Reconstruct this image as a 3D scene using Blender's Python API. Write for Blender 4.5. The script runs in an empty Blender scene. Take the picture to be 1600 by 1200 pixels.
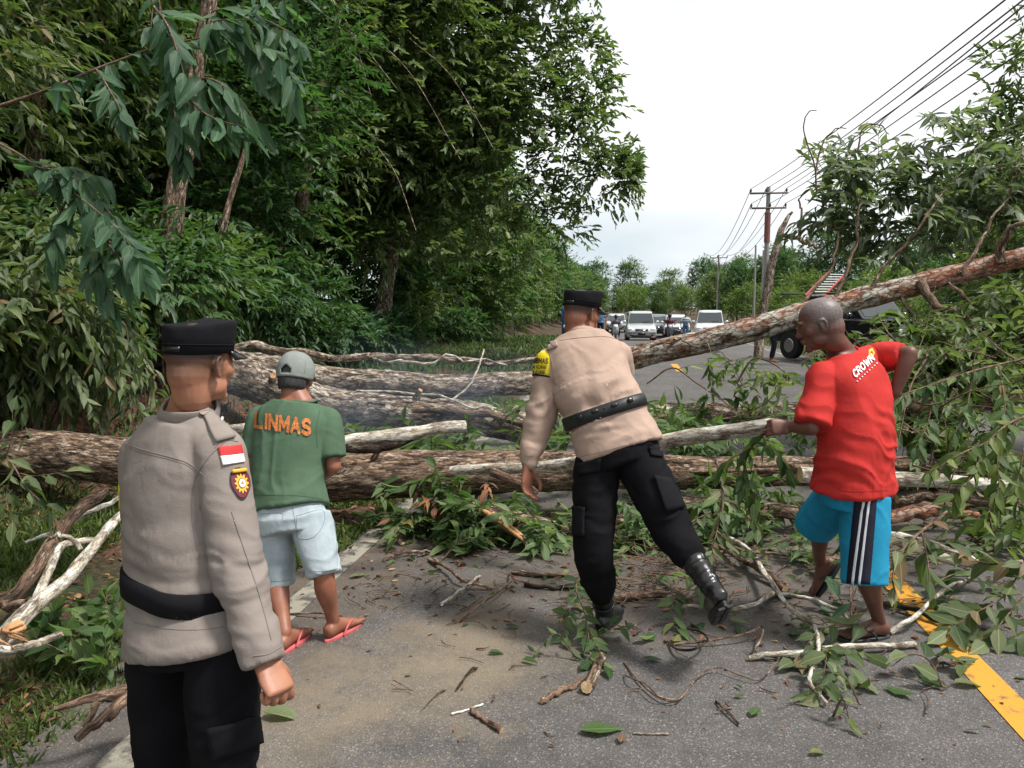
import bpy, bmesh, math, random, time
import numpy as np
from mathutils import Vector, Matrix
from mathutils.bvhtree import BVHTree
from mathutils.geometry import tessellate_polygon
T0 = time.time()
random.seed(7)
RNG = np.random.default_rng(7)
R_ = math.radians
SC = bpy.context.scene
COL = SC.collection

# ------------------------------------------------------------------ camera
CAM_P = np.array([0.0, 0.0, 1.6])
YAW, PITCH = R_(-8.72), R_(5.71)
cd = bpy.data.cameras.new('camera'); cam = bpy.data.objects.new('camera', cd); COL.objects.link(cam)
cd.lens = 27.0; cd.sensor_width = 36.0; cd.clip_start = 0.05; cd.clip_end = 3000
CF = np.array([math.sin(YAW) * math.cos(PITCH), math.cos(YAW) * math.cos(PITCH), -math.sin(PITCH)])
CR = np.array([math.cos(YAW), -math.sin(YAW), 0.0])
CU = np.cross(CR, CF)
m = Matrix.Identity(4)
for i in range(3):
    m[i][0] = CR[i]; m[i][1] = CU[i]; m[i][2] = -CF[i]; m[i][3] = CAM_P[i]
cam.matrix_world = m
SC.camera = cam

# ------------------------------------------------------------------ world + sun
SUN_EL, SUN_AZ = R_(60), R_(100)          # azimuth clockwise from +Y
w = bpy.data.worlds.new('World'); SC.world = w; w.use_nodes = True
nt = w.node_tree; nt.nodes.clear()
def N(t, ty, **k):
    n = t.nodes.new(ty)
    for a, b in k.items(): setattr(n, a, b)
    return n
out = N(nt, 'ShaderNodeOutputWorld'); bg = N(nt, 'ShaderNodeBackground')
sky = N(nt, 'ShaderNodeTexSky', sky_type='NISHITA', sun_disc=False)
sky.sun_elevation = SUN_EL; sky.sun_rotation = SUN_AZ
sky.air_density = 1.0; sky.dust_density = 1.5; sky.ozone_density = 1.0
tc = N(nt, 'ShaderNodeTexCoord')
mp = N(nt, 'ShaderNodeMapping'); mp.inputs['Scale'].default_value = (1, 1, 2.6)
nz = N(nt, 'ShaderNodeTexNoise'); nz.inputs['Scale'].default_value = 2.3; nz.inputs['Detail'].default_value = 7; nz.inputs['Roughness'].default_value = .55
rp = N(nt, 'ShaderNodeValToRGB'); rp.color_ramp.elements[0].position = .30; rp.color_ramp.elements[1].position = .60
rp.color_ramp.elements[0].color = (.94, .94, .94, 1); rp.color_ramp.elements[1].color = (1, 1, 1, 1)
mx = N(nt, 'ShaderNodeMixRGB'); mx.inputs[2].default_value = (9.6, 10.0, 10.6, 1)
nz2 = N(nt, 'ShaderNodeTexNoise'); nz2.inputs['Scale'].default_value = 1.3; nz2.inputs['Detail'].default_value = 5
rp2 = N(nt, 'ShaderNodeValToRGB'); rp2.color_ramp.elements[0].position = .45; rp2.color_ramp.elements[1].position = .70
rp2.color_ramp.elements[0].color = (3.5, 4.5, 5.1, 1); rp2.color_ramp.elements[1].color = (7.4, 7.5, 7.6, 1)
bg.inputs['Strength'].default_value = .09
L = nt.links.new
L(tc.outputs['Generated'], mp.inputs[0]); L(mp.outputs[0], nz.inputs['Vector']); L(mp.outputs[0], nz2.inputs['Vector'])
L(nz.outputs['Fac'], rp.inputs[0]); L(rp.outputs[0], mx.inputs[0]); L(sky.outputs[0], mx.inputs[1])
sz = N(nt, 'ShaderNodeSeparateXYZ'); L(tc.outputs['Generated'], sz.inputs[0]); me_ = N(nt, 'ShaderNodeMath', operation='MULTIPLY_ADD'); me_.inputs[1].default_value = .40; L(sz.outputs[2], me_.inputs[0]); L(nz2.outputs['Fac'], me_.inputs[2]); L(me_.outputs[0], rp2.inputs[0]); L(rp2.outputs[0], mx.inputs[2])
L(mx.outputs[0], bg.inputs[0]); L(bg.outputs[0], out.inputs[0])
sl = bpy.data.lights.new('sun', 'SUN'); sl.energy = 3.1; sl.angle = R_(10); sl.color = (1, .96, .9)
so = bpy.data.objects.new('sun', sl); COL.objects.link(so)
sd = Vector((math.sin(SUN_AZ) * math.cos(SUN_EL), math.cos(SUN_AZ) * math.cos(SUN_EL), math.sin(SUN_EL)))
so.rotation_euler = sd.to_track_quat('Z', 'Y').to_euler(); so.location = (0, 0, 40)
SC.view_settings.view_transform = 'Standard'; SC.view_settings.look = 'None'
SC.view_settings.gamma = 1; SC.view_settings.exposure = 0.75; SC.view_settings.use_curve_mapping = False
SC.render.engine = 'CYCLES'
SC.cycles.max_bounces = 6; SC.cycles.diffuse_bounces = 3; SC.cycles.glossy_bounces = 2
SC.cycles.transmission_bounces = 4; SC.cycles.transparent_max_bounces = 6; SC.cycles.volume_bounces = 0

# ------------------------------------------------------------------ small maths
def P(u, v, z):
    """point of the place seen in direction (u, v) at depth z metres"""
    return CAM_P + z * (CF + (u - 800) / 1200 * CR - (v - 600) / 1200 * CU)
def G(u, v, h=0.0):
    d = CF + (u - 800) / 1200 * CR - (v - 600) / 1200 * CU
    t = (h - CAM_P[2]) / d[2]
    return CAM_P + t * d
def unit(a):
    a = np.asarray(a, float); return a / (np.linalg.norm(a, axis=-1, keepdims=True) + 1e-9)
def hash3(i, j, k, s=0):
    n = (i * 73856093) ^ (j * 19349663) ^ (k * 83492791) ^ (s * 2654435)
    n = (n ^ (n >> 13)) * 1274126177 & 0x7fffffff
    n = (n ^ (n >> 16)) & 0xffff
    return n / 65535.0
def vnoise(p, s=0):
    p = np.asarray(p, float); i = np.floor(p).astype(np.int64); f = p - i; f = f * f * (3 - 2 * f)
    r = 0
    for a in (0, 1):
        for b in (0, 1):
            for c in (0, 1):
                wgt = (f[..., 0] if a else 1 - f[..., 0]) * (f[..., 1] if b else 1 - f[..., 1]) * (f[..., 2] if c else 1 - f[..., 2])
                r = r + wgt * hash3(i[..., 0] + a, i[..., 1] + b, i[..., 2] + c, s)
    return r
def fbm(p, o=3, s=0):
    r = 0; a = .5; p = np.asarray(p, float)
    for k in range(o):
        r = r + a * vnoise(p * 2 ** k + 17.3 * k, s + k); a *= .5
    return r / (1 - .5 ** o)
def cr(pts, n):
    """Catmull-Rom resample of rows of pts to n samples"""
    pts = np.asarray(pts, float); m_ = len(pts)
    if m_ < 2: return pts
    q = np.vstack([2 * pts[0] - pts[1], pts, 2 * pts[-1] - pts[-2]])
    t = np.linspace(0, m_ - 1 - 1e-6, n); i = t.astype(int); f = (t - i)[:, None]
    a, b, c, d = q[i], q[i + 1], q[i + 2], q[i + 3]
    return .5 * ((2 * b) + (c - a) * f + (2 * a - 5 * b + 4 * c - d) * f ** 2 + (3 * b - a - 3 * c + d) * f ** 3)

# ------------------------------------------------------------------ geometry collector
class Geo:
    def __init__(s): s.V = []; s.T = []; s.Q = []; s.n = 0; s.R = []; s.C = []; s.MT = []; s.MQ = []
    def add(s, V, tris=None, quads=None, rnd=0.5, tco=None, mi=0):
        V = np.asarray(V, float).reshape(-1, 3); s.V.append(V)
        s.R.append(np.broadcast_to(np.asarray(rnd, float), (len(V),)))
        s.C.append(V if tco is None else tco)
        if tris is not None and len(tris): t = np.asarray(tris, np.int64).reshape(-1, 3) + s.n; s.T.append(t); s.MT.append(np.full(len(t), mi))
        if quads is not None and len(quads): t = np.asarray(quads, np.int64).reshape(-1, 4) + s.n; s.Q.append(t); s.MQ.append(np.full(len(t), mi))
        s.n += len(V); return s
    def mesh(s, name, mats, off=None, smooth=True):
        V = np.vstack(s.V)
        if off is not None: V = V - np.asarray(off, float)
        T = np.vstack(s.T) if s.T else np.zeros((0, 3), np.int64); Q = np.vstack(s.Q) if s.Q else np.zeros((0, 4), np.int64)
        me = bpy.data.meshes.new(name)
        me.vertices.add(len(V)); me.vertices.foreach_set('co', V.astype(np.float32).ravel())
        li = np.concatenate([T.ravel(), Q.ravel()]).astype(np.int32)
        me.loops.add(len(li)); me.loops.foreach_set('vertex_index', li)
        nt_, nq = len(T), len(Q)
        me.polygons.add(nt_ + nq)
        st = np.concatenate([np.arange(nt_) * 3, nt_ * 3 + np.arange(nq) * 4]).astype(np.int32)
        me.polygons.foreach_set('loop_start', st)
        mi = np.concatenate([np.concatenate(s.MT) if s.MT else [], np.concatenate(s.MQ) if s.MQ else []]).astype(np.int32)
        me.polygons.foreach_set('material_index', mi)
        me.polygons.foreach_set('use_smooth', np.full(nt_ + nq, smooth, bool))
        a = me.attributes.new('rnd', 'FLOAT', 'POINT'); a.data.foreach_set('value', np.concatenate(s.R).astype(np.float32))
        a = me.attributes.new('tco', 'FLOAT_VECTOR', 'POINT'); a.data.foreach_set('vector', np.vstack(s.C).astype(np.float32).ravel())
        me.update(calc_edges=True); me.validate()
        for m_ in (mats if isinstance(mats, (list, tuple)) else [mats]): me.materials.append(m_)
        return me
    def obj(s, name, mats, parent=None, smooth=True, local=False, **tags):
        off = None
        if parent is not None and not local: off = np.array(parent.location)
        o = bpy.data.objects.new(name, s.mesh(name, mats, off, smooth)); COL.objects.link(o)
        if parent is not None: o.parent = parent
        for k, v in tags.items(): o[k] = v
        return o
def thing(name, label, cat, loc=(0, 0, 0), group=None, rz=0):
    o = bpy.data.objects.new(name, None); COL.objects.link(o); o.location = [float(c) for c in loc]; o.rotation_euler.z = rz
    o.empty_display_size = .1
    o['label'] = label; o['category'] = cat
    if group: o['group'] = group
    return o
def tag(o, label, cat, group=None, kind=None):
    o['label'] = label; o['category'] = cat
    if group: o['group'] = group
    if kind: o['kind'] = kind
    return o
def link_copy(src, loc=None, rz=0, sc=1.0, label=None):
    """a thing and copies of its parts and sub-parts"""
    r = src.copy(); COL.objects.link(r)
    if loc is not None: r.location = [float(c) for c in loc]
    r.rotation_euler.z = rz; r.scale = (sc, sc, sc) if not hasattr(sc, '__len__') else sc
    if label: r['label'] = label
    for ch in list(src.children):
        c = ch.copy(); COL.objects.link(c); c.parent = r
        for g in list(ch.children):
            d = g.copy(); COL.objects.link(d); d.parent = c
    return r

def frames(pts):
    pts = np.asarray(pts, float); t = unit(np.gradient(pts, axis=0))
    a = np.array([0, 0, 1.]) if abs(t[0][2]) < .9 else np.array([1., 0, 0])
    u = unit(np.cross(t[0], a)); U = [u]
    for k in range(1, len(pts)):
        u = U[-1] - t[k] * np.dot(U[-1], t[k]); U.append(unit(u))
    U = np.array(U); return t, U, np.cross(t, U)
def tube(g, pts, rad, n=10, noise=0, nfreq=6, mi=0, rnd=.5, caps=True, seed=0, endmi=None):
    """round tube along a polyline; the 'tco' attribute runs round and along it"""
    pts = np.asarray(pts, float); k = len(pts); rad = np.broadcast_to(np.asarray(rad, float), (k,))
    t, U, W = frames(pts)
    th = np.linspace(0, 2 * np.pi, n, endpoint=False)
    c, s_ = np.cos(th), np.sin(th)
    ln = np.concatenate([[0], np.cumsum(np.linalg.norm(np.diff(pts, axis=0), axis=1))])
    rr = rad[:, None] * np.ones(n)
    tco = np.stack([rr * c, rr * s_, ln[:, None] * np.ones(n)], -1) + seed * 3.7
    if noise:
        rr = rr * (1 + noise * (fbm(tco * nfreq, 3, 5) * 2 - 1) * 2)
    V = pts[:, None] + rr[..., None] * (c[None, :, None] * U[:, None] + s_[None, :, None] * W[:, None])
    i = np.arange(k - 1)[:, None] * n; j = np.arange(n); j2 = (j + 1) % n
    q = np.stack([i + j, i + j2, i + n + j2, i + n + j], -1).reshape(-1, 4)
    g.add(V.reshape(-1, 3), quads=q, tco=tco.reshape(-1, 3), mi=mi, rnd=rnd)
    if caps:
        for e, ring, sgn in ((0, 0, 1), (k - 1, (k - 1) * n, -1)):
            VV = np.vstack([V[e], pts[e][None]]); tt = [[x, n, (x + 1) % n][::sgn] for x in range(n)]
            g.add(VV, tris=tt, tco=np.vstack([tco[e], [tco[e].mean(0)]]), mi=mi if endmi is None else endmi, rnd=rnd)
    return g

# ------------------------------------------------------------------ closed solids for bodies and clothes
def loft(g, secs, n=28, res=None, ex=2.2, dome=0.0):
    """secs rows: centre(3), right half-axis(3), front half-axis(3)"""
    S = np.asarray([np.concatenate([np.asarray(x, float).ravel() for x in s]) for s in secs])
    if res: S = cr(S, res)
    th = np.linspace(0, 2 * np.pi, n, endpoint=False)
    c = np.sign(np.cos(th)) * abs(np.cos(th)) ** (2 / ex); s_ = np.sign(np.sin(th)) * abs(np.sin(th)) ** (2 / ex)
    C0, A, B = S[:, 0:3], S[:, 3:6], S[:, 6:9]
    rows = [C0[i] + c[:, None] * A[i] + s_[:, None] * B[i] for i in range(len(S))]
    if dome:
        def capr(e, d):
            cen, A_, B_ = C0[e], A[e], B[e]; o = []
            nrm = unit(C0[e] - C0[e + d]) * dome * (np.linalg.norm(A_) + np.linalg.norm(B_)) / 2
            for a in (.35, .7, .92):
                f = math.sqrt(1 - a * a); o.append(cen + nrm * a + f * (c[:, None] * A_ + s_[:, None] * B_))
            return o
        rows = capr(0, 1)[::-1] + rows + capr(len(S) - 1, -1)
    V = np.array(rows); k = len(rows)
    i = np.arange(k - 1)[:, None] * n; j = np.arange(n); j2 = (j + 1) % n
    q = np.stack([i + j, i + j2, i + n + j2, i + n + j], -1).reshape(-1, 4)
    nn = V.reshape(-1, 3); b = len(nn)
    nn = np.vstack([nn, V[0].mean(0), V[-1].mean(0)])
    t1 = [[(x + 1) % n, x, b] for x in range(n)]; t2 = [[(k - 1) * n + x, (k - 1) * n + (x + 1) % n, b + 1] for x in range(n)]
    g.add(nn, tris=t1 + t2, quads=q); return g
def limb(g, pts, rad, n=16, res=None, flat=None, fl=1.0):
    """round tapered limb with domed ends; flat=(axis) squashes by fl"""
    D = np.column_stack([np.asarray(pts, float), np.asarray(rad, float)])
    D = cr(D, res or max(6, 4 * len(pts)))
    p, r = D[:, :3], D[:, 3]
    t, U, W = frames(p)
    rows = []
    th = np.linspace(0, 2 * np.pi, n, endpoint=False)
    def ring(c_, r_, k):
        v = r_ * (np.cos(th)[:, None] * U[k] + np.sin(th)[:, None] * W[k])
        if flat is not None:
            a = unit(flat); v = v - (1 - fl) * (v @ a)[:, None] * a
        return c_ + v
    for a in (.95, .75, .4): rows.append(ring(p[0] - t[0] * r[0] * a, r[0] * math.sqrt(1 - a * a), 0))
    for k in range(len(p)): rows.append(ring(p[k], r[k], k))
    for a in (.4, .75, .95): rows.append(ring(p[-1] + t[-1] * r[-1] * a, r[-1] * math.sqrt(1 - a * a), -1))
    V = np.array(rows); k = len(rows)
    i = np.arange(k - 1)[:, None] * n; j = np.arange(n); j2 = (j + 1) % n
    q = np.stack([i + j, i + j2, i + n + j2, i + n + j], -1).reshape(-1, 4)
    nn = V.reshape(-1, 3); b = len(nn); nn = np.vstack([nn, V[0].mean(0), V[-1].mean(0)])
    t1 = [[(x + 1) % n, x, b] for x in range(n)]; t2 = [[(k - 1) * n + x, (k - 1) * n + (x + 1) % n, b + 1] for x in range(n)]
    g.add(nn, tris=t1 + t2, quads=q); return g
def ell(g, c, ax, M=None, n=14, m_=9):
    """ellipsoid, ax radii along the columns of M"""
    M = np.eye(3) if M is None else M
    th = np.linspace(0, 2 * np.pi, n, endpoint=False); ph = np.linspace(0, np.pi, m_ + 2)[1:-1]
    rows = [np.column_stack([np.cos(th) * np.sin(a), np.sin(th) * np.sin(a), np.full(n, np.cos(a))]) for a in ph]
    V = np.vstack(rows + [[[0, 0, 1]], [[0, 0, -1]]]) * np.asarray(ax); V = V @ M.T + np.asarray(c)
    k = len(ph); i = np.arange(k - 1)[:, None] * n; j = np.arange(n); j2 = (j + 1) % n
    q = np.stack([i + j, i + n + j, i + n + j2, i + j2], -1).reshape(-1, 4); b = n * k
    t1 = [[x, (x + 1) % n, b] for x in range(n)]; t2 = [[(k - 1) * n + (x + 1) % n, (k - 1) * n + x, b + 1] for x in range(n)]
    g.add(V, tris=t1 + t2, quads=q); return g
def fuse(g, voxel, smooth=2, dec=None):
    """one continuous surface from overlapping solids -> (verts, tris)"""
    me = g.mesh('tmp', []); o = bpy.data.objects.new('tmp', me); COL.objects.link(o)
    r = o.modifiers.new('r', 'REMESH'); r.mode = 'VOXEL'; r.voxel_size = voxel
    if smooth:
        s = o.modifiers.new('s', 'SMOOTH'); s.iterations = smooth; s.factor = .6
    if dec:
        d = o.modifiers.new('d', 'DECIMATE'); d.ratio = dec
    dg = bpy.context.evaluated_depsgraph_get(); ev = o.evaluated_get(dg); e = ev.to_mesh()
    e.calc_loop_triangles()
    V = np.zeros(len(e.vertices) * 3, np.float32); e.vertices.foreach_get('co', V)
    Nn = np.zeros(len(e.vertices) * 3, np.float32); e.vertices.foreach_get('normal', Nn)
    T = np.zeros(len(e.loop_triangles) * 3, np.int32); e.loop_triangles.foreach_get('vertices', T)
    ev.to_mesh_clear(); bpy.data.objects.remove(o); bpy.data.meshes.remove(me)
    return V.reshape(-1, 3).astype(float), T.reshape(-1, 3), Nn.reshape(-1, 3).astype(float)
def bvh_of(V, T): return BVHTree.FromPolygons([Vector(v) for v in V], [tuple(int(x) for x in t) for t in T])

# ------------------------------------------------------------------ materials
def mat(name, col=(.5, .5, .5), rough=.6, spec=.5, metal=0, var=0, vscale=8, vcol=None, bump=0, bscale=60, bdist=.002, coat=0, emit=0, sheen=0, stretch=None):
    m_ = bpy.data.materials.new(name); m_.use_nodes = True; t = m_.node_tree; b = t.nodes['Principled BSDF']
    b.inputs['Base Color'].default_value = (*col, 1); b.inputs['Roughness'].default_value = rough
    b.inputs['Specular IOR Level'].default_value = spec; b.inputs['Metallic'].default_value = metal
    b.inputs['Coat Weight'].default_value = coat
    if sheen: b.inputs['Sheen Weight'].default_value = sheen
    tcn = N(t, 'ShaderNodeTexCoord'); src = tcn.outputs['Object']
    if stretch:
        mpn = N(t, 'ShaderNodeMapping'); mpn.inputs['Scale'].default_value = stretch; t.links.new(src, mpn.inputs[0]); src = mpn.outputs[0]
    if var:
        n = N(t, 'ShaderNodeTexNoise'); n.inputs['Scale'].default_value = vscale; n.inputs['Detail'].default_value = 5
        t.links.new(src, n.inputs['Vector'])
        r = N(t, 'ShaderNodeValToRGB'); r.color_ramp.elements[0].position = .3; r.color_ramp.elements[1].position = .7
        v2 = vcol or tuple(min(1, c * (1 + var)) for c in col)
        r.color_ramp.elements[0].color = (*[c * (1 - var) for c in col], 1); r.color_ramp.elements[1].color = (*v2, 1)
        t.links.new(n.outputs['Fac'], r.inputs[0]); t.links.new(r.outputs[0], b.inputs['Base Color'])
    if bump:
        n = N(t, 'ShaderNodeTexNoise'); n.inputs['Scale'].default_value = bscale; n.inputs['Detail'].default_value = 4
        t.links.new(src, n.inputs['Vector'])
        bn = N(t, 'ShaderNodeBump'); bn.inputs['Strength'].default_value = bump; bn.inputs['Distance'].default_value = bdist
        t.links.new(n.outputs['Fac'], bn.inputs['Height']); t.links.new(bn.outputs[0], b.inputs['Normal'])
    if emit:
        b.inputs['Emission Color'].default_value = (*col, 1); b.inputs['Emission Strength'].default_value = emit
    return m_
def attr_ramp(t, stops, name='rnd'):
    a = N(t, 'ShaderNodeAttribute', attribute_name=name)
    r = N(t, 'ShaderNodeValToRGB'); e = r.color_ramp.elements
    while len(e) < len(stops): e.new(.5)
    for k, (p_, c) in enumerate(stops): e[k].position = p_; e[k].color = (*c, 1)
    t.links.new(a.outputs['Fac'], r.inputs[0]); return r
def leaf_mat(name, stops, rough=.45, trans=.35, spec=.5, objvar=False):
    m_ = bpy.data.materials.new(name); m_.use_nodes = True; t = m_.node_tree; b = t.nodes['Principled BSDF']; o = t.nodes['Material Output']
    r = attr_ramp(t, stops); col = r.outputs[0]
    if objvar:
        oi = N(t, 'ShaderNodeObjectInfo'); t.links.new(oi.outputs['Random'], r.inputs[0])
    n = N(t, 'ShaderNodeTexNoise'); n.inputs['Scale'].default_value = 35; tcn = N(t, 'ShaderNodeTexCoord'); t.links.new(tcn.outputs['Object'], n.inputs['Vector'])
    av = N(t, 'ShaderNodeAttribute', attribute_name='tco'); sx = N(t, 'ShaderNodeSeparateXYZ'); t.links.new(av.outputs['Vector'], sx.inputs[0])
    ab = N(t, 'ShaderNodeMath', operation='ABSOLUTE'); t.links.new(sx.outputs[0], ab.inputs[0])
    rb = N(t, 'ShaderNodeMapRange'); rb.inputs[1].default_value = .015; rb.inputs[2].default_value = .05; rb.inputs[3].default_value = 1.7; rb.inputs[4].default_value = 1.0; t.links.new(ab.outputs[0], rb.inputs[0])
    ma = N(t, 'ShaderNodeMath', operation='MULTIPLY_ADD'); ma.inputs[1].default_value = -.9; t.links.new(ab.outputs[0], ma.inputs[0]); t.links.new(sx.outputs[1], ma.inputs[2])
    mm = N(t, 'ShaderNodeMath', operation='MULTIPLY'); mm.inputs[1].default_value = 62; t.links.new(ma.outputs[0], mm.inputs[0]); si = N(t, 'ShaderNodeMath', operation='SINE'); t.links.new(mm.outputs[0], si.inputs[0])
    vr = N(t, 'ShaderNodeMapRange'); vr.inputs[1].default_value = .55; vr.inputs[2].default_value = 1; vr.inputs[3].default_value = 1; vr.inputs[4].default_value = 1.28; t.links.new(si.outputs[0], vr.inputs[0])
    vm = N(t, 'ShaderNodeMath', operation='MULTIPLY'); t.links.new(rb.outputs[0], vm.inputs[0]); t.links.new(vr.outputs[0], vm.inputs[1])
    cm = N(t, 'ShaderNodeVectorMath', operation='SCALE'); t.links.new(col, cm.inputs[0]); t.links.new(vm.outputs[0], cm.inputs['Scale']); col = cm.outputs[0]
    bv = N(t, 'ShaderNodeBump'); bv.inputs['Strength'].default_value = .35; bv.inputs['Distance'].default_value = .004; t.links.new(vm.outputs[0], bv.inputs['Height']); t.links.new(bv.outputs[0], b.inputs['Normal'])
    hs = N(t, 'ShaderNodeHueSaturation'); mr = N(t, 'ShaderNodeMapRange'); mr.inputs[3].default_value = .7; mr.inputs[4].default_value = 1.3
    t.links.new(n.outputs['Fac'], mr.inputs[0]); t.links.new(mr.outputs[0], hs.inputs['Value']); t.links.new(col, hs.inputs['Color'])
    t.links.new(hs.outputs[0], b.inputs['Base Color']); b.inputs['Roughness'].default_value = rough; b.inputs['Specular IOR Level'].default_value = spec
    tr = N(t, 'ShaderNodeBsdfTranslucent'); mxs = N(t, 'ShaderNodeMixShader'); mxs.inputs[0].default_value = trans
    g2 = N(t, 'ShaderNodeMixRGB', blend_type='MULTIPLY'); g2.inputs[0].default_value = 1; g2.inputs[2].default_value = (1.25, 1.45, .65, 1)
    t.links.new(hs.outputs[0], g2.inputs[1]); t.links.new(g2.outputs[0], tr.inputs['Color'])
    t.links.new(b.outputs[0], mxs.inputs[1]); t.links.new(tr.outputs[0], mxs.inputs[2]); t.links.new(mxs.outputs[0], o.inputs['Surface'])
    return m_
def bark_mat(name, dark, mid, pale, pale_amt=.5, orange=0, scale=14, stretch=.3, bump=.8, dist=.02):
    m_ = bpy.data.materials.new(name); m_.use_nodes = True; t = m_.node_tree; b = t.nodes['Principled BSDF']
    a = N(t, 'ShaderNodeAttribute', attribute_name='tco'); mpn = N(t, 'ShaderNodeMapping'); mpn.inputs['Scale'].default_value = (1, 1, stretch)
    lk = t.links.new; lk(a.outputs['Vector'], mpn.inputs[0])
    n1 = N(t, 'ShaderNodeTexNoise'); n1.inputs['Scale'].default_value = scale * 2.0; n1.inputs['Detail'].default_value = 8; n1.inputs['Roughness'].default_value = .7; lk(mpn.outputs[0], n1.inputs['Vector'])
    vo = N(t, 'ShaderNodeTexVoronoi', feature='DISTANCE_TO_EDGE'); vo.inputs['Scale'].default_value = scale * 2.2
    nd = N(t, 'ShaderNodeMixRGB', blend_type='ADD'); nd.inputs[0].default_value = .08; lk(mpn.outputs[0], nd.inputs[1]); lk(n1.outputs['Color'], nd.inputs[2]); lk(nd.outputs[0], vo.inputs['Vector'])
    r1 = N(t, 'ShaderNodeValToRGB'); e = r1.color_ramp.elements; e[0].position = .43; e[0].color = (*[c * .7 for c in dark], 1); e[1].position = .56; e[1].color = (*mid, 1)
    lk(n1.outputs['Fac'], r1.inputs[0])
    n2 = N(t, 'ShaderNodeTexNoise'); n2.inputs['Scale'].default_value = scale * 1.7; n2.inputs['Detail'].default_value = 10; n2.inputs['Roughness'].default_value = .78; mp2 = N(t, 'ShaderNodeMapping'); mp2.inputs['Scale'].default_value = (1, 1, .32); lk(a.outputs['Vector'], mp2.inputs[0]); lk(mp2.outputs[0], n2.inputs['Vector'])
    r2 = N(t, 'ShaderNodeValToRGB'); e = r2.color_ramp.elements; e[0].position = .655 - .3 * pale_amt; e[0].color = (0, 0, 0, 1); e[1].position = .71 - .3 * pale_amt; e[1].color = (1, 1, 1, 1)
    lk(n2.outputs['Fac'], r2.inputs[0])
    m1 = N(t, 'ShaderNodeMixRGB'); lk(r2.outputs[0], m1.inputs[0]); lk(r1.outputs[0], m1.inputs[1]); m1.inputs[2].default_value = (*pale, 1)
    colr = m1.outputs[0]
    if orange:
        n3 = N(t, 'ShaderNodeTexNoise'); n3.inputs['Scale'].default_value = scale * .25; n3.inputs['Detail'].default_value = 6; lk(a.outputs['Vector'], n3.inputs['Vector'])
        r3 = N(t, 'ShaderNodeValToRGB'); e = r3.color_ramp.elements; e[0].position = .62 - .2 * orange; e[0].color = (0, 0, 0, 1); e[1].position = .68 - .2 * orange; e[1].color = (1, 1, 1, 1)
        lk(n3.outputs['Fac'], r3.inputs[0]); m2 = N(t, 'ShaderNodeMixRGB'); lk(r3.outputs[0], m2.inputs[0]); lk(colr, m2.inputs[1]); m2.inputs[2].default_value = (.34, .11, .05, 1)
        n4 = N(t, 'ShaderNodeMixRGB'); lk(n1.outputs['Fac'], n4.inputs[0]); lk(colr, n4.inputs[1]); lk(m2.outputs[0], n4.inputs[2]); colr = n4.outputs[0]
    m3 = N(t, 'ShaderNodeMixRGB', blend_type='MULTIPLY'); r4 = N(t, 'ShaderNodeValToRGB'); e = r4.color_ramp.elements; e[0].position = 0; e[0].color = (.3, .28, .26, 1); e[1].position = .12; e[1].color = (1, 1, 1, 1)
    lk(vo.outputs['Distance'], r4.inputs[0]); m3.inputs[0].default_value = .9; lk(colr, m3.inputs[1]); lk(r4.outputs[0], m3.inputs[2])
    lk(m3.outputs[0], b.inputs['Base Color']); b.inputs['Roughness'].default_value = .85; b.inputs['Specular IOR Level'].default_value = .25
    ad = N(t, 'ShaderNodeMath', operation='ADD'); mn = N(t, 'ShaderNodeMath', operation='MINIMUM'); mn.inputs[1].default_value = .15; lk(vo.outputs['Distance'], mn.inputs[0])
    ml = N(t, 'ShaderNodeMath', operation='MULTIPLY'); ml.inputs[1].default_value = 3; lk(mn.outputs[0], ml.inputs[0]); lk(ml.outputs[0], ad.inputs[0]); lk(n1.outputs['Fac'], ad.inputs[1])
    bn = N(t, 'ShaderNodeBump'); bn.inputs['Strength'].default_value = bump; bn.inputs['Distance'].default_value = dist; lk(ad.outputs[0], bn.inputs['Height']); lk(bn.outputs[0], b.inputs['Normal'])
    return m_
# ------------------------------------------------------------------ ground, road, markings
def sstep(x, a, b): t = np.clip((x - a) / (b - a), 0, 1); return t * t * (3 - 2 * t)
def dip(y): return -.42 * sstep(y, 36, 47)
def H(x, y):
    """height of the ground beside the road"""
    x = np.asarray(x, float); y = np.asarray(y, float); p = np.stack([x * .5, y * .5, x * 0], -1)
    n = fbm(p, 3, 2) - .5; n2 = fbm(p * 5, 3, 4) - .5
    st = 4.3 + 2.6 * sstep(y, 9, 18)
    bank = 1.35 * sstep(-x, st, st + 2.2) * (1 - .5 * sstep(y, 25, 60)) + .12 * np.clip(-x - st - 2, 0, 12)
    verge = .05 * sstep(-x, 2.3, 3.2) + .10 * sstep(x, 5.9, 8) + .05 * np.clip(x - 8, 0, 20)
    off = sstep(-x, 2.2, 3.5) + sstep(x, 5.7, 7)
    return bank + verge + off * (n * .22 + n2 * .06) + sstep(-x, st - .2, st + 1.5) * (n2 * .35 + n * .3) - .012 + dip(y) + .024 * sstep(-x, 1.80, 1.95) * sstep(y, 3.9, 5.0)
def nonuni(a, b, c, n, k):
    t = np.linspace(-1, 1, n); s = np.sinh(t * k) / math.sinh(k); return np.where(s < 0, c + (c - a) * s, c + (b - c) * s)
xs = np.unique(np.concatenate([nonuni(-420, 420, 0, 90, 4.2), np.arange(-9, -2, .11), np.arange(5.2, 9, .35)])); ys = np.unique(np.concatenate([nonuni(-60, 1100, 6, 110, 4.6), np.arange(1, 12, .12), np.arange(34, 50, .5)]))
X, Y = np.meshgrid(xs, ys); Z = H(X, Y)
dx = sstep(X, 200, 420) * 6 + sstep(-X, 200, 420) * 8; Z = Z + dx
nx, ny = len(xs), len(ys); i = (np.arange(ny - 1)[:, None] * nx + np.arange(nx - 1)).ravel()
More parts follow.
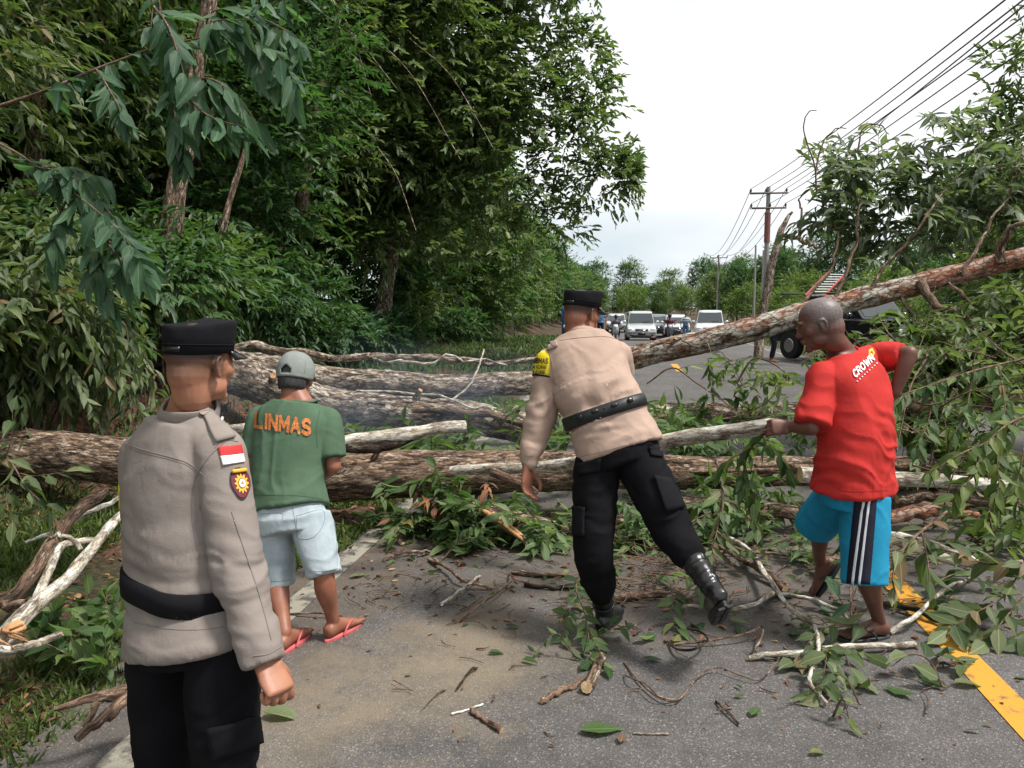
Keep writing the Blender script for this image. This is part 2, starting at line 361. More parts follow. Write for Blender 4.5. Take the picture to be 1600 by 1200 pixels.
def soil_mat():
    m_ = bpy.data.materials.new('forest_soil'); m_.use_nodes = True; t = m_.node_tree; b = t.nodes['Principled BSDF']; lk = t.links.new
    tc_ = N(t, 'ShaderNodeTexCoord'); a = N(t, 'ShaderNodeTexNoise'); a.inputs['Scale'].default_value = 1.1; a.inputs['Detail'].default_value = 8; lk(tc_.outputs['Object'], a.inputs['Vector'])
    c = N(t, 'ShaderNodeTexNoise'); c.inputs['Scale'].default_value = 26; c.inputs['Detail'].default_value = 8; lk(tc_.outputs['Object'], c.inputs['Vector'])
    r = N(t, 'ShaderNodeValToRGB'); e = r.color_ramp.elements; e[0].position = .36; e[0].color = (.035, .055, .016, 1); e[1].position = .56; e[1].color = (.12, .068, .040, 1); lk(a.outputs['Fac'], r.inputs[0])
    r2 = N(t, 'ShaderNodeValToRGB'); e = r2.color_ramp.elements; e[0].position = .35; e[0].color = (.25, .22, .2, 1); e[1].position = .7; e[1].color = (1.2, 1.1, 1, 1); lk(c.outputs['Fac'], r2.inputs[0])
    m1 = N(t, 'ShaderNodeMixRGB', blend_type='MULTIPLY'); m1.inputs[0].default_value = 1; lk(r.outputs[0], m1.inputs[1]); lk(r2.outputs[0], m1.inputs[2]); lk(m1.outputs[0], b.inputs['Base Color'])
    b.inputs['Roughness'].default_value = .95; bn = N(t, 'ShaderNodeBump'); bn.inputs['Distance'].default_value = .03; lk(c.outputs['Fac'], bn.inputs['Height']); lk(bn.outputs[0], b.inputs['Normal']); return m_
g = Geo(); g.add(np.stack([X, Y, Z], -1).reshape(-1, 3), quads=np.stack([i, i + 1, i + nx + 1, i + nx], -1)); g.obj('ground', soil_mat(), kind='structure')

def asphalt_mat():
    m_ = bpy.data.materials.new('asphalt'); m_.use_nodes = True; t = m_.node_tree; b = t.nodes['Principled BSDF']; lk = t.links.new
    tc_ = N(t, 'ShaderNodeTexCoord'); co = tc_.outputs['Object']
    def nse(s, d, **k):
        n = N(t, 'ShaderNodeTexNoise'); n.inputs['Scale'].default_value = s; n.inputs['Detail'].default_value = d; lk(co, n.inputs['Vector']); return n
    def ramp(src, *st):
        r = N(t, 'ShaderNodeValToRGB'); e = r.color_ramp.elements
        while len(e) < len(st): e.new(.5)
        for k, (p_, c) in enumerate(st): e[k].position = p_; e[k].color = (*c, 1)
        lk(src, r.inputs[0]); return r
    big = nse(.9, 6); mid = nse(7, 6); fin = nse(160, 3)
    r0 = ramp(big.outputs['Fac'], (.35, (.090, .086, .085)), (.65, (.124, .118, .115)))
    vo = N(t, 'ShaderNodeTexVoronoi'); vo.inputs['Scale'].default_value = 170; lk(co, vo.inputs['Vector'])
    sp = N(t, 'ShaderNodeSeparateColor'); lk(vo.outputs['Color'], sp.inputs[0])
    r1 = ramp(sp.outputs[0], (0, (.62, .62, .63)), (.80, (1.0, 1.0, 1.0)), (.94, (1.4, 1.36, 1.32)), (1, (2.3, 2.2, 2.1)))
    m1 = N(t, 'ShaderNodeMixRGB', blend_type='MULTIPLY'); m1.inputs[0].default_value = 1; lk(r0.outputs[0], m1.inputs[1]); lk(r1.outputs[0], m1.inputs[2])
    r2 = ramp(mid.outputs['Fac'], (.3, (.8, .79, .78)), (.7, (1.15, 1.12, 1.1))); m2 = N(t, 'ShaderNodeMixRGB', blend_type='MULTIPLY'); m2.inputs[0].default_value = 1; lk(m1.outputs[0], m2.inputs[1]); lk(r2.outputs[0], m2.inputs[2])
    # sawdust and mud trodden into the lane
    col = m2.outputs[0]
    for cx, cy, rx, ry, c_, am in ((-.75, 3.3, .50, .70, (.24, .19, .125), .68), (.1, 4.3, 1.2, .8, (.10, .078, .058), .7), (-1.9, 4.2, .7, 2.2, (.11, .08, .055), .75), (.6, 5.5, 3.2, 1.2, (.085, .068, .052), .6), (-1.25, 2.6, .35, .7, (.24, .19, .125), .45)):
        mpn = N(t, 'ShaderNodeMapping'); mpn.vector_type = 'POINT'; mpn.inputs['Location'].default_value = (-cx / rx, -cy / ry, 0); mpn.inputs['Scale'].default_value = (1 / rx, 1 / ry, 1); lk(co, mpn.inputs[0])
        ln = N(t, 'ShaderNodeVectorMath', operation='LENGTH'); lk(mpn.outputs[0], ln.inputs[0])
        nn = nse(3.4, 7); nn2 = nse(40, 5)
        ad = N(t, 'ShaderNodeMath', operation='MULTIPLY_ADD'); ad.inputs[1].default_value = 1.9; lk(nn.outputs['Fac'], ad.inputs[0]); lk(ln.outputs['Value'], ad.inputs[2])
        ad2 = N(t, 'ShaderNodeMath', operation='MULTIPLY_ADD'); ad2.inputs[1].default_value = 1.1; lk(nn2.outputs['Fac'], ad2.inputs[0]); lk(ad.outputs[0], ad2.inputs[2])
        rr = ramp(ad2.outputs[0], (0, (am, am, am)), (1, (0, 0, 0)))
        mr = N(t, 'ShaderNodeMapRange'); mr.inputs[1].default_value = 1.55; mr.inputs[2].default_value = 2.7; mr.inputs[3].default_value = am; mr.inputs[4].default_value = 0; lk(ad2.outputs[0], mr.inputs[0])
        mxn = N(t, 'ShaderNodeMixRGB'); lk(mr.outputs[0], mxn.inputs[0]); lk(col, mxn.inputs[1]); mxn.inputs[2].default_value = (*c_, 1); col = mxn.outputs[0]; t.nodes.remove(rr)
    lk(col, b.inputs['Base Color']); b.inputs['Roughness'].default_value = .82; b.inputs['Specular IOR Level'].default_value = .35
    ad = N(t, 'ShaderNodeMath', operation='ADD'); lk(vo.outputs['Distance'], ad.inputs[0]); lk(fin.outputs['Fac'], ad.inputs[1])
    bn = N(t, 'ShaderNodeBump'); bn.inputs['Strength'].default_value = .6; bn.inputs['Distance'].default_value = .004; lk(ad.outputs[0], bn.inputs['Height']); lk(bn.outputs[0], b.inputs['Normal']); return m_
ry = np.concatenate([np.arange(-20, 14, .25), np.arange(14, 60, .5), np.arange(60, 900, 30)]); rx = np.array([-2.22, -1.9, 0, 2, 4, 5.3, 5.62]); X, Y = np.meshgrid(rx, ry)
e0 = (fbm(np.stack([ry * 2, ry * 0, ry * 0], -1), 3, 7) - .5) * .22; X = X.copy(); X[:, 0] += e0 + .36 * sstep(ry, 3.6, 4.8); X[:, 1] = np.maximum(X[:, 1], X[:, 0] + .05); X[:, -1] += e0[::-1]; k = len(rx); i = (np.arange(len(ry) - 1)[:, None] * k + np.arange(k - 1)).ravel()
g = Geo(); g.add(np.stack([X, Y, dip(Y) + .010], -1).reshape(-1, 3), quads=np.stack([i, i + 1, i + k + 1, i + k], -1)); g.obj('road', asphalt_mat(), kind='structure')
def paint_mat(name, col, wear):
    m_ = mat(name, col, .7, bump=.5, bscale=160, bdist=.002); t = m_.node_tree; b = t.nodes['Principled BSDF']; lk = t.links.new
    tc_ = N(t, 'ShaderNodeTexCoord'); n = N(t, 'ShaderNodeTexNoise'); n.inputs['Scale'].default_value = 9; n.inputs['Detail'].default_value = 9; n.inputs['Roughness'].default_value = .7; lk(tc_.outputs['Object'], n.inputs['Vector'])
    r = N(t, 'ShaderNodeValToRGB'); e = r.color_ramp.elements; e[0].position = .38 + wear; e[0].color = (.075, .068, .062, 1); e[1].position = .50 + wear; e[1].color = (*col, 1); lk(n.outputs['Fac'], r.inputs[0]); lk(r.outputs[0], b.inputs['Base Color']); return m_
def strip(x0, x1, y0, y1, m_, name, z=.0145):
    n = max(2, int((y1 - y0) / .5)); yy = np.linspace(y0, y1, n); a = (fbm(np.stack([yy * 5, yy * 0, yy * 0], -1), 2, 3) - .5) * .02
    V = np.vstack([np.stack([x0 + a, yy, dip(yy) + z], -1), np.stack([x1 - a, yy, dip(yy) + z], -1)]); g = Geo(); g.add(V, quads=[[q, n + q, n + q + 1, q + 1] for q in range(n - 1)]); return g.obj(name, m_, kind='structure')
PW = paint_mat('white_paint', (.27, .25, .20), .03); PY = paint_mat('yellow_paint', (.56, .26, .020), -.05)
strip(-1.82, -1.68, -2, 120, PW, 'edge_line'); strip(5.05, 5.17, -2, 120, PW, 'edge_line')
strip(1.46, 1.60, -2, 5.3, PY, 'centre_line')
for q in range(2, 12): strip(1.46, 1.60, 10 + q * 8, 13 + q * 8, PY, 'centre_line')
strip(1.15, 1.32, 19.4, 22.0, PY, 'centre_line')

# ------------------------------------------------------------------ foliage tools
T2V = np.array([(0, 0, 0), (.5, .42, .10), (0, 1, -.05), (-.5, .42, .10)]); T2F = np.array([(0, 1, 2), (0, 2, 3)])
T6V = np.array([(0, 0, 0), (.42, .24, .08), (.40, .62, .05), (0, 1, -.10), (-.40, .62, .05), (-.42, .24, .08)])
T6F = np.array([(0, 1, 2), (0, 2, 3), (0, 3, 4), (0, 4, 5)])
T8V = np.array([(0, 0, 0), (0, .33, -.01), (0, .68, -.05), (0, 1.06, -.18), (.26, .12, .05), (.50, .38, .06), (.36, .68, .0), (.11, .90, -.09), (-.24, .13, .05), (-.48, .40, .06), (-.37, .67, .0), (-.12, .89, -.09)])
T8F = np.array([(0, 4, 1), (4, 5, 1), (1, 5, 2), (5, 6, 2), (2, 6, 7), (2, 7, 3), (0, 1, 8), (8, 1, 9), (1, 2, 9), (9, 2, 10), (2, 11, 10), (2, 3, 11)])
TM = {'2': (T2V, T2F), '6': (T6V, T6F), '8': (T8V, T8F)}
class Leaves:
    def __init__(s): s.a = []
    def add(s, P_, D, N_, L_, W_, R__):
        n = len(P_); f = lambda x: np.broadcast_to(np.asarray(x, float), (n,))
        s.a.append(np.column_stack([P_, D, N_, f(L_), f(W_), f(R__)])); return s
    def arr(s): return np.vstack(s.a) if s.a else np.zeros((0, 12))
def leaf_frames(A):
    D = unit(A[:, 3:6]); S = unit(np.cross(D, A[:, 6:9])); N_ = np.cross(S, D); return S, D, N_
def leaf_geo(g, A, tmpl='6', mi=0):
    if not len(A): return
    V0, F0 = TM[tmpl]; S, D, N_ = leaf_frames(A); L_, W_ = A[:, 9], A[:, 10]
    curl = RNG.normal(1, .8, len(A))
    V = A[:, None, 0:3] + S[:, None] * (V0[None, :, 0, None] * W_[:, None, None]) + D[:, None] * (V0[None, :, 1, None] * L_[:, None, None]) + N_[:, None] * (V0[None, :, 2, None] * (L_ * curl)[:, None, None])
    F = F0[None] + (np.arange(len(A)) * len(V0))[:, None, None]
    g.add(V.reshape(-1, 3), tris=F.reshape(-1, 3), rnd=np.repeat(A[:, 11], len(V0)), mi=mi, tco=np.tile(V0, (len(A), 1)))
def sprays(O, D, ln, m_, L_, W_, rng, droop=.5, fan=.8, leafdroop=.5, shade=None, g=None, tw=.004, jit=.30, Lj=.42):
    """leafy twigs: m_ leaves set alternately along each of the n twigs starting at O towards D"""
    n = len(O); D = unit(D); ln = np.broadcast_to(np.asarray(ln, float), (n,)); t = (np.arange(m_) + .6) / m_
    side = unit(np.cross(D, [0, 0, 1.]) + rng.normal(0, .25, (n, 3)))
    down = np.array([0, 0, -1.])
    pos = O[:, None] + D[:, None] * (t[None, :, None] * ln[:, None, None]) + down * (t ** 2)[None, :, None] * (droop * ln * .6)[:, None, None]
    sg = np.where(np.arange(m_) % 2 == 0, 1., -1.)[None, :, None]
    dd = D[:, None] * (.55 + .5 * t)[None, :, None] + side[:, None] * sg * fan * (1 - .35 * t)[None, :, None] + down * leafdroop + rng.normal(0, jit, (n, m_, 3))
    nn = np.array([0, 0, 1.]) + D[:, None] * .35 + rng.normal(0, .35, (n, m_, 3))
    Lr = L_ * (1 + rng.uniform(-Lj, Lj, (n, m_))); R__ = (rng.random(n) if shade is None else shade)[:, None] * .6 + rng.random((n, m_)) * .4
    out_ = np.column_stack([pos.reshape(-1, 3), dd.reshape(-1, 3), nn.reshape(-1, 3), Lr.ravel(), Lr.ravel() * W_ / L_, R__.ravel()])
    if g is not None:
        for q in range(n):
            tt = np.linspace(0, .95, 4); pp = O[q] + D[q] * (tt[:, None] * ln[q]) + down * (tt ** 2)[:, None] * droop * ln[q] * .6
            tube(g, pp, [tw, tw * .8, tw * .6, tw * .3], 3, caps=False)
    return out_
def clump_crown(rng, cens, rads, per, ln, m_, L_, W_, face=None, fbias=.7, droop=.5, leafdroop=.5, fan=.8, flat=.75, g=None, jit=.25):
    """sprays on the shells of many small clumps; face biases them to one side"""
    O = []; D = []; S = []
    for c, r in zip(cens, rads):
        d = unit(rng.normal(0, 1, (per, 3)));
        if face is not None:
            fl = rng.random(per) < fbias; dot = d @ face; d[fl & (dot < 0)] *= -1
        d[:, 2] = np.where((d[:, 2] < -.3) & (rng.random(per) < .6), -d[:, 2], d[:, 2])
        rr = r * rng.uniform(.45, 1.0, per) ** .6
        O.append(c + d * rr[:, None] * [1, 1, flat]); D.append(unit(d + [0, 0, .15] + rng.normal(0, .35, (per, 3)))); S.append(np.full(per, rng.random()) * .7 + .3 * rng.random(per))
    O = np.vstack(O); D = np.vstack(D); S = np.concatenate(S)
    return sprays(O, D, ln * (1 + rng.uniform(-.3, .3, len(O))), m_, L_, W_, rng, droop, fan, leafdroop, S, g, jit=jit)
def ellipsoid_clumps(rng, c, ax, n, rc, face=None, fbias=.6, zmin=None, inner=.55):
    d = unit(rng.normal(0, 1, (n, 3)))
    if face is not None: fl = (rng.random(n) < fbias) & (d @ face < 0); d[fl] *= -1
    k = rng.uniform(inner, 1, n) ** .5; cc = np.asarray(c) + d * k[:, None] * np.asarray(ax)
    lump = 1 + (fbm(d * 2.3 + np.asarray(c) * .7, 2, 8) - .5) * .5; cc = np.asarray(c) + (cc - c) * lump[:, None]
    if zmin is not None: cc[:, 2] = np.maximum(cc[:, 2], zmin + rng.random(n) * .8)
    return cc, rc * rng.uniform(.6, 1.3, n)
def limbs_to(g, base, top, tips, r0, rng, seed=0, n=8, forks=10):
    """tapered trunk with limbs that reach towards the crown"""
    base = np.asarray(base, float); top = np.asarray(top, float); k = 9; t = np.linspace(0, 1, k)
    wob = (np.stack([fbm(np.stack([t * 3, t * 0 + seed, t * 0 + q], -1), 2, 3) for q in range(3)], -1) - .5) * np.linalg.norm(top - base) * .12 * (t * (1 - t) * 4)[:, None]
    p = base + (top - base) * t[:, None] + wob; r = r0 * (1 - .72 * t); r[0] *= 1.35
    tube(g, cr(np.column_stack([p, r]), 22)[:, :3], cr(np.column_stack([p, r]), 22)[:, 3], n, .10, 7, seed=seed)
    for q in range(forks):
        tp = tips[rng.integers(len(tips))]; a = np.clip(rng.uniform(.3, .95), 0, 1); j = a * (k - 1); s_ = p[int(j)]; rr = r[int(j)] * .45
        mid = s_ * .5 + tp * .5 + rng.normal(0, .06, 3) * np.linalg.norm(tp - s_); mid[2] += .05 * np.linalg.norm(tp - s_)
        pp = cr(np.array([s_, s_ * .75 + mid * .25, mid, tp]), 9); tube(g, pp, np.linspace(rr, rr * .18, 9), 5, seed=seed + q)
LEAF_ME = {}
def leaf_mesh(key, m_, aspect):
    if key not in LEAF_ME:
        L2 = []
        for v in range(4):
            g = Geo(); V = T8V.copy(); V[:, 0] *= aspect; V[:, 2] *= (.5, 1.2, 2.0, -.8)[v]; V[7, 0] *= 2.2 if key[:4] == 'blue' else 1; V[11, 0] *= 2.2 if key[:4] == 'blue' else 1; V[:, 0] += (V[:, 1] ** 2) * (.04, -.05, .08, -.03)[v]
            # serrated edge: an extra vertex either side
            g.add(V, tris=T8F, tco=T8V); L2.append(g.mesh('leaf', m_))
        LEAF_ME[key] = L2
    return LEAF_ME[key]
def single_leaves(A, parent, key, m_, aspect, name='leaf'):
    me = leaf_mesh(key, m_, aspect); S, D, N_ = leaf_frames(A); off = np.array(parent.location)
    for q in range(len(A)):
        o = bpy.data.objects.new(name, me[q % 4]); l = A[q, 9]
        o.matrix_local = Matrix(((S[q, 0] * l, D[q, 0] * l, N_[q, 0] * l, A[q, 0] - off[0]), (S[q, 1] * l, D[q, 1] * l, N_[q, 1] * l, A[q, 1] - off[1]), (S[q, 2] * l, D[q, 2] * l, N_[q, 2] * l, A[q, 2] - off[2]), (0, 0, 0, 1)))
        o.parent = parent; COL.objects.link(o)
def split_leaves(A, n):
    """nearest n leaves inside the picture, and the rest"""
    v = A[:, :3] - CAM_P; z = v @ CF; u = 800 + 1200 * (v @ CR) / z; w_ = 600 - 1200 * (v @ CU) / z
    ok = (z > .3) & (u > 0) & (u < 1600) & (w_ > 0) & (w_ < 1200); sc_ = np.where(ok, A[:, 9] / np.maximum(z, .1), 0); o = np.argsort(-sc_)
    return A[o[:n]], A[o[n:]]
def clip_air(A, u0, u1, v0, v1, zmax=99):
    """drop leaves that would hang over the open part of the place"""
    v = A[:, :3] - CAM_P; z = v @ CF; u = 800 + 1200 * (v @ CR) / z; w_ = 600 - 1200 * (v @ CU) / z
    return A[~((u > u0) & (u < u1) & (w_ > v0) & (w_ < v1) & (z < zmax))]

GR = dict(dark=[(0, (.022, .052, .020)), (.5, (.050, .108, .038)), (1, (.098, .170, .062))],
          mid=[(0, (.032, .068, .021)), (.5, (.073, .128, .040)), (.97, (.145, .20, .072)), (1, (.24, .17, .06))],
          light=[(0, (.040, .068, .024)), (.45, (.084, .120, .046)), (.85, (.17, .20, .095)), (1, (.19, .12, .07))],
          olive=[(0, (.050, .082, .028)), (.5, (.108, .155, .056)), (.97, (.21, .25, .105)), (1, (.25, .15, .07))],
          blue=[(0, (.028, .070, .036)), (.5, (.055, .115, .060)), (1, (.095, .170, .090))],
          yell=[(0, (.045, .080, .018)), (.5, (.088, .135, .032)), (1, (.17, .21, .055))],
          grey=[(0, (.058, .082, .048)), (.5, (.115, .152, .088)), (1, (.23, .27, .17))])
LM = {k: leaf_mat('leaf_' + k, v, trans=.40, rough=.5) for k, v in GR.items()}
LO = {k: leaf_mat('leafone_' + k, v, trans=.40, rough=.52, spec=.35, objvar=True) for k, v in GR.items()}
BK = dict(grey=bark_mat('bark_grey', (.085, .060, .045), (.27, .19, .135), (.56, .49, .40), .52, 0, 12, .35),
          brown=bark_mat('bark_brown', (.075, .046, .032), (.28, .185, .125), (.52, .42, .32), .42, 0, 16, .22),
          red=bark_mat('bark_red', (.09, .050, .036), (.30, .165, .11), (.50, .48, .42), .60, .9, 8, .6),
          pale=bark_mat('bark_pale', (.26, .20, .14), (.50, .44, .35), (.68, .65, .58), .55, 0, 14, .25, .4, .008),
          dark=bark_mat('bark_dark', (.030, .022, .015), (.10, .07, .048), (.22, .18, .14), .25, 0, 16, .3),
          stick=bark_mat('bark_stick', (.085, .052, .035), (.25, .16, .11), (.42, .34, .26), .35, 0, 30, .2, .5, .004))
CUT = mat('cut_wood', (.52, .36, .20), .8, var=.35, vscale=30, bump=.6, bscale=90, bdist=.004, stretch=(1, 1, 1))
SPLINT = mat('splintered_wood', (.42, .22, .10), .75, var=.45, vscale=20, bump=1, bscale=60, bdist=.01)
# ------------------------------------------------------------------ trees beside the road
TOCAM = lambda c: unit(CAM_P - np.asarray(c))
def limbs_path(g, p, r0, seed):
    D = cr(np.column_stack([p, np.linspace(r0 * 1.1, r0 * .6, len(p))]), 40); tube(g, D[:, :3], D[:, 3], 14, .10, 7, seed=seed)
def tree(name, label, group, x, y, h, ax, czf=.55, nclump=45, rc=.8, per=14, m_=11, L_=.14, W_=.05, tmpl='6', leaf='mid', bark='brown', r0=.16, ln=.5, droop=.5, leafdroop=.5, lean=(0, 0), zmin=.3, singles=0, seed=1, face=True, fan=.8, extra=None, forks=12, cx=0, cy=0, clip=None, aspect=.36, twigs=False, inner=.55, paths=()):
    rng = np.random.default_rng(seed); zb = float(H(x, y)); T = thing(name, label, 'tree', (x, y, zb), group)
    c = np.array([x + cx, y + cy, zb + h * czf]); f = TOCAM(c) if face else None
    if f is not None: f = unit(f + [.35, 0, .25])
    cc, rr = ellipsoid_clumps(rng, c, ax, nclump, rc, f, .75, zb + zmin, inner)
    if extra is not None: cc = np.vstack([cc, [e[:3] for e in extra]]); rr = np.concatenate([rr, [e[3] for e in extra]])
    gb = Geo(); limbs_to(gb, (x, y, zb - .2), (x + lean[0], y + lean[1], zb + h * .9), cc, r0, rng, seed, 10, forks); gt = Geo() if twigs else None
    A = clump_crown(rng, cc, rr, per, ln, m_, L_, W_, f, .7, droop, leafdroop, fan, g=gt)
    if clip: A = clip_air(A, *clip)
    gb.obj('trunk', BK[bark], T)
    for q_, (pth, rr_) in enumerate(paths): g9 = Geo(); limbs_path(g9, np.array(pth), rr_, q_); g9.obj('stem', BK[bark], T)
    if twigs: gt.obj('twigs', BK['dark'], T)
    if singles:
        A1, A = split_leaves(A, singles); single_leaves(A1, T, leaf + str(aspect), LO[leaf], aspect)
    g = Geo(); leaf_geo(g, A, tmpl); g.obj('crown', LM[leaf], T, kind='stuff'); return T
def tpx(u, z): return CAM_P + z * (CF + (u - 800) / 1200 * CR)
LW = 'trees of the forest edge left of the road'
# wall of forest on the left, near to far
tree('tree', 'light green tree with drooping leaf sprays at the left edge of the forest', LW, -7.0, 5.6, 6.5, (1.6, 2.2, 3.0), .52, 60, .7, 20, 12, .145, .045, '8', 'light', 'brown', .12, .55, .75, .75, singles=280, seed=11, zmin=1.5, clip=(222, 345, 190, 500, 9), aspect=.32)
tree('tree', 'tree with dull green pointed leaves and mottled trunk behind the near officer', LW, -8.6, 9.6, 9.5, (2.2, 2.4, 4.0), .6, 55, .85, 18, 11, .15, .062, '6', 'olive', 'brown', .16, .55, .7, .7, singles=150, seed=12, lean=(1.3, .3), clip=(225, 335, 230, 480, 9.2), paths=(([P(236, 520, 9.0), P(243, 470, 9.0), P(258, 410, 9.0), P(270, 340, 9.0), P(276, 290, 9.0), P(290, 230, 9.0), P(305, 120, 9.0), P(325, 20, 9.0), P(335, -80, 9.0)], .135), ([P(322, 480, 10.5), P(338, 400, 10.5), P(360, 310, 10.5), P(385, 230, 10.5)], .06)))
tree('tree', 'glossy dark green tree filling the shade behind the man in green', LW, -8.2, 13.5, 10, (2.5, 2.6, 5.0), .48, 90, .85, 18, 12, .15, .068, '6', 'dark', 'dark', .15, .6, .45, .35, seed=13)
tree('tree', 'tall tree with greyish leaves rising above the second fallen trunk', LW, -9.5, 17.0, 14, (3.4, 3.2, 6.6), .50, 130, 1.0, 18, 11, .17, .075, '6', 'olive', 'brown', .2, .65, .5, .5, seed=14, paths=(([P(470, 330, 16), P(485, 200, 16), P(495, 150, 16), P(508, 100, 16), P(524, 40, 16), P(545, -40, 16)], .12),), clip=(480, 552, 15, 120, 15.8))
ex = [(x, y, z, r) for x, y, z, r in ((-3.4, 20.6, 12.4, 1.4), (-4.4, 20.4, 11.2, 1.5), (-2.9, 20.8, 7.3, 1.3), (-4.2, 20.2, 6.6, 1.4), (-3.2, 20.6, 9.6, 1.3), (-4.2, 20.2, 4.4, 1.3), (-2.4, 21, 10.2, 1.1), (-1.7, 21.2, 6.2, .9), (-5.2, 20, 9.4, 1.6), (-5.4, 20, 3.0, 1.4), (-2.0, 21.3, 12.6, 1.1), (-1.0, 21.5, 5.0, .8), (-.5, 21.8, 5.3, .7), (-1.9, 21, 5.4, 1.0), (-1.4, 21.5, 7.2, .8), (-2.6, 21, 6.6, 1.1), (-1.6, 21.6, 8.2, .8), (-2.4, 21.2, 9.0, 1.0), (-2.8, 21, 4.3, 1.0), (-2.2, 21.5, 3.7, .8), (-3.6, 20.5, 3.3, 1.0), (-1.5, 22, 11.0, 1.0), (-2.6, 21.4, 11.4, 1.2), (-3.8, 21, 10.2, 1.3), (-4.6, 20, 8, 1.3), (-4.4, 20, 5.6, 1.3), (-3.2, 21, 8.0, 1.2), (.0, 21.9, 5.1, .45), (-3.4, 20.4, 5.0, 1.2))]
tree('tree', 'biggest forest tree whose crown leans out over the left lane', LW, -7.2, 21.0, 15.5, (3.6, 3.6, 5.6), .56, 130, 1.2, 50, 12, .185, .085, '6', 'olive', 'grey', .26, .65, .45, .4, seed=15, lean=(1.5, 0), extra=ex, forks=34, clip=(1003, 1600, -900, 500), paths=[([P(u0, v0, z0), P(u0 + du * .5, v0 + dv * .35, z0 - .3), P(u0 + du, v0 + dv, z0 - .5)], .011) for u0, v0, z0, du, dv in ((480, 8, 14.5, 140, 130), (470, 120, 14, 90, 40), (560, 40, 16, 160, 210), (640, 60, 17, 130, 170), (590, 230, 15.5, 60, 130), (520, 0, 15, 60, 150))])
tree('tree', 'dark rounded tree standing beyond the overhanging crown', LW, -8.5, 27, 12, (3.2, 3.4, 5.6), .46, 100, 1.1, 16, 11, .22, .08, '2', 'dark', 'dark', .2, .7, .4, .4, seed=16)
tree('tree', 'middle green tree on the grass verge beyond the officer in tan', LW, -7.4, 34, 9, (2.6, 3.0, 4.3), .44, 100, 1.0, 16, 11, .24, .09, '2', 'mid', 'brown', .16, .7, .4, .4, seed=17)
# large shrubs at the foot of the wall
UND = 'undergrowth shrubs at the foot of the forest'
for q, (x, y, h, lf, Ls, dr) in enumerate(((-5.6, 5.0, 1.6, 'light', .13, .8), (-6.0, 7.2, 1.9, 'mid', .14, .7), (-6.3, 9.0, 1.7, 'light', .13, .5), (-6.8, 11.0, 2.3, 'dark', .16, .4), (-7.2, 13.5, 1.8, 'mid', .14, .4), (-7.4, 16.0, 2.2, 'dark', .17, .4), (-7.2, 19.0, 1.6, 'blue', .16, .4), (-7.4, 22.5, 1.9, 'mid', .17, .4), (-7.8, 26, 2.2, 'yell', .18, .4), (-7.3, 30, 1.6, 'mid', .18, .4), (-7.6, 36, 2.4, 'light', .2, .4))):
    ad = {'light': 'light green', 'mid': 'middle green', 'dark': 'dark glossy', 'blue': 'bluish green', 'yell': 'bright yellow-green'}[lf]
    h *= .32 if y < 15 else .8; lf = lf if y < 6 else {'light': 'mid', 'mid': 'dark'}.get(lf, lf)
    T = tree('shrub', ad + ' shrub at the foot of the forest wall', UND, x, y, h, (1.2, 1.5, h * .5), .5, 26, .45, 16, 10, Ls, Ls * .36, '6' if y < 14 else '2', lf, 'stick', .03, .4, .5, dr, zmin=.1, seed=30 + q, forks=8, singles=60 if q < 2 else 0); T['category'] = 'shrub'
    T['label'] = ad + ' shrub ' + ('nearest the left edge of the picture', 'behind the brown bank by the first trunk', 'above the roots of the second trunk', 'behind the black cap of the near officer', 'behind the grey cap of the man in green', 'right of the grey cap under the dark tree', 'in the bluish smoke below the forest', 'on the grass verge left of the tan officer', 'just left of the tan officer\'s cap', 'beyond the tan officer beside the blue truck', 'farthest along the left verge')[q]

def droop_shrub(label, areas, leaf, L_, W_, seed, singles=120):
    r_ = np.random.default_rng(seed); c0 = P(*areas[0][:3]); b = np.array([c0[0], c0[1], float(H(c0[0], c0[1]))]); T = thing('shrub', label, 'shrub', b); A = []; gt = Geo()
    for u, v, z, ru, rv, rz, n in areas:
        d = r_.normal(0, .45, (n, 3)); O = np.array([P(u + a * ru, v + e * rv, z + f * rz) for a, e, f in d]); O[:, 2] = np.maximum(O[:, 2], H(O[:, 0], O[:, 1]) + .08)
        D = unit(r_.normal(0, .7, (n, 3)) + [.4, -.3, -.15]); A.append(sprays(O, D, .42, 11, L_, W_, r_, .9, .7, .9, None, gt)); k = P(u, v + rv * .3, z + .4); tube(gt, cr([b, (b + k) / 2 + [0, 0, .3], k], 10), np.linspace(.02, .006, 10), 5)
    A = np.vstack(A); A[:, 2] = np.maximum(A[:, 2], H(A[:, 0], A[:, 1]) + .02); gt.obj('stems', BK['stick'], T, kind='stuff'); A1, A = split_leaves(A, singles); single_leaves(A1, T, leaf + '0.34', LO[leaf], .34); g = Geo(); leaf_geo(g, A, '8'); g.obj('leaves', LM[leaf], T, kind='stuff')
droop_shrub('drooping light green shrub over the earth bank at the left edge, above the nearest trunk', [(40, 470, 6.3, 110, 60, .4, 60), (130, 500, 6.6, 90, 60, .4, 60), (60, 560, 6.4, 110, 40, .4, 36), (170, 560, 7.2, 50, 60, .4, 24)], 'light', .13, .045, 601)
droop_shrub('dark leafy creeper spilling over the bank between the nearest and second trunks', [(250, 470, 8.6, 90, 40, .3, 40), (90, 620, 6.6, 120, 16, .2, 12), (230, 640, 7.0, 60, 20, .2, 10)], 'mid', .10, .04, 602, 60)
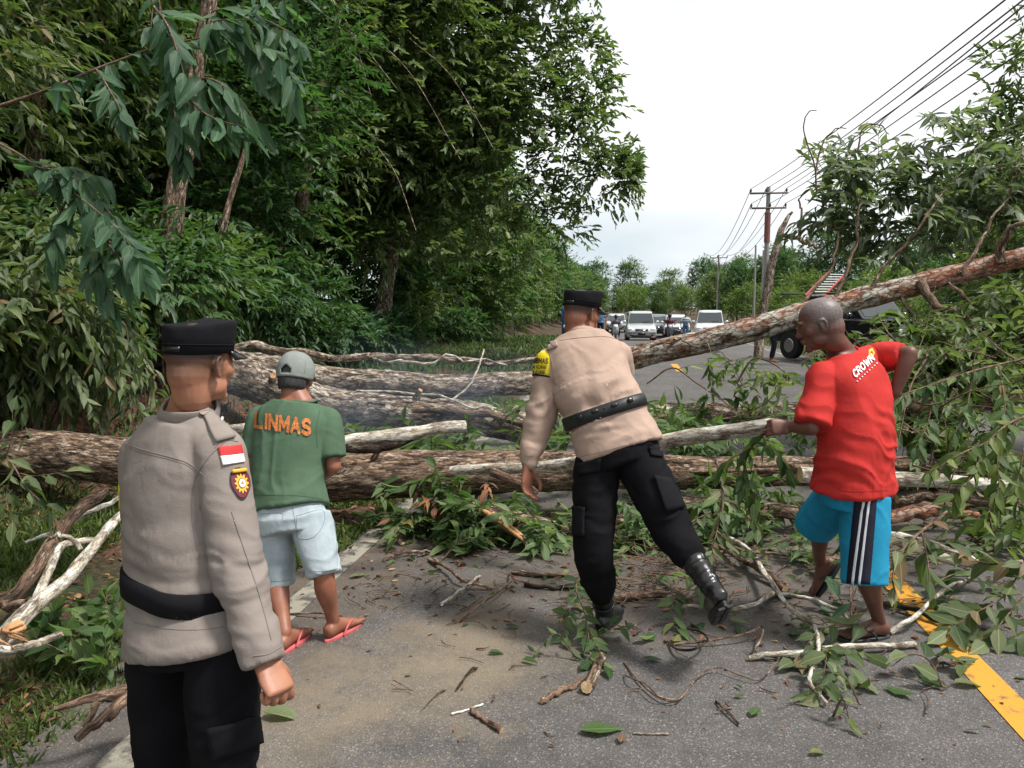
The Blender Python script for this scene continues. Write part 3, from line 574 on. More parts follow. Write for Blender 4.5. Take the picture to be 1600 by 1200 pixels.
# dense woodland behind: four kinds, each placed many times
def kind_tree(name, label, h, ax, lf, nl, Ls, bark, seed, r0=.16, czf=.6, n=90, rc=1.0):
    rng = np.random.default_rng(seed); T = thing(name, label, 'tree', (0, -60, -30)); c = np.array([0, -60, -30 + h * czf])
    cc, rr = ellipsoid_clumps(rng, c, ax, n, rc, None, 0, -30 + h * .08, .5); gb = Geo(); limbs_to(gb, (0, -60, -30.3), (.3, -60, -30 + h * .9), cc, r0, rng, seed, 8, 14)
    A = clump_crown(rng, cc, rr, nl, .8, 9, Ls, Ls * .45, np.array([0, 0, 1.]), .4, .4, .4)
    gb.obj('trunk', BK[bark], T); g = Geo(); leaf_geo(g, A, '2'); g.obj('crown', LM[lf], T, kind='stuff'); return T
ORD = ['nearest', 'second', 'third', 'fourth', 'fifth', 'sixth', 'seventh', 'eighth', 'ninth', 'tenth', 'eleventh', 'twelfth', 'thirteenth', 'farthest']; cnt_ = {}
K = [kind_tree('tree', 'x', 11, (3.0, 3.0, 5.2), 'dark', 16, .32, 'dark', 71, czf=.5), kind_tree('tree', 'x', 10, (2.8, 2.8, 4.9), 'mid', 16, .30, 'brown', 72, czf=.48), kind_tree('tree', 'x', 9, (2.4, 2.4, 4.4), 'olive', 16, .28, 'grey', 73, czf=.5),
     kind_tree('tree', 'x', 4.2, (1.9, 1.9, 1.9), 'yell', 12, .22, 'brown', 74, .08, .5, 46, .6)]
used = set()
def put(kind, x, y, sc, group, label, rz=None):
    rz = RNG.uniform(0, 6.28) if rz is None else rz; z = float(H(x, y)); src = K[kind]
    if kind not in used: used.add(kind); r = src; r.location = (x, y, z); r.rotation_euler.z = rz; r.scale = (sc, sc, sc * RNG.uniform(.92, 1.08)); r['label'] = label; r['group'] = group; return r
    r = link_copy(src, (x, y, z), rz, (sc, sc, sc * RNG.uniform(.92, 1.08)), label); r['group'] = group; return r
for x, y, k, sc in ((-11, 4, 0, .9), (-12, 8, 1, 1.0), (-12.5, 12, 0, 1.1), (-13, 16, 0, 1.2), (-13, 20.5, 2, 1.4), (-13, 25, 0, 1.3), (-17, 7, 0, 1.2), (-17.5, 13, 0, 1.3), (-18, 19, 0, 1.5), (-17, 26, 1, 1.5), (-24, 12, 0, 1.6), (-24, 22, 0, 1.7), (-12, 31, 0, 1.2), (-16, 36, 1, 1.4), (-10.5, 38, 2, 1.1), (-9.4, 0, 0, 1.0), (-14, 1, 1, 1.2), (-20, 2, 0, 1.4), (-28, 32, 0, 1.8), (-22, 44, 0, 1.6)):
    put(k, x, y, sc, 'forest trees deep behind the left forest edge', 'shaded forest tree standing deep behind the leafy left forest edge')
for q, (x, y, k, sc) in enumerate(((-8.6, 43, 1, .92), (-9, 50, 0, .85), (-8.5, 57, 2, .90), (-8.5, 65, 1, .85), (-8.2, 74, 0, .78), (-8, 84, 2, .82), (-8, 96, 1, .78), (-8, 110, 0, .75), (-7.5, 128, 2, .8), (-7, 148, 1, .8), (-14, 62, 0, 1.1), (-14, 80, 0, 1.0), (-14, 100, 1, 1.0), (-14, 125, 0, 1.0))):
    put(k, x, y, sc, 'trees lining the left of the road towards the cars', ORD[q] + ' tree from the near end of the left row towards the cars')
for q, (x, y, k, sc) in enumerate(((-3, 175, 1, .62), (2, 185, 0, .66), (7, 178, 2, .70), (-8, 180, 0, .8), (12, 185, 1, .7), (17, 175, 0, .8), (-14, 190, 1, .9), (0, 205, 2, .95), (6, 210, 0, .85), (24, 185, 1, .9), (32, 200, 0, 1.0), (-22, 205, 0, 1.0))):
    put(k, x, y, sc, 'distant trees closing the view above the cars', 'distant hazy green tree above the queue of cars at the end of the road')
for q, (x, y, sc) in enumerate(((-8.6, 46, .5), (-8.3, 53, .45), (-8.0, 61, .5), (-8.2, 70, .5), (-7.8, 80, .5), (-7.6, 92, .6), (-7.4, 106, .6), (-6.8, 125, .7), (-6.2, 150, .8))):
    put(3, x, y, sc, 'bushes along the left verge towards the cars', ORD[q] + ' bright bush from the near end of the left verge by the cars')
for x, y, k, sc in [(x_, 165 + 9 * math.sin(x_), (3, 1, 3, 0, 2)[q_ % 5], (1.5, .62, 1.3, .60, .66)[q_ % 5]) for q_, x_ in enumerate(range(-60, 80, 6))] + [(x_, 235 + 12 * math.sin(x_ * 2.1), k_, 1.5) for x_, k_ in zip(range(-110, 150, 11), [0, 1, 2] * 20)]:
    put(k, x, y, sc, 'far wood across the end of the road', 'far bluish tree or bush in the wood that closes the end of the road')
RT = 'trees and bushes right of the road beyond the fallen crown'
for x, y, k, sc in sorted(((12.2, 92, 0, .62), (15.5, 84, 0, .80), (19, 78, 0, .85), (14, 66, 3, .95), (11.5, 60, 3, .80), (11.2, 74, 3, .9), (15.5, 48, 3, 1.0), (12.5, 40, 3, .85), (18, 55, 0, .60), (17, 40, 1, .62), (21, 46, 1, .8), (24, 62, 0, 1.0), (14.5, 31, 3, 1.05), (18, 31, 1, .60), (13.0, 24, 3, .9), (16, 22, 1, .62), (20, 26, 1, .8), (12, 115, 2, .8), (15, 135, 0, .8), (22, 120, 1, 1), (10.5, 50, 3, .55), (10.6, 33, 3, .5), (28, 38, 0, 1.0), (26, 22, 0, 1.0)), key=lambda a: a[1]):
    nm_ = 'dark tree' if k == 0 else 'green tree' if k < 3 else 'bright yellow-green bush'; cnt_[nm_] = cnt_.get(nm_, 0) + 1
    put(k, x, y, sc, RT, ORD[cnt_[nm_] - 1] + ' ' + nm_ + ' from the camera on the right roadside beyond the fallen crown')
tree('tree', 'tall tree at the right edge of the picture with whorled leaf tufts against the sky', None, 9.0, 17.5, 7.4, (1.7, 2.4, 3.2), .56, 80, .7, 18, 10, .17, .055, '6', 'olive', 'grey', .15, .45, .3, .1, seed=51, singles=0)
tree('tree', 'leafy tree behind the leaning trunk at the right edge', None, 7.9, 13.5, 3.8, (1.5, 2.0, 1.8), .5, 60, .6, 18, 10, .15, .05, '6', 'mid', 'stick', .08, .45, .4, .4, seed=52)
tree('tree', 'low dense thicket of narrow leaves right of the pickup truck', None, 8.0, 16.5, 2.6, (1.8, 2.2, 1.3), .45, 50, .5, 18, 10, .15, .045, '6', 'light', 'stick', .05, .4, .5, .4, seed=53, zmin=.1)

# grass on the verges, one mass each
def grass(name, label, x0, x1, y0, y1, n, h0, lf, seed, keep=None):
    rng = np.random.default_rng(seed); x = rng.uniform(x0, x1, n); y = y0 + (y1 - y0) * rng.random(n) ** 1.5
    k = fbm(np.stack([x * 1.3, y * 1.3, x * 0], -1), 3, 12) > .42
    if keep is not None: k &= keep(x, y)
    x, y = x[k], y[k]; z = H(x, y); n = len(x); O = np.stack([x, y, z], -1); D = np.stack([rng.normal(0, .6, n), rng.normal(0, .6, n), np.ones(n) * .7], -1)
    g = Geo(); leaf_geo(g, np.column_stack([O, D, rng.normal(0, 1, (n, 3)), h0 * rng.uniform(.5, 1.4, n), np.full(n, h0 * .13), rng.random(n)]), '2'); o = g.obj(name, LM[lf]); tag(o, label, 'grass', None, 'stuff')
grass('grass', 'short green grass on the near left verge', -4.8, -2.05, 1.0, 7.5, 38000, .065, 'yell', 81)
grass('grass', 'short weeds at the left edge of the asphalt by the fallen trunks', -4.2, -1.80, 4.0, 13, 22000, .09, 'yell', 82, keep=lambda x, y: (-x > 1.82 + .4 * (1 - sstep(y, 3.6, 4.8))))
grass('grass', 'long grass on the left verge below the forest', -8.5, -2.2, 11, 48, 30000, .20, 'mid', 83)
grass('grass', 'tufts of grass on the brown bank under the forest', -8.0, -4.4, 3, 14, 6000, .14, 'light', 84)
grass('grass', 'long grass on the right verge around the pickup truck', 5.7, 12, 9, 60, 26000, .22, 'light', 85)
def litter(name, label, n, x0, x1, y0, y1, cols, L_, seed, keep=None, zf=H, lift=.012):
    rng = np.random.default_rng(seed); x = rng.uniform(x0, x1, n); y = rng.uniform(y0, y1, n)
    if keep is not None: k = keep(x, y, rng); x, y = x[k], y[k]
    n = len(x); z = (zf(x, y) if zf is H else np.full(n, zf)) + lift; a = rng.uniform(0, 6.28, n)
    D = np.stack([np.cos(a), np.sin(a), rng.normal(0, .15, n)], -1); g = Geo(); Lr = L_ * rng.uniform(.4, 1.4, n)
    leaf_geo(g, np.column_stack([np.stack([x, y, z], -1), D, np.array([0, 0, 1]) + rng.normal(0, .3, (n, 3)), Lr, Lr * rng.uniform(.25, .5, n), rng.random(n)]), '6'); o = g.obj(name, cols); tag(o, label, 'leaf litter', None, 'stuff')
DRY = leaf_mat('leaf_dry', [(0, (.06, .025, .015)), (.4, (.13, .055, .03)), (.75, (.24, .10, .035)), (1, (.32, .22, .10))], trans=.1, rough=.7)
litter('leaf_litter', 'brown and orange dead leaves on the left verge', 2600, -5.2, -2.0, 1.2, 8, DRY, .06, 91)
litter('leaf_litter', 'dead leaves caught on the brown bank', 2500, -8, -4.2, 3.5, 14, DRY, .08, 92)
litter('leaf_litter', 'crumbs of bark and dry leaf strewn over the asphalt', 1700, -2.0, 4.5, 2.2, 7.5, DRY, .030, 93, zf=.012, lift=.004, keep=lambda x, y, r: r.random(len(x)) < np.clip((y - 1.9) / 2.2, .08, 1) * (.35 + (fbm(np.stack([x, y, x * 0], -1) * 1.6, 3, 6) > .5)))
# ------------------------------------------------------------------ fallen trunks, logs and branches
def pp3(pts): return np.array([P(u, v, z) for u, v, z in pts])
def log_mesh(g, pts, rad, n=28, res=60, noise=.05, nfreq=7, bend=.0, seed=0, endmi=None):
    D = cr(np.column_stack([pts, np.broadcast_to(rad, (len(pts),))]), res); p = D[:, :3]
    if bend: t = np.linspace(0, 1, res); p = p + (np.stack([fbm(np.stack([t * 9, t * 0 + seed * 3.1 + q, t * 0], -1), 2, 3) for q in range(3)], -1) - .5) * bend
    tube(g, p, np.maximum(D[:, 3], .002), n, noise, nfreq, seed=seed, endmi=endmi); return p
def log(name, label, cat, pts, rad, bark, group=None, world=False, ends=True, part='trunk', **k):
    p = np.array(pts, float) if world else pp3(pts); b = p[len(p) // 2].copy(); T = thing(name, label, cat, b, group); g = Geo(); q = log_mesh(g, p, np.array(rad, float), endmi=1 if ends else None, **k); g.obj(part, [BK[bark], CUT], T); return T, q
def branch(T, pts, r0, r1, bark='stick', name='branch', res=18, n=7, bend=.03, seed=1):
    g = Geo(); p = log_mesh(g, pp3(pts) if len(pts[0]) == 3 and max(pts[0][0], pts[0][1]) > 30 else np.array(pts), np.linspace(r0, r1, len(pts)), n, res, .06, 20, bend, seed); g.obj(name, BK[bark], T); return p
def cloud(rng, areas, L_, W_, m_=9, ln=.35, droop=.5, ld=.5, fan=.8, g=None, up=.2):
    """sprays scattered inside soft blobs of the place: (u, v, depth, ru, rv, rdepth, count)"""
    out_ = []
    for u, v, z, ru, rv, rz, n in areas:
        d = rng.normal(0, .45, (n, 3)); O = np.array([P(u + a * ru, v + b * rv, z + c * rz) for a, b, c in d]); O[:, 2] = np.maximum(O[:, 2], .03 + rng.random(n) * .10)
        D = unit(rng.normal(0, 1, (n, 3)) * [1, 1, .6] + [0, 0, up] - CF * .25); D[:, 2] = np.where((O[:, 2] < .2) & (D[:, 2] < 0), -D[:, 2] * .3, D[:, 2])
        A = sprays(O, D, ln, m_, L_, W_, rng, droop, fan, ld, None, g); A[:, 2] = np.maximum(A[:, 2], .02 + .03 * rng.random(len(A)))
        A[:, 5] = np.where((A[:, 2] < L_ * .8) & (A[:, 5] < -.1), .05, A[:, 5]); out_.append(A)
    return np.vstack(out_)
def foliage(T, A, leaf, tmpl='6', singles=0, aspect=.4, name='foliage'):
    if singles: A1, A = split_leaves(A, singles); single_leaves(A1, T, leaf + str(aspect), LO[leaf], aspect)
    if len(A): g = Geo(); leaf_geo(g, A, tmpl); g.obj(name, LM[leaf], T, kind='stuff')
rng = np.random.default_rng(404)

# A: nearest trunk, across the whole road
TA, pa = log('fallen_tree', 'thick brown fallen trunk nearest the people, lying across the whole road', 'fallen tree',
             [(-260, 712, 6.0), (-60, 712, 6.0), (90, 714, 5.95), (280, 738, 5.85), (470, 750, 5.75), (640, 745, 5.7), (860, 736, 5.8), (1060, 738, 5.9), (1280, 738, 6.1), (1480, 738, 6.3), (1640, 735, 6.5), (1900, 740, 6.7)],
             [.195, .188, .183, .183, .180, .175, .155, .130, .116, .104, .095, .07], 'brown', n=48, res=240, noise=.05, nfreq=12, bend=.08)
branch(TA, [(700, 790, 5.4), (790, 812, 5.35), (900, 828, 5.4), (1010, 812, 5.6)], .085, .06, 'brown', res=30, n=14)
branch(TA, [(1040, 788, 5.5), (1130, 792, 5.5), (1245, 800, 5.4)], .07, .05, 'brown', res=24, n=12)
branch(TA, [(1400, 792, 5.5), (1480, 790, 5.6), (1580, 786, 5.7)], .04, .03, 'stick')
g = Geo(); q = pp3([(760, 800, 5.3), (800, 828, 5.1), (828, 852, 5.0), (846, 876, 4.95)]); 
for s in range(9):
    o = rng.normal(0, .018, 3); tube(g, cr(q + o * np.array([[1], [1.1], [.8], [.6]]), 10), np.linspace(.030, .003, 10) * rng.uniform(.5, 1), 6, .2, 30, seed=s)
g.obj('splintered_end', SPLINT, TA)
gt = Geo(); A = cloud(rng, [(730, 812, 5.45, 120, 22, .25, 30), (780, 836, 5.3, 130, 30, .3, 50), (660, 835, 5.4, 60, 26, .3, 16), (1000, 860, 5.1, 80, 26, .3, 8), (1110, 800, 5.5, 110, 40, .3, 30), (1130, 700, 6.2, 120, 30, .2, 22), (1230, 850, 5.0, 90, 26, .3, 8), (1060, 690, 6.5, 120, 22, .3, 30), (880, 690, 6.2, 70, 18, .3, 18), (700, 705, 6.1, 60, 14, .2, 9), (690, 775, 5.4, 60, 30, .15, 12), (1180, 770, 5.6, 70, 30, .2, 12), (600, 760, 5.45, 20, 30, .1, 2)], .12, .048, 9, .32, .6, .5, g=gt)
gt.obj('twigs', BK['stick'], TA, kind='stuff'); foliage(TA, A, 'mid', '8', 300)
A = cloud(rng, [(700, 790, 5.3, 40, 50, .15, 6), (740, 760, 5.4, 40, 16, .1, 2), (680, 850, 5.2, 80, 24, .2, 4)], .10, .038, 6, .25, .7, .8)
g = Geo(); leaf_geo(g, A, '8'); g.obj('dry_leaves', DRY, TA, kind='stuff')

# B: second trunk from the left bank
TB, pb = log('fallen_tree', 'middle fallen trunk with flaking pale bark coming down from the left bank', 'fallen tree',
             [(130, 520, 9.6), (240, 545, 9.2), (370, 590, 8.6), (500, 628, 8.2), (620, 646, 8.0), (740, 655, 7.9), (860, 662, 7.9), (1010, 650, 8.3), (1160, 648, 8.6), (1320, 640, 8.9), (1520, 636, 9.2)],
             [.30, .26, .225, .195, .175, .165, .155, .145, .135, .12, .09], 'grey', n=44, res=220, noise=.085, nfreq=9, bend=.14, seed=2)
branch(TB, [(650, 640, 7.7), (760, 648, 7.6), (850, 668, 7.5), (880, 700, 7.4)], .05, .02, 'brown', bend=.12)
branch(TB, [(560, 612, 7.9), (680, 618, 7.8), (760, 640, 7.6), (830, 655, 7.5)], .014, .010, 'pale', bend=.08)
gt = Geo(); A = cloud(rng, [(860, 640, 7.4, 70, 20, .4, 16), (1080, 660, 7.6, 180, 12, .3, 28), (640, 694, 6.9, 160, 12, .3, 36), (470, 690, 7.2, 80, 16, .3, 16), (1230, 660, 7.4, 120, 12, .3, 16), (980, 668, 7.2, 90, 16, .3, 20)], .13, .05, 9, .34, .5, .4, g=gt)
gt.obj('twigs', BK['stick'], TB, kind='stuff'); foliage(TB, A, 'mid', '8', 250)

# C: the farthest trunk, rising to the right with its crown
TC, pc0 = log('fallen_tree', 'far fallen trunk with orange and grey bark rising to a leafy crown at the right', 'fallen tree',
              [(100, 545, 9.7), (230, 552, 9.5), (370, 572, 9.2), (500, 588, 9.0), (620, 600, 8.9), (740, 603, 8.8), (840, 598, 8.7), (930, 575, 8.6)],
              [.22, .195, .175, .155, .145, .14, .137, .134], 'grey', n=40, res=150, noise=.07, nfreq=10, bend=.12, seed=3)
g = Geo(); pc = log_mesh(g, pp3([(900, 586, 8.63), (930, 575, 8.6), (1000, 556, 8.45), (1100, 533, 8.2), (1200, 508, 8.0), (1300, 478, 7.9), (1440, 441, 7.8), (1560, 412, 7.7), (1700, 368, 7.6), (1950, 270, 7.6), (2100, 200, 7.6)]), np.array([.138, .136, .132, .128, .124, .118, .108, .10, .09, .06, .02]), 40, 170, .06, 10, .06, 4); o_ = g.obj('trunk', BK['red'], TC); o_['label'] = 'orange-patched upper half of the trunk'
branch(TC, [(1020, 545, 8.2), (1060, 532, 8.0), (1100, 540, 7.95), (1140, 560, 7.9)], .012, .006, bend=.15)
for q, b_ in enumerate(([(1560, 412, 7.6), (1575, 370, 7.5), (1600, 348, 7.4), (1650, 340, 7.4)], [(1440, 441, 7.7), (1470, 480, 7.5), (1515, 500, 7.4), (1510, 545, 7.4), (1520, 600, 7.4)], [(1350, 462, 7.8), (1400, 400, 7.8), (1450, 330, 7.8), (1500, 270, 8.4)], [(1300, 478, 7.8), (1330, 400, 7.9), (1340, 330, 8), (1330, 270, 8.5)],
                        [(1500, 430, 7.6), (1540, 360, 7.8), (1580, 290, 7.9), (1600, 220, 8.5)], [(1240, 495, 7.9), (1290, 430, 8), (1310, 380, 8.1), (1300, 330, 8.6)], [(1480, 440, 7.7), (1560, 520, 7.5), (1600, 590, 7.4)], [(1400, 450, 7.8), (1440, 520, 7.6), (1450, 590, 7.5), (1500, 640, 7.3)])):
    branch(TC, b_, (.05 if q < 2 else .022), .006, 'stick' if q % 2 else 'brown', bend=.10, seed=q)
for q, b_ in enumerate(([(1275, 300, 8.0), (1274, 262, 8.0), (1262, 225, 8.0), (1256, 195, 8.0), (1262, 176, 8), (1275, 172, 8)], [(1275, 270, 8.0), (1285, 225, 8.0), (1305, 202, 8.0), (1322, 200, 8)], [(1340, 235, 7.9), (1350, 200, 7.9), (1375, 195, 7.9), (1388, 210, 7.9)], [(1150, 600, 7.4), (1180, 560, 7.3), (1230, 590, 7.2), (1180, 640, 7.2), (1130, 655, 7.1)], [(1010, 600, 7.6), (1050, 575, 7.5), (1090, 600, 7.3), (1150, 640, 7.2)])):
    branch(TC, b_, .010, .005, 'stick', 'vine', 24, 5, .02, seed=q)
gt = Geo(); rngc = np.random.default_rng(77)
areas = [(1330, 255, 8.6, 60, 40, .4, 34), (1400, 265, 8.6, 80, 50, .4, 34), (1310, 330, 8.6, 55, 45, .4, 34), (1400, 330, 8.5, 90, 55, .4, 44), (1480, 300, 8.5, 80, 60, .4, 44), (1560, 300, 8.4, 60, 60, .4, 38), (1430, 385, 8.6, 90, 28, .3, 24), (1370, 385, 8.6, 40, 16, .3, 8), (1470, 190, 8.5, 26, 34, .3, 7), (1600, 330, 8.3, 60, 60, .4, 34), (1560, 220, 8.8, 40, 40, .3, 16), (1760, 280, 8.2, 110, 110, .5, 40), (1960, 230, 7.8, 110, 110, .5, 40), (1520, 240, 8.5, 60, 40, .3, 14)]
A = cloud(rngc, areas, .155, .050, 10, .42, .4, .4, .8, gt); gt.obj('twigs', BK['stick'], TC, kind='stuff'); foliage(TC, A, 'grey', '8', 300, .34, 'crown')
gt = Geo(); areas = [(1480, 530, 7.2, 100, 45, .5, 110), (1570, 500, 7.3, 60, 55, .5, 80), (1450, 560, 7.0, 90, 50, .5, 90), (1560, 570, 7.0, 80, 60, .6, 110), (1400, 600, 6.9, 50, 30, .4, 26), (1440, 670, 6.6, 60, 30, .4, 26), (1400, 540, 7.4, 50, 20, .4, 14), (1500, 620, 6.8, 100, 40, .4, 50), (1550, 720, 6.2, 70, 60, .4, 46), (1480, 700, 6.4, 70, 40, .4, 24), (1560, 860, 5.2, 60, 40, .4, 26), (1130, 590, 7.5, 120, 30, .3, 8), (1220, 600, 7.3, 90, 35, .3, 10), (1190, 565, 7.6, 110, 14, .3, 5)]
A = cloud(rngc, areas, .13, .048, 8, .36, .6, .6, .7, gt); gt.obj('twigs', BK['stick'], TC, kind='stuff'); foliage(TC, A, 'olive', '6', 0)

# thin dead tree lying along the far side of the trunks
TD, _ = log('fallen_branch', 'long thin dead branch lying above the farthest trunk', 'branch', [(340, 545, 9.3), (450, 552, 9.2), (560, 556, 9.1), (680, 562, 9.0), (760, 568, 8.9), (850, 566, 8.8)], [.05, .05, .045, .04, .035, .02], 'grey', n=10, bend=.22, seed=5, part='stem')
branch(TD, [(560, 556, 9.1), (620, 566, 9.0), (700, 560, 8.9), (790, 566, 8.8)], .022, .010, 'pale', bend=.15); branch(TD, [(690, 640, 8.2), (735, 600, 8.4), (752, 560, 8.6), (756, 545, 8.8)], .014, .008, 'pale', bend=.03)

# logs that people hold or that rest on the trunks
TE, _ = log('log', 'short barkless log with a dark split underside held by the man in green', 'log', [(345, 672, 4.6), (430, 668, 4.5), (520, 690, 4.4), (560, 688, 4.4), (620, 682, 4.4), (680, 670, 4.45), (727, 667, 4.5)], [.028, .032, .034, .042, .046, .036, .034], 'pale', n=18, noise=.10, nfreq=10, bend=.01, seed=6, part='wood')
g = Geo(); log_mesh(g, pp3([(530, 698, 4.38), (575, 700, 4.36), (610, 695, 4.38), (650, 684, 4.40)]), [.022, .036, .036, .010], 12, 24, .25, 14, .01, 3); g.obj('dark_split', BK['dark'], TE)
TF, _ = log('log', 'long pale log carried across by the tan officer and the man in red', 'log', [(704, 735, 4.95), (760, 733, 4.85), (830, 730, 4.7), (900, 722, 4.5), (1040, 690, 4.12), (1110, 678, 3.90), (1180, 668, 3.72), (1212, 664, 3.67)], [.026, .038, .034, .036, .040, .039, .036, .034], 'pale', n=20, noise=.06, nfreq=10, bend=.012, seed=7, part='wood')
branch(TF, [(770, 738, 4.75), (800, 750, 4.65), (828, 762, 4.6), (840, 770, 4.58)], .030, .014, 'stick', 'stub', bend=.0)
log('log', 'smooth pale grey log behind the man in red resting against the nearest trunk', 'log', [(1250, 742, 5.4), (1390, 748, 5.4), (1480, 752, 5.4), (1590, 762, 5.35)], [.055, .055, .05, .045], 'pale', n=18, seed=8, part='wood')
log('log', 'broken brown log on the right lying above the pale grey one', 'log', [(1385, 628, 6.6), (1440, 632, 6.6), (1500, 640, 6.6), (1560, 628, 6.6), (1640, 620, 6.7)], [.06, .075, .06, .055, .05], 'stick', n=16, noise=.15, seed=9, bend=.06, part='wood')
for lb, pts, rd, bk in (('reddish split timber under the pale grey log', [(1380, 808, 5.2), (1450, 800, 5.2), (1530, 806, 5.2)], [.04, .045, .02], 'red'), ('dark broken bough under the pale grey log', [(1400, 780, 5.4), (1470, 776, 5.4), (1600, 790, 5.4)], [.035, .04, .03], 'brown'),
                        ('bare pale branch right of the blue shorts, the upper of two', [(1370, 828, 4.7), (1430, 842, 4.6), (1500, 865, 4.5), (1545, 885, 4.45), (1600, 880, 4.4)], [.02, .022, .02, .018, .015], 'pale'), ('bare pale branch right of the blue shorts, the lower of two', [(1350, 822, 4.5), (1400, 845, 4.4), (1470, 870, 4.35), (1540, 890, 4.3)], [.028, .03, .026, .02], 'pale'),
                        ('thick rotten brown branch leaning on the left verge', [(165, 768, 4.7), (130, 790, 4.5), (95, 830, 4.25), (60, 885, 4.0), (20, 930, 3.9), (-60, 960, 3.9)], [.028, .036, .038, .04, .04, .04], 'stick'),
                        ('grey stick behind the thick rotten branch on the left', [(190, 775, 4.9), (130, 805, 4.7), (100, 822, 4.6), (40, 850, 4.5)], [.014, .016, .016, .01], 'pale')):
    log('fallen_branch', lb, 'branch', pts, rd, bk, n=12, noise=.12, bend=.03, seed=10, part='stem')
# forked pale branch on the left, its broken end towards the camera
TL, _ = log('fallen_branch', 'long forked pale branch with a torn end in the left foreground', 'branch', [(215, 785, 4.2), (190, 805, 4.05), (150, 850, 3.7), (110, 900, 3.35), (60, 940, 3.1), (20, 980, 2.95), (-10, 1010, 2.85)], [.020, .022, .025, .027, .031, .035, .032], 'pale', n=16, noise=.08, bend=.015, seed=12, part='stem')
branch(TL, [(155, 845, 3.75), (125, 846, 3.65), (95, 855, 3.55), (75, 895, 3.35), (50, 950, 3.12)], .017, .020, 'pale', bend=.01)
branch(TL, [(130, 860, 3.6), (100, 835, 3.6), (70, 845, 3.6)], .012, .006, 'pale'); branch(TL, [(60, 940, 3.1), (20, 945, 3.2), (-30, 950, 3.3)], .02, .014, 'stick')
g = Geo()
for s in range(4):
    q = pp3([(30, 978, 2.92), (5, 990, 2.85), (35, 1008 + 4 * s - 12, 2.72)]) + rng.normal(0, .012, 3); tube(g, cr(q, 8), np.linspace(.013, .002, 8), 6, .2, 30, seed=s)
g.obj('torn_end', SPLINT, TL)
log('fallen_branch', 'thin broken branch lying below the forked pale one on the left', 'branch', [(-40, 1020, 2.72), (20, 1012, 2.74), (60, 1005, 2.76), (98, 990, 2.8)], [.012, .013, .014, .010], 'pale', n=9, noise=.1, bend=.02, seed=13, part='stem')
TG, _ = log('fallen_branch', 'forked brown branch on the grass beside the near officer', 'branch', [(240, 1060, 2.75), (215, 1072, 2.74), (180, 1085, 2.70), (140, 1092, 2.64), (85, 1108, 2.62)], [.024, .026, .024, .016, .008], 'stick', n=12, noise=.12, bend=.01, seed=14, part='stem')
branch(TG, [(218, 1070, 2.72), (195, 1095, 2.62), (165, 1120, 2.52), (120, 1150, 2.45)], .026, .014); branch(TG, [(150, 1100, 2.58), (140, 1122, 2.52), (130, 1135, 2.5)], .013, .010, 'stick', bend=0)

# broken stubs and knots on the trunks
def stubs(T, path, spec, bark, seed):
    r_ = np.random.default_rng(seed)
    for t, rad, ln, up in spec:
        k = int(t * (len(path) - 2)); c = path[k]; ax = unit(path[k + 1] - path[k]); d = unit(np.array([0, 0, up]) - CF * .8 + r_.normal(0, .25, 3)); d = unit(d - ax * np.dot(d, ax) + ax * .35); g = Geo()
        tube(g, cr([c, c + d * ln * .6, c + d * ln + ax * .02], 10), np.linspace(rad * 1.5, rad * .8, 10), 10, .25, 18, seed=k, endmi=1); g.obj('broken_stub', [BK[bark], SPLINT], T)
stubs(TA, pa, ((.43, .024, .26, .9), (.60, .020, .24, .7), (.72, .028, .22, .4), (.86, .018, .2, .9)), 'brown', 1)
stubs(TB, pb, ((.25, .040, .32, .8), (.42, .030, .30, .9), (.55, .024, .3, .5), (.66, .03, .25, .9)), 'grey', 2)
stubs(TC, pc, ((.25, .018, .2, .9), (.55, .020, .2, -.2), (.75, .02, .2, .9)), 'red', 3)
# strips of loose bark hanging from the nearer trunks
for T_, pth, n_, rr_, bk_ in ((TA, pa, 16, .17, 'brown'), (TB, pb, 16, .17, 'grey')):
    for q in range(n_):
        k = int(rng.uniform(.2, .85) * (len(pth) - 14)); a = rng.uniform(-.2, 1.3); off = (np.array([0, 0, 1]) * math.sin(a) - unit([CF[0], CF[1], 0]) * math.cos(a)); w_ = rng.uniform(.010, .022); V = []; n2 = 7; L0 = int(rng.uniform(6, 14)); lift = rng.uniform(.01, .05)
        R0 = rr_ * (1.02 - .35 * k / len(pth))
        for j in range(n2):
            t = j / (n2 - 1); p = pth[min(len(pth) - 1, k + int(t * L0))] + off * (R0 + lift * t ** 2 + .004); s_ = np.cross(off, unit(pth[k + 1] - pth[k])); V += [p - s_ * w_ * (1 - .6 * t), p + s_ * w_ * (1 - .6 * t)]
        g = Geo(); g.add(np.array(V), quads=[[2 * j, 2 * j + 1, 2 * j + 3, 2 * j + 2] for j in range(n2 - 1)]); o = g.obj('bark_strip', BK['stick'], T_); o.modifiers.new('t', 'SOLIDIFY').thickness = .005
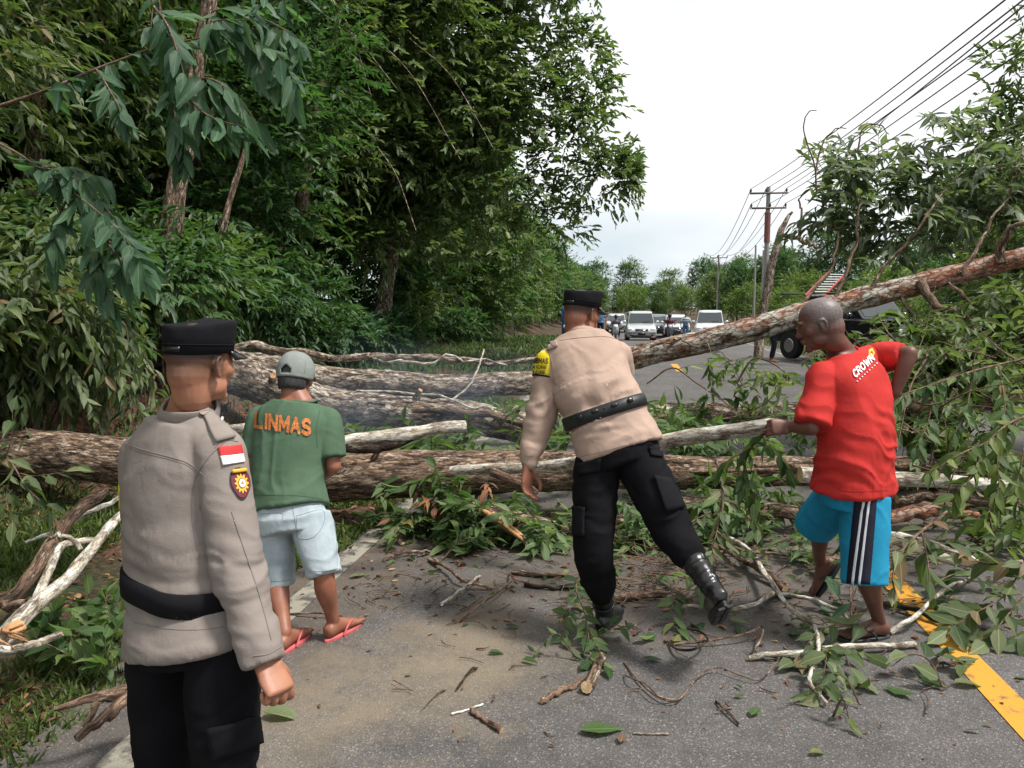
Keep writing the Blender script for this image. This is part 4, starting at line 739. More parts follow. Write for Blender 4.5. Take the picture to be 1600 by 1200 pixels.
# ------------------------------------------------------------------ people
def skin_mat(name, col, hair, grey=0.0):
    m_ = bpy.data.materials.new(name); m_.use_nodes = True; t = m_.node_tree; b = t.nodes['Principled BSDF']; lk = t.links.new
    tcn = N(t, 'ShaderNodeTexCoord')
    n = N(t, 'ShaderNodeTexNoise'); n.inputs['Scale'].default_value = 16; n.inputs['Detail'].default_value = 6; lk(tcn.outputs['Object'], n.inputs['Vector'])
    r = N(t, 'ShaderNodeValToRGB'); e = r.color_ramp.elements; e[0].position = .3; e[1].position = .72
    e[0].color = (col[0] * .82, col[1] * .72, col[2] * .7, 1); e[1].color = (col[0] * 1.15, col[1] * 1.12, col[2] * 1.1, 1); lk(n.outputs['Fac'], r.inputs[0])
    n2 = N(t, 'ShaderNodeTexNoise'); n2.inputs['Scale'].default_value = 420; n2.inputs['Detail'].default_value = 2; lk(tcn.outputs['Object'], n2.inputs['Vector'])
    hr = N(t, 'ShaderNodeValToRGB'); e = hr.color_ramp.elements; e[0].position = .42; e[1].position = .62
    e[0].color = (*hair, 1); g_ = tuple(h * (1 - grey) + .32 * grey for h in hair); e[1].color = (*g_, 1); lk(n2.outputs['Fac'], hr.inputs[0])
    a = N(t, 'ShaderNodeAttribute', attribute_name='rnd'); mxn = N(t, 'ShaderNodeMixRGB'); lk(a.outputs['Fac'], mxn.inputs[0]); lk(r.outputs[0], mxn.inputs[1]); lk(hr.outputs[0], mxn.inputs[2])
    lk(mxn.outputs[0], b.inputs['Base Color']); b.inputs['Roughness'].default_value = .48; b.inputs['Specular IOR Level'].default_value = .45
    b.inputs['Subsurface Weight'].default_value = .12; b.inputs['Subsurface Radius'].default_value = (.012, .005, .003); b.inputs['Subsurface Scale'].default_value = 1.0
    n3 = N(t, 'ShaderNodeTexNoise'); n3.inputs['Scale'].default_value = 260; n3.inputs['Detail'].default_value = 3; lk(tcn.outputs['Object'], n3.inputs['Vector'])
    bn = N(t, 'ShaderNodeBump'); bn.inputs['Strength'].default_value = .35; bn.inputs['Distance'].default_value = .0012; lk(n3.outputs['Fac'], bn.inputs['Height']); lk(bn.outputs[0], b.inputs['Normal'])
    return m_
def cloth_mat(name, col, rough=.85, weave=900, var=.08, worn=None, sheen=.0, spec=.25):
    m_ = bpy.data.materials.new(name); m_.use_nodes = True; t = m_.node_tree; b = t.nodes['Principled BSDF']; lk = t.links.new
    tcn = N(t, 'ShaderNodeTexCoord')
    n = N(t, 'ShaderNodeTexNoise'); n.inputs['Scale'].default_value = 7; n.inputs['Detail'].default_value = 7; n.inputs['Roughness'].default_value = .6; lk(tcn.outputs['Object'], n.inputs['Vector'])
    r = N(t, 'ShaderNodeValToRGB'); e = r.color_ramp.elements; e[0].position = .3; e[1].position = .7
    e[0].color = (*[c * (1 - var) for c in col], 1); e[1].color = (*(worn or [c * (1 + var) for c in col]), 1)
    lk(n.outputs['Fac'], r.inputs[0]); lk(r.outputs[0], b.inputs['Base Color'])
    b.inputs['Roughness'].default_value = rough; b.inputs['Specular IOR Level'].default_value = spec; b.inputs['Sheen Weight'].default_value = 0
    n2 = N(t, 'ShaderNodeTexNoise'); n2.inputs['Scale'].default_value = weave; n2.inputs['Detail'].default_value = 2; lk(tcn.outputs['Object'], n2.inputs['Vector'])
    n3 = N(t, 'ShaderNodeTexNoise'); n3.inputs['Scale'].default_value = 22; n3.inputs['Detail'].default_value = 5; n3.inputs['Distortion'].default_value = .6; lk(tcn.outputs['Object'], n3.inputs['Vector'])
    b1 = N(t, 'ShaderNodeBump'); b1.inputs['Strength'].default_value = .12; b1.inputs['Distance'].default_value = .0008; lk(n2.outputs['Fac'], b1.inputs['Height'])
    b2 = N(t, 'ShaderNodeBump'); b2.inputs['Strength'].default_value = .35; b2.inputs['Distance'].default_value = .006; lk(n3.outputs['Fac'], b2.inputs['Height'])
    n4 = N(t, 'ShaderNodeTexNoise'); n4.inputs['Scale'].default_value = 48; n4.inputs['Detail'].default_value = 4; n4.inputs['Distortion'].default_value = 1.6; lk(tcn.outputs['Object'], n4.inputs['Vector'])
    rd = N(t, 'ShaderNodeMath', operation='PINGPONG'); rd.inputs[1].default_value = .12; lk(n4.outputs['Fac'], rd.inputs[0]); b3 = N(t, 'ShaderNodeBump'); b3.inputs['Strength'].default_value = .16; b3.inputs['Distance'].default_value = .012; lk(rd.outputs[0], b3.inputs['Height'])
    lk(b1.outputs[0], b3.inputs['Normal']); lk(b3.outputs[0], b2.inputs['Normal']); lk(b2.outputs[0], b.inputs['Normal']); return m_

def basis(fwd, up):
    f = unit(fwd); r = unit(np.cross(f, up)); u = np.cross(r, f); return np.column_stack([r, f, u])   # columns right, forward, up
def head_solid(g, c, M, k=1.0):
    W = lambda x, y, z: np.asarray(c) + M @ (np.array([x, y, z]) * k)
    A = lambda *a: np.array(a) * k
    ell(g, W(0, -.012, .032), A(.076, .097, .084), M, 24, 14)
    ell(g, W(0, .030, -.005), A(.066, .066, .075), M, 20, 12)
    ell(g, W(0, .028, -.045), A(.057, .058, .062), M, 20, 12)
    ell(g, W(0, .036, -.078), A(.044, .050, .034), M, 16, 10)
    ell(g, W(0, .076, -.098), A(.022, .018, .017), M)
    ell(g, W(0, -.030, -.025), A(.064, .072, .078), M, 18, 10)
    limb(g, [W(0, -.035, .0), W(0, -.028, -.09)], A(.064, .055), n=20)
    for s in (-1, 1):
        ell(g, W(s * .042, .055, -.018), A(.025, .026, .026), M)
        ell(g, W(s * .030, .083, .026), A(.026, .012, .009), M)
        ell(g, W(s * .012, .095, -.030), A(.009, .010, .008), M)
        ell(g, W(s * .047, .018, -.066), A(.014, .036, .026), M)
        ell(g, W(s * .031, .074, .006), A(.017, .013, .011), M)            # eyelid bulge
        # ear: shell, helix and lobe
        e = [W(s * x, y, z - .012) for x, y, z in ((.072, .010, .012), (.077, .007, .026), (.083, -.005, .031), (.088, -.017, .023), (.087, -.019, .005), (.082, -.011, -.013), (.077, -.001, -.024), (.073, .006, -.017))]
        limb(g, e, A(.005, .005, .005, .005, .005, .0055, .007, .006), n=8, res=20)
        Me = basis(M @ np.array([s * .35, 1, 0]), M[:, 2]); ell(g, W(s * .078, -.004, -.008), A(.005, .017, .025), Me)
    limb(g, [W(0, .086, .018), W(0, .094, -.004), W(0, .103, -.026)], A(.010, .011, .014), n=10)
    ell(g, W(0, .093, -.053), A(.022, .010, .007), M); ell(g, W(0, .090, -.065), A(.020, .011, .0075), M)
def hand_solid(g, wr, d, palm, side, curl=.6, k=1.0, spread=.12, thumb=None):
    """wr wrist, d towards the fingers, palm the way the palm faces, side +1 if the thumb lies on the cross(d, palm) side"""
    d = unit(d); palm = unit(np.asarray(palm) - d * np.dot(palm, d)); s = np.cross(d, palm) * side
    wr = np.asarray(wr, float)
    loft(g, [(wr - d * .02 * k, s * .027 * k, palm * .021 * k), (wr + d * .02 * k, s * .032 * k, palm * .018 * k), (wr + d * .055 * k, s * .041 * k, palm * .016 * k), (wr + d * .088 * k, s * .040 * k, palm * .013 * k)], n=16, res=8, dome=.3)
    for q, (off, L0, r0) in enumerate(((.030, .072, .0092), (.0102, .080, .0095), (-.0100, .075, .0090), (-.0295, .060, .0082))):
        dd = unit(d + s * spread * (1.5 - q) * .6); b = wr + d * .078 * k + s * off * k
        pts = [b]; ang = 0; cc = curl * (1 + .12 * q)
        for seg, fr in enumerate((.46, .31, .23)):
            ang += cc * (.75, 1.05, .8)[seg]
            v = dd * math.cos(ang) + palm * math.sin(ang); pts.append(pts[-1] + v * L0 * fr * k)
        limb(g, pts, np.array([r0 * 1.05, r0, r0 * .93, r0 * .8]) * k, n=10, res=13)
    b = wr + d * .025 * k + s * .026 * k
    td = thumb if thumb is not None else unit(d * .62 + s * .62 + palm * .5)
    p1 = b + td * .038 * k; p2 = p1 + unit(td * .75 + d * .4 + palm * .35 * curl - s * .3 * curl) * .03 * k; p3 = p2 + unit(d * .7 + palm * .4 * curl - s * .4 * curl) * .025 * k
    limb(g, [b, p1, p2, p3], np.array([.016, .0125, .0105, .0085]) * k, n=10, res=12)
def foot_solid(g, an, toe, up, k=1.0):
    """an ankle, toe direction along the sole, up away from the sole; the sole is .075 k below the ankle"""
    t = unit(toe); u = unit(np.asarray(up) - t * np.dot(up, t)); s = np.cross(t, u); an = np.asarray(an, float)
    c = an - u * .045 * k
    loft(g, [(c - t * .050 * k + u * .004, s * .020 * k, u * .022 * k), (c - t * .035 * k + u * .004, s * .031 * k, u * .033 * k), (c + t * .02 * k + u * .012 * k, s * .032 * k, u * .040 * k), (c + t * .08 * k, s * .038 * k, u * .030 * k),
             (c + t * .135 * k - u * .011 * k, s * .046 * k, u * .019 * k), (c + t * .158 * k - u * .015 * k, s * .045 * k, u * .014 * k)], n=18, res=14, dome=.25)
    for q in range(5):
        o = (.030, .012, -.004, -.019, -.033)[q]; l = (.052, .048, .044, .038, .030)[q]; r = (.0125, .0085, .0082, .008, .0075)[q]
        b = c + t * .148 * k + s * o * k - u * .019 * k
        limb(g, [b, b + t * l * .6 * k + u * .003, b + t * l * k - u * .002], np.array([r, r, r * .9]) * k, n=8, res=7)
def torso_secs(sk, grow=0, top=1.0, bottom=-.10, waist=1.0, table=None):
    """sections up the trunk; t runs 0 pelvis .. 1 base of neck"""
    tb = table or [(-.16, .155, .100), (-.02, .170, .112), (.12, .160, .104), (.28, .146 * waist, .098 * waist), (.48, .158, .108), (.68, .176, .114), (.83, .178, .104), (.93, .128, .082), (1.02, .066, .062)]
    o = []
    for t, hw, hd in tb:
        if t > top + 1e-6 or t < bottom - 1e-6: continue
        c = trunk_pt(sk, t); r, f = trunk_rf(sk, t)
        gg = grow
        o.append((c, r * (hw * sk.get('kw', 1) + gg), f * (hd * sk.get('kd', 1) + gg)))
    return o
def trunk_pt(sk, t):
    a = np.array([sk['pelvis'], sk['waist'], sk['chest'], sk['neck']]); ts = [0, .3, .68, 1.0]
    if t < 0: return a[0] + (a[0] - a[1]) / .3 * (-t)
    if t > 1: return a[3] + unit(a[3] - a[2]) * (t - 1) * .5
    dense = cr(a, 61); tt = np.interp(np.linspace(0, 3, 61), [0, 1, 2, 3], ts)
    return np.array([np.interp(t, tt, dense[:, i]) for i in range(3)])
def trunk_rf(sk, t):
    tt = min(max(t, 0), 1); r = unit(sk['hipr'] * (1 - tt) + sk['shr'] * tt)
    ax = unit(trunk_pt(sk, tt + .05) - trunk_pt(sk, tt - .05)); r = unit(r - ax * np.dot(r, ax)); return r, np.cross(ax, r)
def wrinkle(V, Nn, amp, dirs, freq=(3, 22), seed=0, mask=None):
    """soft cloth folds running along dirs[0], repeating across dirs[1]"""
    a = V @ unit(dirs[0]); b = V @ unit(dirs[1]); c = V @ np.cross(unit(dirs[0]), unit(dirs[1]))
    w_ = fbm(V * 5, 2, seed + 9) * 2.0
    q = np.stack([a * freq[0] + w_, b * freq[1] + w_ * 1.5, c * freq[0] * 1.5], -1)
    n1 = 1 - abs(2 * fbm(q, 2, seed) - 1) * 2.2
    lf = fbm(V * 6, 2, seed + 3) - .5
    dsp = amp * (np.clip(n1, -.6, 1) * (.3 + 1.4 * fbm(V * 4.0, 2, seed + 5)) + lf * 1.2)
    if mask is not None: dsp = dsp * mask
    return V + Nn * dsp[:, None]
def solid_obj(name, g, mats, parent, voxel=.006, smooth=3, dec=None, fold=None, rnd=None, **tags):
    V, T, Nn = fuse(g, voxel, smooth, dec)
    if fold:
        for f in fold: V = wrinkle(V, Nn, *f) if not callable(f) else f(V, Nn)
    gg = Geo(); gg.add(V, tris=T, rnd=.0 if rnd is None else rnd(V)); o = gg.obj(name, mats, parent, **tags)
    return o, (V, T), bvh_of(V, T)
def cam_ray(u, v):
    d = unit(CF + (u - 800) / 1200 * CR - (v - 600) / 1200 * CU); return Vector(CAM_P), Vector(d)
def on_surf(bv, u, v, off):
    o, d = cam_ray(u, v); h = bv.ray_cast(o, d)
    if h[0] is None:
        h = bv.find_nearest(Vector(P(u, v, 3.0)))
        return None
    n = h[1] if h[1].dot(d) < 0 else -h[1]
    return np.array(h[0]) + np.array(n) * off
def quad_uv(q, s, t):
    q = np.asarray(q, float); return (1 - t) * ((1 - s) * q[0] + s * q[1]) + t * ((1 - s) * q[3] + s * q[2])
def patch(bv, q, mat_, parent, name, off=.003, nx=10, ny=10, shape=None, **tags):
    """sewn-on piece of cloth laid over a surface; q corners tl,tr,br,bl"""
    g = Geo(); V = []; ok = True
    for j in range(ny + 1):
        for i in range(nx + 1):
            u, v = quad_uv(q, i / nx, j / ny); p = on_surf(bv, u, v, off); V.append(p)
    good = [i for i, p in enumerate(V) if p is not None]
    if not good: return None
    z0 = V[good[0]]; F = []
    for j in range(ny):
        for i in range(nx):
            f = [j * (nx + 1) + i, j * (nx + 1) + i + 1, (j + 1) * (nx + 1) + i + 1, (j + 1) * (nx + 1) + i]
            if all(V[k] is not None for k in f): F.append(f)
    V = np.array([p if p is not None else z0 for p in V])
    back = V - 0; g.add(V, quads=F)
    o = g.obj(name, mat_, parent, **tags)
    sm = o.modifiers.new('thick', 'SOLIDIFY'); sm.thickness = off * .7; sm.offset = 0
    return o
def star_patch(bv, q, fn, mat_, parent, name, off=.004, n=40, c=(.5, .5), **tags):
    g = Geo(); V = []; th = np.linspace(0, 2 * np.pi, n, endpoint=False)
    for r in (0.0001, .33, .66, 1):
        for a in th:
            rr = fn(a) * r; u, v = quad_uv(q, c[0] + rr * math.cos(a), c[1] + rr * math.sin(a)); p = on_surf(bv, u, v, off)
            V.append(p if p is not None else (V[-1] if V else P(u, v, 2)))
    F = [[k * n + i, k * n + (i + 1) % n, (k + 1) * n + (i + 1) % n, (k + 1) * n + i] for k in range(3) for i in range(n)]
    g.add(np.array(V), quads=F); return g.obj(name, mat_, parent, **tags)
def seam(bv, px, mat_, parent, name='seam', r=.0012, off=.0005, **tags):
    px = cr(np.array(px, float), 8 * len(px)); pts = [on_surf(bv, u, v, off) for u, v in px]; pts = [p for p in pts if p is not None]
    if len(pts) < 3: return None
    g = Geo(); tube(g, pts, r, 5); return g.obj(name, mat_, parent, **tags)
def arc(cx, cy, rx, ry, a0, a1, n=9): return [(cx + rx * math.cos(R_(a)), cy + ry * math.sin(R_(a))) for a in np.linspace(a0, a1, n)]
GLYPH = {'L': [[(0, 1), (0, 0), (.7, 0)]], 'I': [[(.1, 0), (.1, 1)]], 'N': [[(0, 0), (0, 1), (.75, 0), (.75, 1)]], 'M': [[(0, 0), (0, 1), (.45, .3), (.9, 1), (.9, 0)]],
 'A': [[(0, 0), (.42, 1), (.84, 0)], [(.16, .33), (.68, .33)]], 'S': [arc(.38, .75, .36, .25, 30, 270, 9) + arc(.38, .25, .38, .25, 90, -150, 9)[1:]],
 'C': [arc(.42, .5, .42, .5, 50, 310, 13)], 'R': [[(0, 0), (0, 1), (.4, 1)] + arc(.42, .74, .30, .26, 90, -90, 7) + [(0, .48)], [(.35, .48), (.75, 0)]],
 'O': [arc(.45, .5, .45, .5, 0, 360, 17)], 'W': [[(0, 1), (.28, 0), (.55, .8), (.82, 0), (1.1, 1)]], 'T': [[(0, 1), (.8, 1)], [(.4, 1), (.4, 0)]],
 'B': [[(0, 0), (0, 1), (.35, 1)] + arc(.38, .76, .28, .24, 90, -90, 7) + [(0, .52)], [(.35, .52)] + arc(.40, .26, .32, .26, 90, -90, 7) + [(0, 0)]],
 'K': [[(0, 0), (0, 1)], [(.7, 1), (.05, .45), (.75, 0)]], 'D': [[(0, 0), (0, 1), (.3, 1)] + arc(.32, .5, .42, .5, 90, -90, 9) + [(0, 0)]], 'E': [[(.65, 1), (0, 1), (0, 0), (.65, 0)], [(0, .5), (.55, .5)]],
 'G': [arc(.42, .5, .42, .5, 50, 330, 13) + [(.84, .42), (.5, .42)]], 'J': [[(.5, 1), (.5, .25)] + arc(.25, .25, .25, .25, 0, -150, 6)], 'P': [[(0, 0), (0, 1), (.4, 1)] + arc(.42, .74, .30, .26, 90, -90, 7) + [(0, .48)]],
 'F': [[(.65, 1), (0, 1), (0, 0)], [(0, .5), (.5, .5)]], 'H': [[(0, 0), (0, 1)], [(.75, 0), (.75, 1)], [(0, .5), (.75, .5)]], 'Y': [[(0, 1), (.4, .5), (.8, 1)], [(.4, .5), (.4, 0)]], ' ': []}
def ribbons(txt, wd=.2, gap=.38):
    """block letters as short thick strokes -> list of quads in (x, y), width of the line"""
    x = 0; Q = []
    for ch in txt:
        gl = GLYPH.get(ch, []); wx = max([p[0] for st in gl for p in st], default=.4)
        for st in gl:
            for (ax_, ay), (bx, by) in zip(st[:-1], st[1:]):
                a = np.array([ax_ + x, ay], float); b = np.array([bx + x, by], float); d = b - a; ln = np.linalg.norm(d)
                if ln < 1e-6: continue
                d /= ln; nn = np.array([-d[1], d[0]]) * wd / 2; a = a - d * wd * .42; b = b + d * wd * .42
                k = max(1, int(ln / .25))
                for q in range(k):
                    p0 = a + (b - a) * q / k; p1 = a + (b - a) * (q + 1) / k; Q.append([p0 - nn, p1 - nn, p1 + nn, p0 + nn])
        x += wx + gap
    return np.array(Q), x - gap
def text_patch(bv, s, q, mat_, parent, name='lettering', off=.003, wd=.2, each=True, **tags):
    """lettering printed on cloth: one part per letter when each is set"""
    Q, w_ = ribbons(s, wd); x = 0; objs = []
    groups = []
    if each:
        for ch in s:
            Qc, wc = ribbons(ch, wd)
            if len(Qc): Qc = Qc.copy(); Qc[..., 0] += x; groups.append(Qc)
            gl = GLYPH.get(ch, []); x += max([p[0] for st in gl for p in st], default=.4) + .38
    else: groups = [Q]
    for Qc in groups:
        V = []; F = []
        for qd in Qc:
            ps = [on_surf(bv, *quad_uv(q, (p[0] + wd / 2) / (w_ + wd), 1 - (p[1] + wd / 2) / (1 + wd)), off + .0002 * (len(F) % 5)) for p in qd]
            if any(p is None for p in ps): continue
            F.append([len(V) + k for k in range(4)]); V += ps
        if F: g = Geo(); g.add(np.array(V), quads=F); objs.append(g.obj(name, mat_, parent, smooth=False, **tags))
    return objs
def ring_on(bv, cen, ax, r1, f1, rad, n, off=.0, k=1.08):
    o = []
    for a in np.linspace(0, 2 * np.pi, n, endpoint=False):
        p = np.asarray(cen) + rad * (math.cos(a) * r1 + k * math.sin(a) * f1); h = bv.ray_cast(Vector(p + ax * .12), Vector(-ax), .3)
        o.append((np.array(h[0]) + ax * off) if h[0] is not None else None)
    good = [x for x in o if x is not None]
    hs = [np.dot(x - cen, ax) for x in good]; mh = np.median(hs) if hs else 0
    out_ = []
    for i, a in enumerate(np.linspace(0, 2 * np.pi, n, endpoint=False)):
        base_ = np.asarray(cen) + rad * (math.cos(a) * r1 + k * math.sin(a) * f1)
        hh = np.dot(o[i] - cen, ax) if o[i] is not None else mh
        out_.append((base_, min(max(hh, mh - .035), mh + .03)))
    H = np.array([x[1] for x in out_]); H = (H + np.roll(H, 1) + np.roll(H, -1) + np.roll(H, 2) + np.roll(H, -2)) / 5
    return np.array([x[0] for x in out_]) + H[:, None] * ax
def neckring(bv, c, M, sk, mat_, T, rad=.066, r=.007):
    ax = unit(c + M @ np.array([0, -.03, -.07]) - sk['neck']); r1 = unit(sk['shr'] - ax * np.dot(sk['shr'], ax)); f1 = np.cross(ax, r1)
    R = ring_on(bv, sk['neck'], ax, r1, f1, rad, 40, .001); g = Geo(); tube(g, np.vstack([R, R[:1]]), r, 8, caps=False); g.obj('neckband', mat_, T)
def collar_ring(bv, c, M, sk, mat_, T, r0=.075, r1_=.068, h=.036):
    ax = unit(c + M @ np.array([0, -.03, -.07]) - sk['neck']); r1 = unit(sk['shr'] - ax * np.dot(sk['shr'], ax)); f1 = np.cross(ax, r1); n = 44
    R = ring_on(bv, sk['neck'], ax, r1, f1, r0, n, -.006); cc = np.asarray(sk['neck']); rows = []
    for hh, f in ((0, 1.0), (.25, 1.02), (.6, .97), (1.0, r1_ / r0), (1.05, r1_ / r0 - .04), (.6, r1_ / r0 - .08), (0, r1_ / r0 - .1)):
        rad = R - cc; along = (rad @ ax)[:, None] * ax; rows.append(cc + along + (rad - along) * f + ax * h * hh)
    g = Geo(); k6 = len(rows) - 1; g.add(np.array(rows).reshape(-1, 3), quads=[[k * n + i, k * n + (i + 1) % n, (k + 1) * n + (i + 1) % n, (k + 1) * n + i] for k in range(k6) for i in range(n)]); g.obj('collar', mat_, T)
def belt_ring(bv, cen, ax, r1, half, mat_, T, thick=.006, n=72, sag=0, name='belt'):
    ax = unit(ax); r1 = unit(r1 - ax * np.dot(r1, ax)); f1 = np.cross(ax, r1); rows = [[], [], [], []]; prev = None
    R = []
    for a in np.linspace(0, 2 * np.pi, n, endpoint=False):
        d = math.cos(a) * r1 + math.sin(a) * f1; rr = []
        for z in (-half, 0, half):
            o_ = cen + ax * z; h = bv.ray_cast(Vector(o_), Vector(d), .24)
            rr.append(h[3] if h[0] is not None else .15)
        R.append(np.median(rr))
    R = np.array(R); R = np.minimum(R, np.median(R) * 1.35); Rs = np.max([np.roll(R, k) for k in (-1, 0, 1)], 0); Rs = sum(np.roll(Rs, k) for k in range(-3, 4)) / 7 + .002
    g = Geo(); V = []
    for z, t in ((-half, -.004), (-half, thick), (0, thick + .0015), (half, thick), (half, -.004)):
        for i, a in enumerate(np.linspace(0, 2 * np.pi, n, endpoint=False)):
            V.append(cen + ax * z + (Rs[i] + t) * (math.cos(a) * r1 + math.sin(a) * f1))
    g.add(np.array(V), quads=[[k * n + i, k * n + (i + 1) % n, ((k + 1) % 5) * n + (i + 1) % n, ((k + 1) % 5) * n + i] for k in range(5) for i in range(n)])
    o = g.obj(name, mat_, T); return o, bvh_of(np.array(V), [t for k in range(4) for i in range(n) for t in ([k * n + i, k * n + (i + 1) % n, (k + 1) * n + i], [k * n + (i + 1) % n, (k + 1) * n + (i + 1) % n, (k + 1) * n + i])])
def head_obj_tools(c, M, k=1.0): return lambda x, y, z: np.asarray(c) + M @ (np.array([x, y, z]) * k)
def police_cap(c, M, parent, tilt=0, k=1.0, tall=1.0):
    W = head_obj_tools(c, M, k); g = Geo(); n = 48; th = np.linspace(0, 2 * np.pi, n, endpoint=False); rows = []
    prof = [(.028, .080, .100, -.004), (.030, .084, .104, -.004), (.052, .0845, .1045, -.004), (.054, .0855, .1055, -.004), (.075, .087, .107, -.003), (.098, .089, .110, 0), (.108, .0885, .1095, 0), (.113, .085, .105, 0), (.112, .070, .088, 0), (.115, .040, .05, 0)]
    for z, a, b, y in prof:
        zz = z if z < .06 else .054 + (z - .054) * tall
        w_ = .0012 * np.sin(th * 7 + z * 60) * (z > .055)
        rows.append([W((a + x) * math.cos(t) * 1, y + (b + x) * math.sin(t), zz + (.012 * math.sin(t) * (z > .09) - .006 * (z < .05) * math.sin(-t)) + (.002 * math.sin(3 * t + 1) if z > .1 else 0)) for t, x in zip(th, w_)])
    V = np.array(rows).reshape(-1, 3); V = np.vstack([V, W(0, 0, .054 + .061 * tall)]); m_ = len(rows)
    q = [[k2 * n + i, k2 * n + (i + 1) % n, (k2 + 1) * n + (i + 1) % n, (k2 + 1) * n + i] for k2 in range(m_ - 1) for i in range(n)]
    t_ = [[(m_ - 1) * n + i, (m_ - 1) * n + (i + 1) % n, m_ * n] for i in range(n)]
    g.add(V, tris=t_, quads=q); cap = g.obj('cap', M_['black_cloth'], parent)
    # peak
    g = Geo(); rows = []
    a_ = np.linspace(-1.12, 1.12, 17) + math.pi / 2
    for r in (0, .35, .7, 1):
        for dz in ((0,) if False else (0,)):
            rows.append([W(.083 * math.cos(t), -.004 + .103 * math.sin(t) + r * .062 * max(0, math.cos((t - math.pi / 2) * 1.25)) ** .7, .034 - r * .020 - .010 * (1 - math.sin(t)) * r) for t in a_])
    V = np.array(rows).reshape(-1, 3); n2 = len(a_); q = [[k2 * n2 + i, k2 * n2 + i + 1, (k2 + 1) * n2 + i + 1, (k2 + 1) * n2 + i] for k2 in range(3) for i in range(n2 - 1)]
    g.add(V, quads=q); o = g.obj('peak', M_['black_leather'], parent); s = o.modifiers.new('t', 'SOLIDIFY'); s.thickness = .004
    g = Geo(); tube(g, [W(.0862 * math.cos(t), -.004 + .1062 * math.sin(t), .0535 + .0 * t) for t in np.linspace(0, 2 * np.pi, 49)], .0016, 6, caps=False); g.obj('cap_seam', M_['black_cloth'], parent)
    # closing strap at the back
    g = Geo(); a2 = np.linspace(-.42, .42, 13) - math.pi / 2
    V = [W(.0865 * math.cos(t), -.004 + .1068 * math.sin(t), z) for z in (.033, .047) for t in a2]; g.add(V, quads=[[i, i + 1, 14 + i, 13 + i] for i in range(12)])
    o = g.obj('strap', M_['black_leather'], parent); s = o.modifiers.new('t', 'SOLIDIFY'); s.thickness = .003
    return cap
def boot(an, knee, toe, up, parent, k=1.0, sole_up=None, bloused=None):
    """leather boot: shaft from half-way up the shin, foot, treaded sole"""
    an = np.asarray(an, float); t = unit(toe); u = unit(np.asarray(up) - t * np.dot(up, t)); s = np.cross(t, u); sh = unit(np.asarray(knee) - an)
    g = Geo(); c = an - u * .045 * k
    limb(g, [an - u * .02, an + sh * .06 * k, an + sh * .14 * k, an + sh * .25 * k], np.array([.047, .047, .053, .060]) * k, n=20)
    loft(g, [(c - t * .060 * k, s * .030 * k, u * .034 * k), (c - t * .03 * k + u * .01, s * .040 * k, u * .048 * k), (c + t * .05 * k + u * .005, s * .041 * k, u * .048 * k), (c + t * .11 * k - u * .006, s * .047 * k, u * .036 * k), (c + t * .17 * k - u * .010, s * .045 * k, u * .028 * k), (c + t * .20 * k - u * .012, s * .034 * k, u * .022 * k)], n=24, res=18, dome=.4)
    solid_obj('boot', g, M_['black_leather'], parent, .005, 2, .5, fold=[(.004, (s, sh), (3, 30), 4)])
    g = Geo(); rows = []
    th = np.linspace(0, 2 * np.pi, 40, endpoint=False)
    for z in (-.036, -.060):
        for a in th:
            x = math.cos(a); y = math.sin(a); ln = .072 + .128 * (1 + x) ; wd = .043 + .007 * math.sin(x * 2.2)
            rows.append(c + t * (-.075 + .15 * (1 + x)) * k + s * y * wd * k * (1 - .25 * max(0, x) ** 4) + u * z * k)
    n = 40; V = np.array(rows); F = [[i, (i + 1) % n, n + (i + 1) % n, n + i] for i in range(n)]
    cen = np.array([V[:n].mean(0), V[n:].mean(0)]); V = np.vstack([V, cen])
    g.add(V, quads=F, tris=[[i, 2 * n, (i + 1) % n] for i in range(n)] + [[n + i, n + (i + 1) % n, 2 * n + 1] for i in range(n)])
    for q in range(11):                                # lugs of the tread
        x = -.062 + q * .026
        if q == 4: continue
        for sgn in (-1, 1):
            w_ = .034 - .012 * (q > 9); cc = c + t * x * k + s * sgn * w_ * .55 * k - u * .063 * k
            bx = np.array([[i, j, l] for l in (-1, 1) for j in (-1, 1) for i in (-1, 1)], float)
            VV = cc + bx[:, :1] * t * .009 * k + bx[:, 1:2] * s * w_ * .42 * k + bx[:, 2:] * u * .005 * k
            g.add(VV, quads=[[0, 2, 3, 1], [4, 5, 7, 6], [0, 1, 5, 4], [2, 6, 7, 3], [0, 4, 6, 2], [1, 3, 7, 5]])
    g.obj('boot_sole', M_['rubber'], parent, smooth=False)
    for h in (.06, .115, .17, .22):                    # straps and buckles round the shaft
        g = Geo(); cc = an + sh * h * k; r = np.interp(h, [0, .14, .25], [.049, .056, .063]) * k; uu = unit(np.cross(sh, s)); vv = np.cross(sh, uu)
        tube(g, [cc + r * (math.cos(a) * uu + math.sin(a) * vv) for a in np.linspace(0, 2 * np.pi, 25)], .0045, 6, caps=False); g.obj('boot_strap', M_['black_leather'], parent)
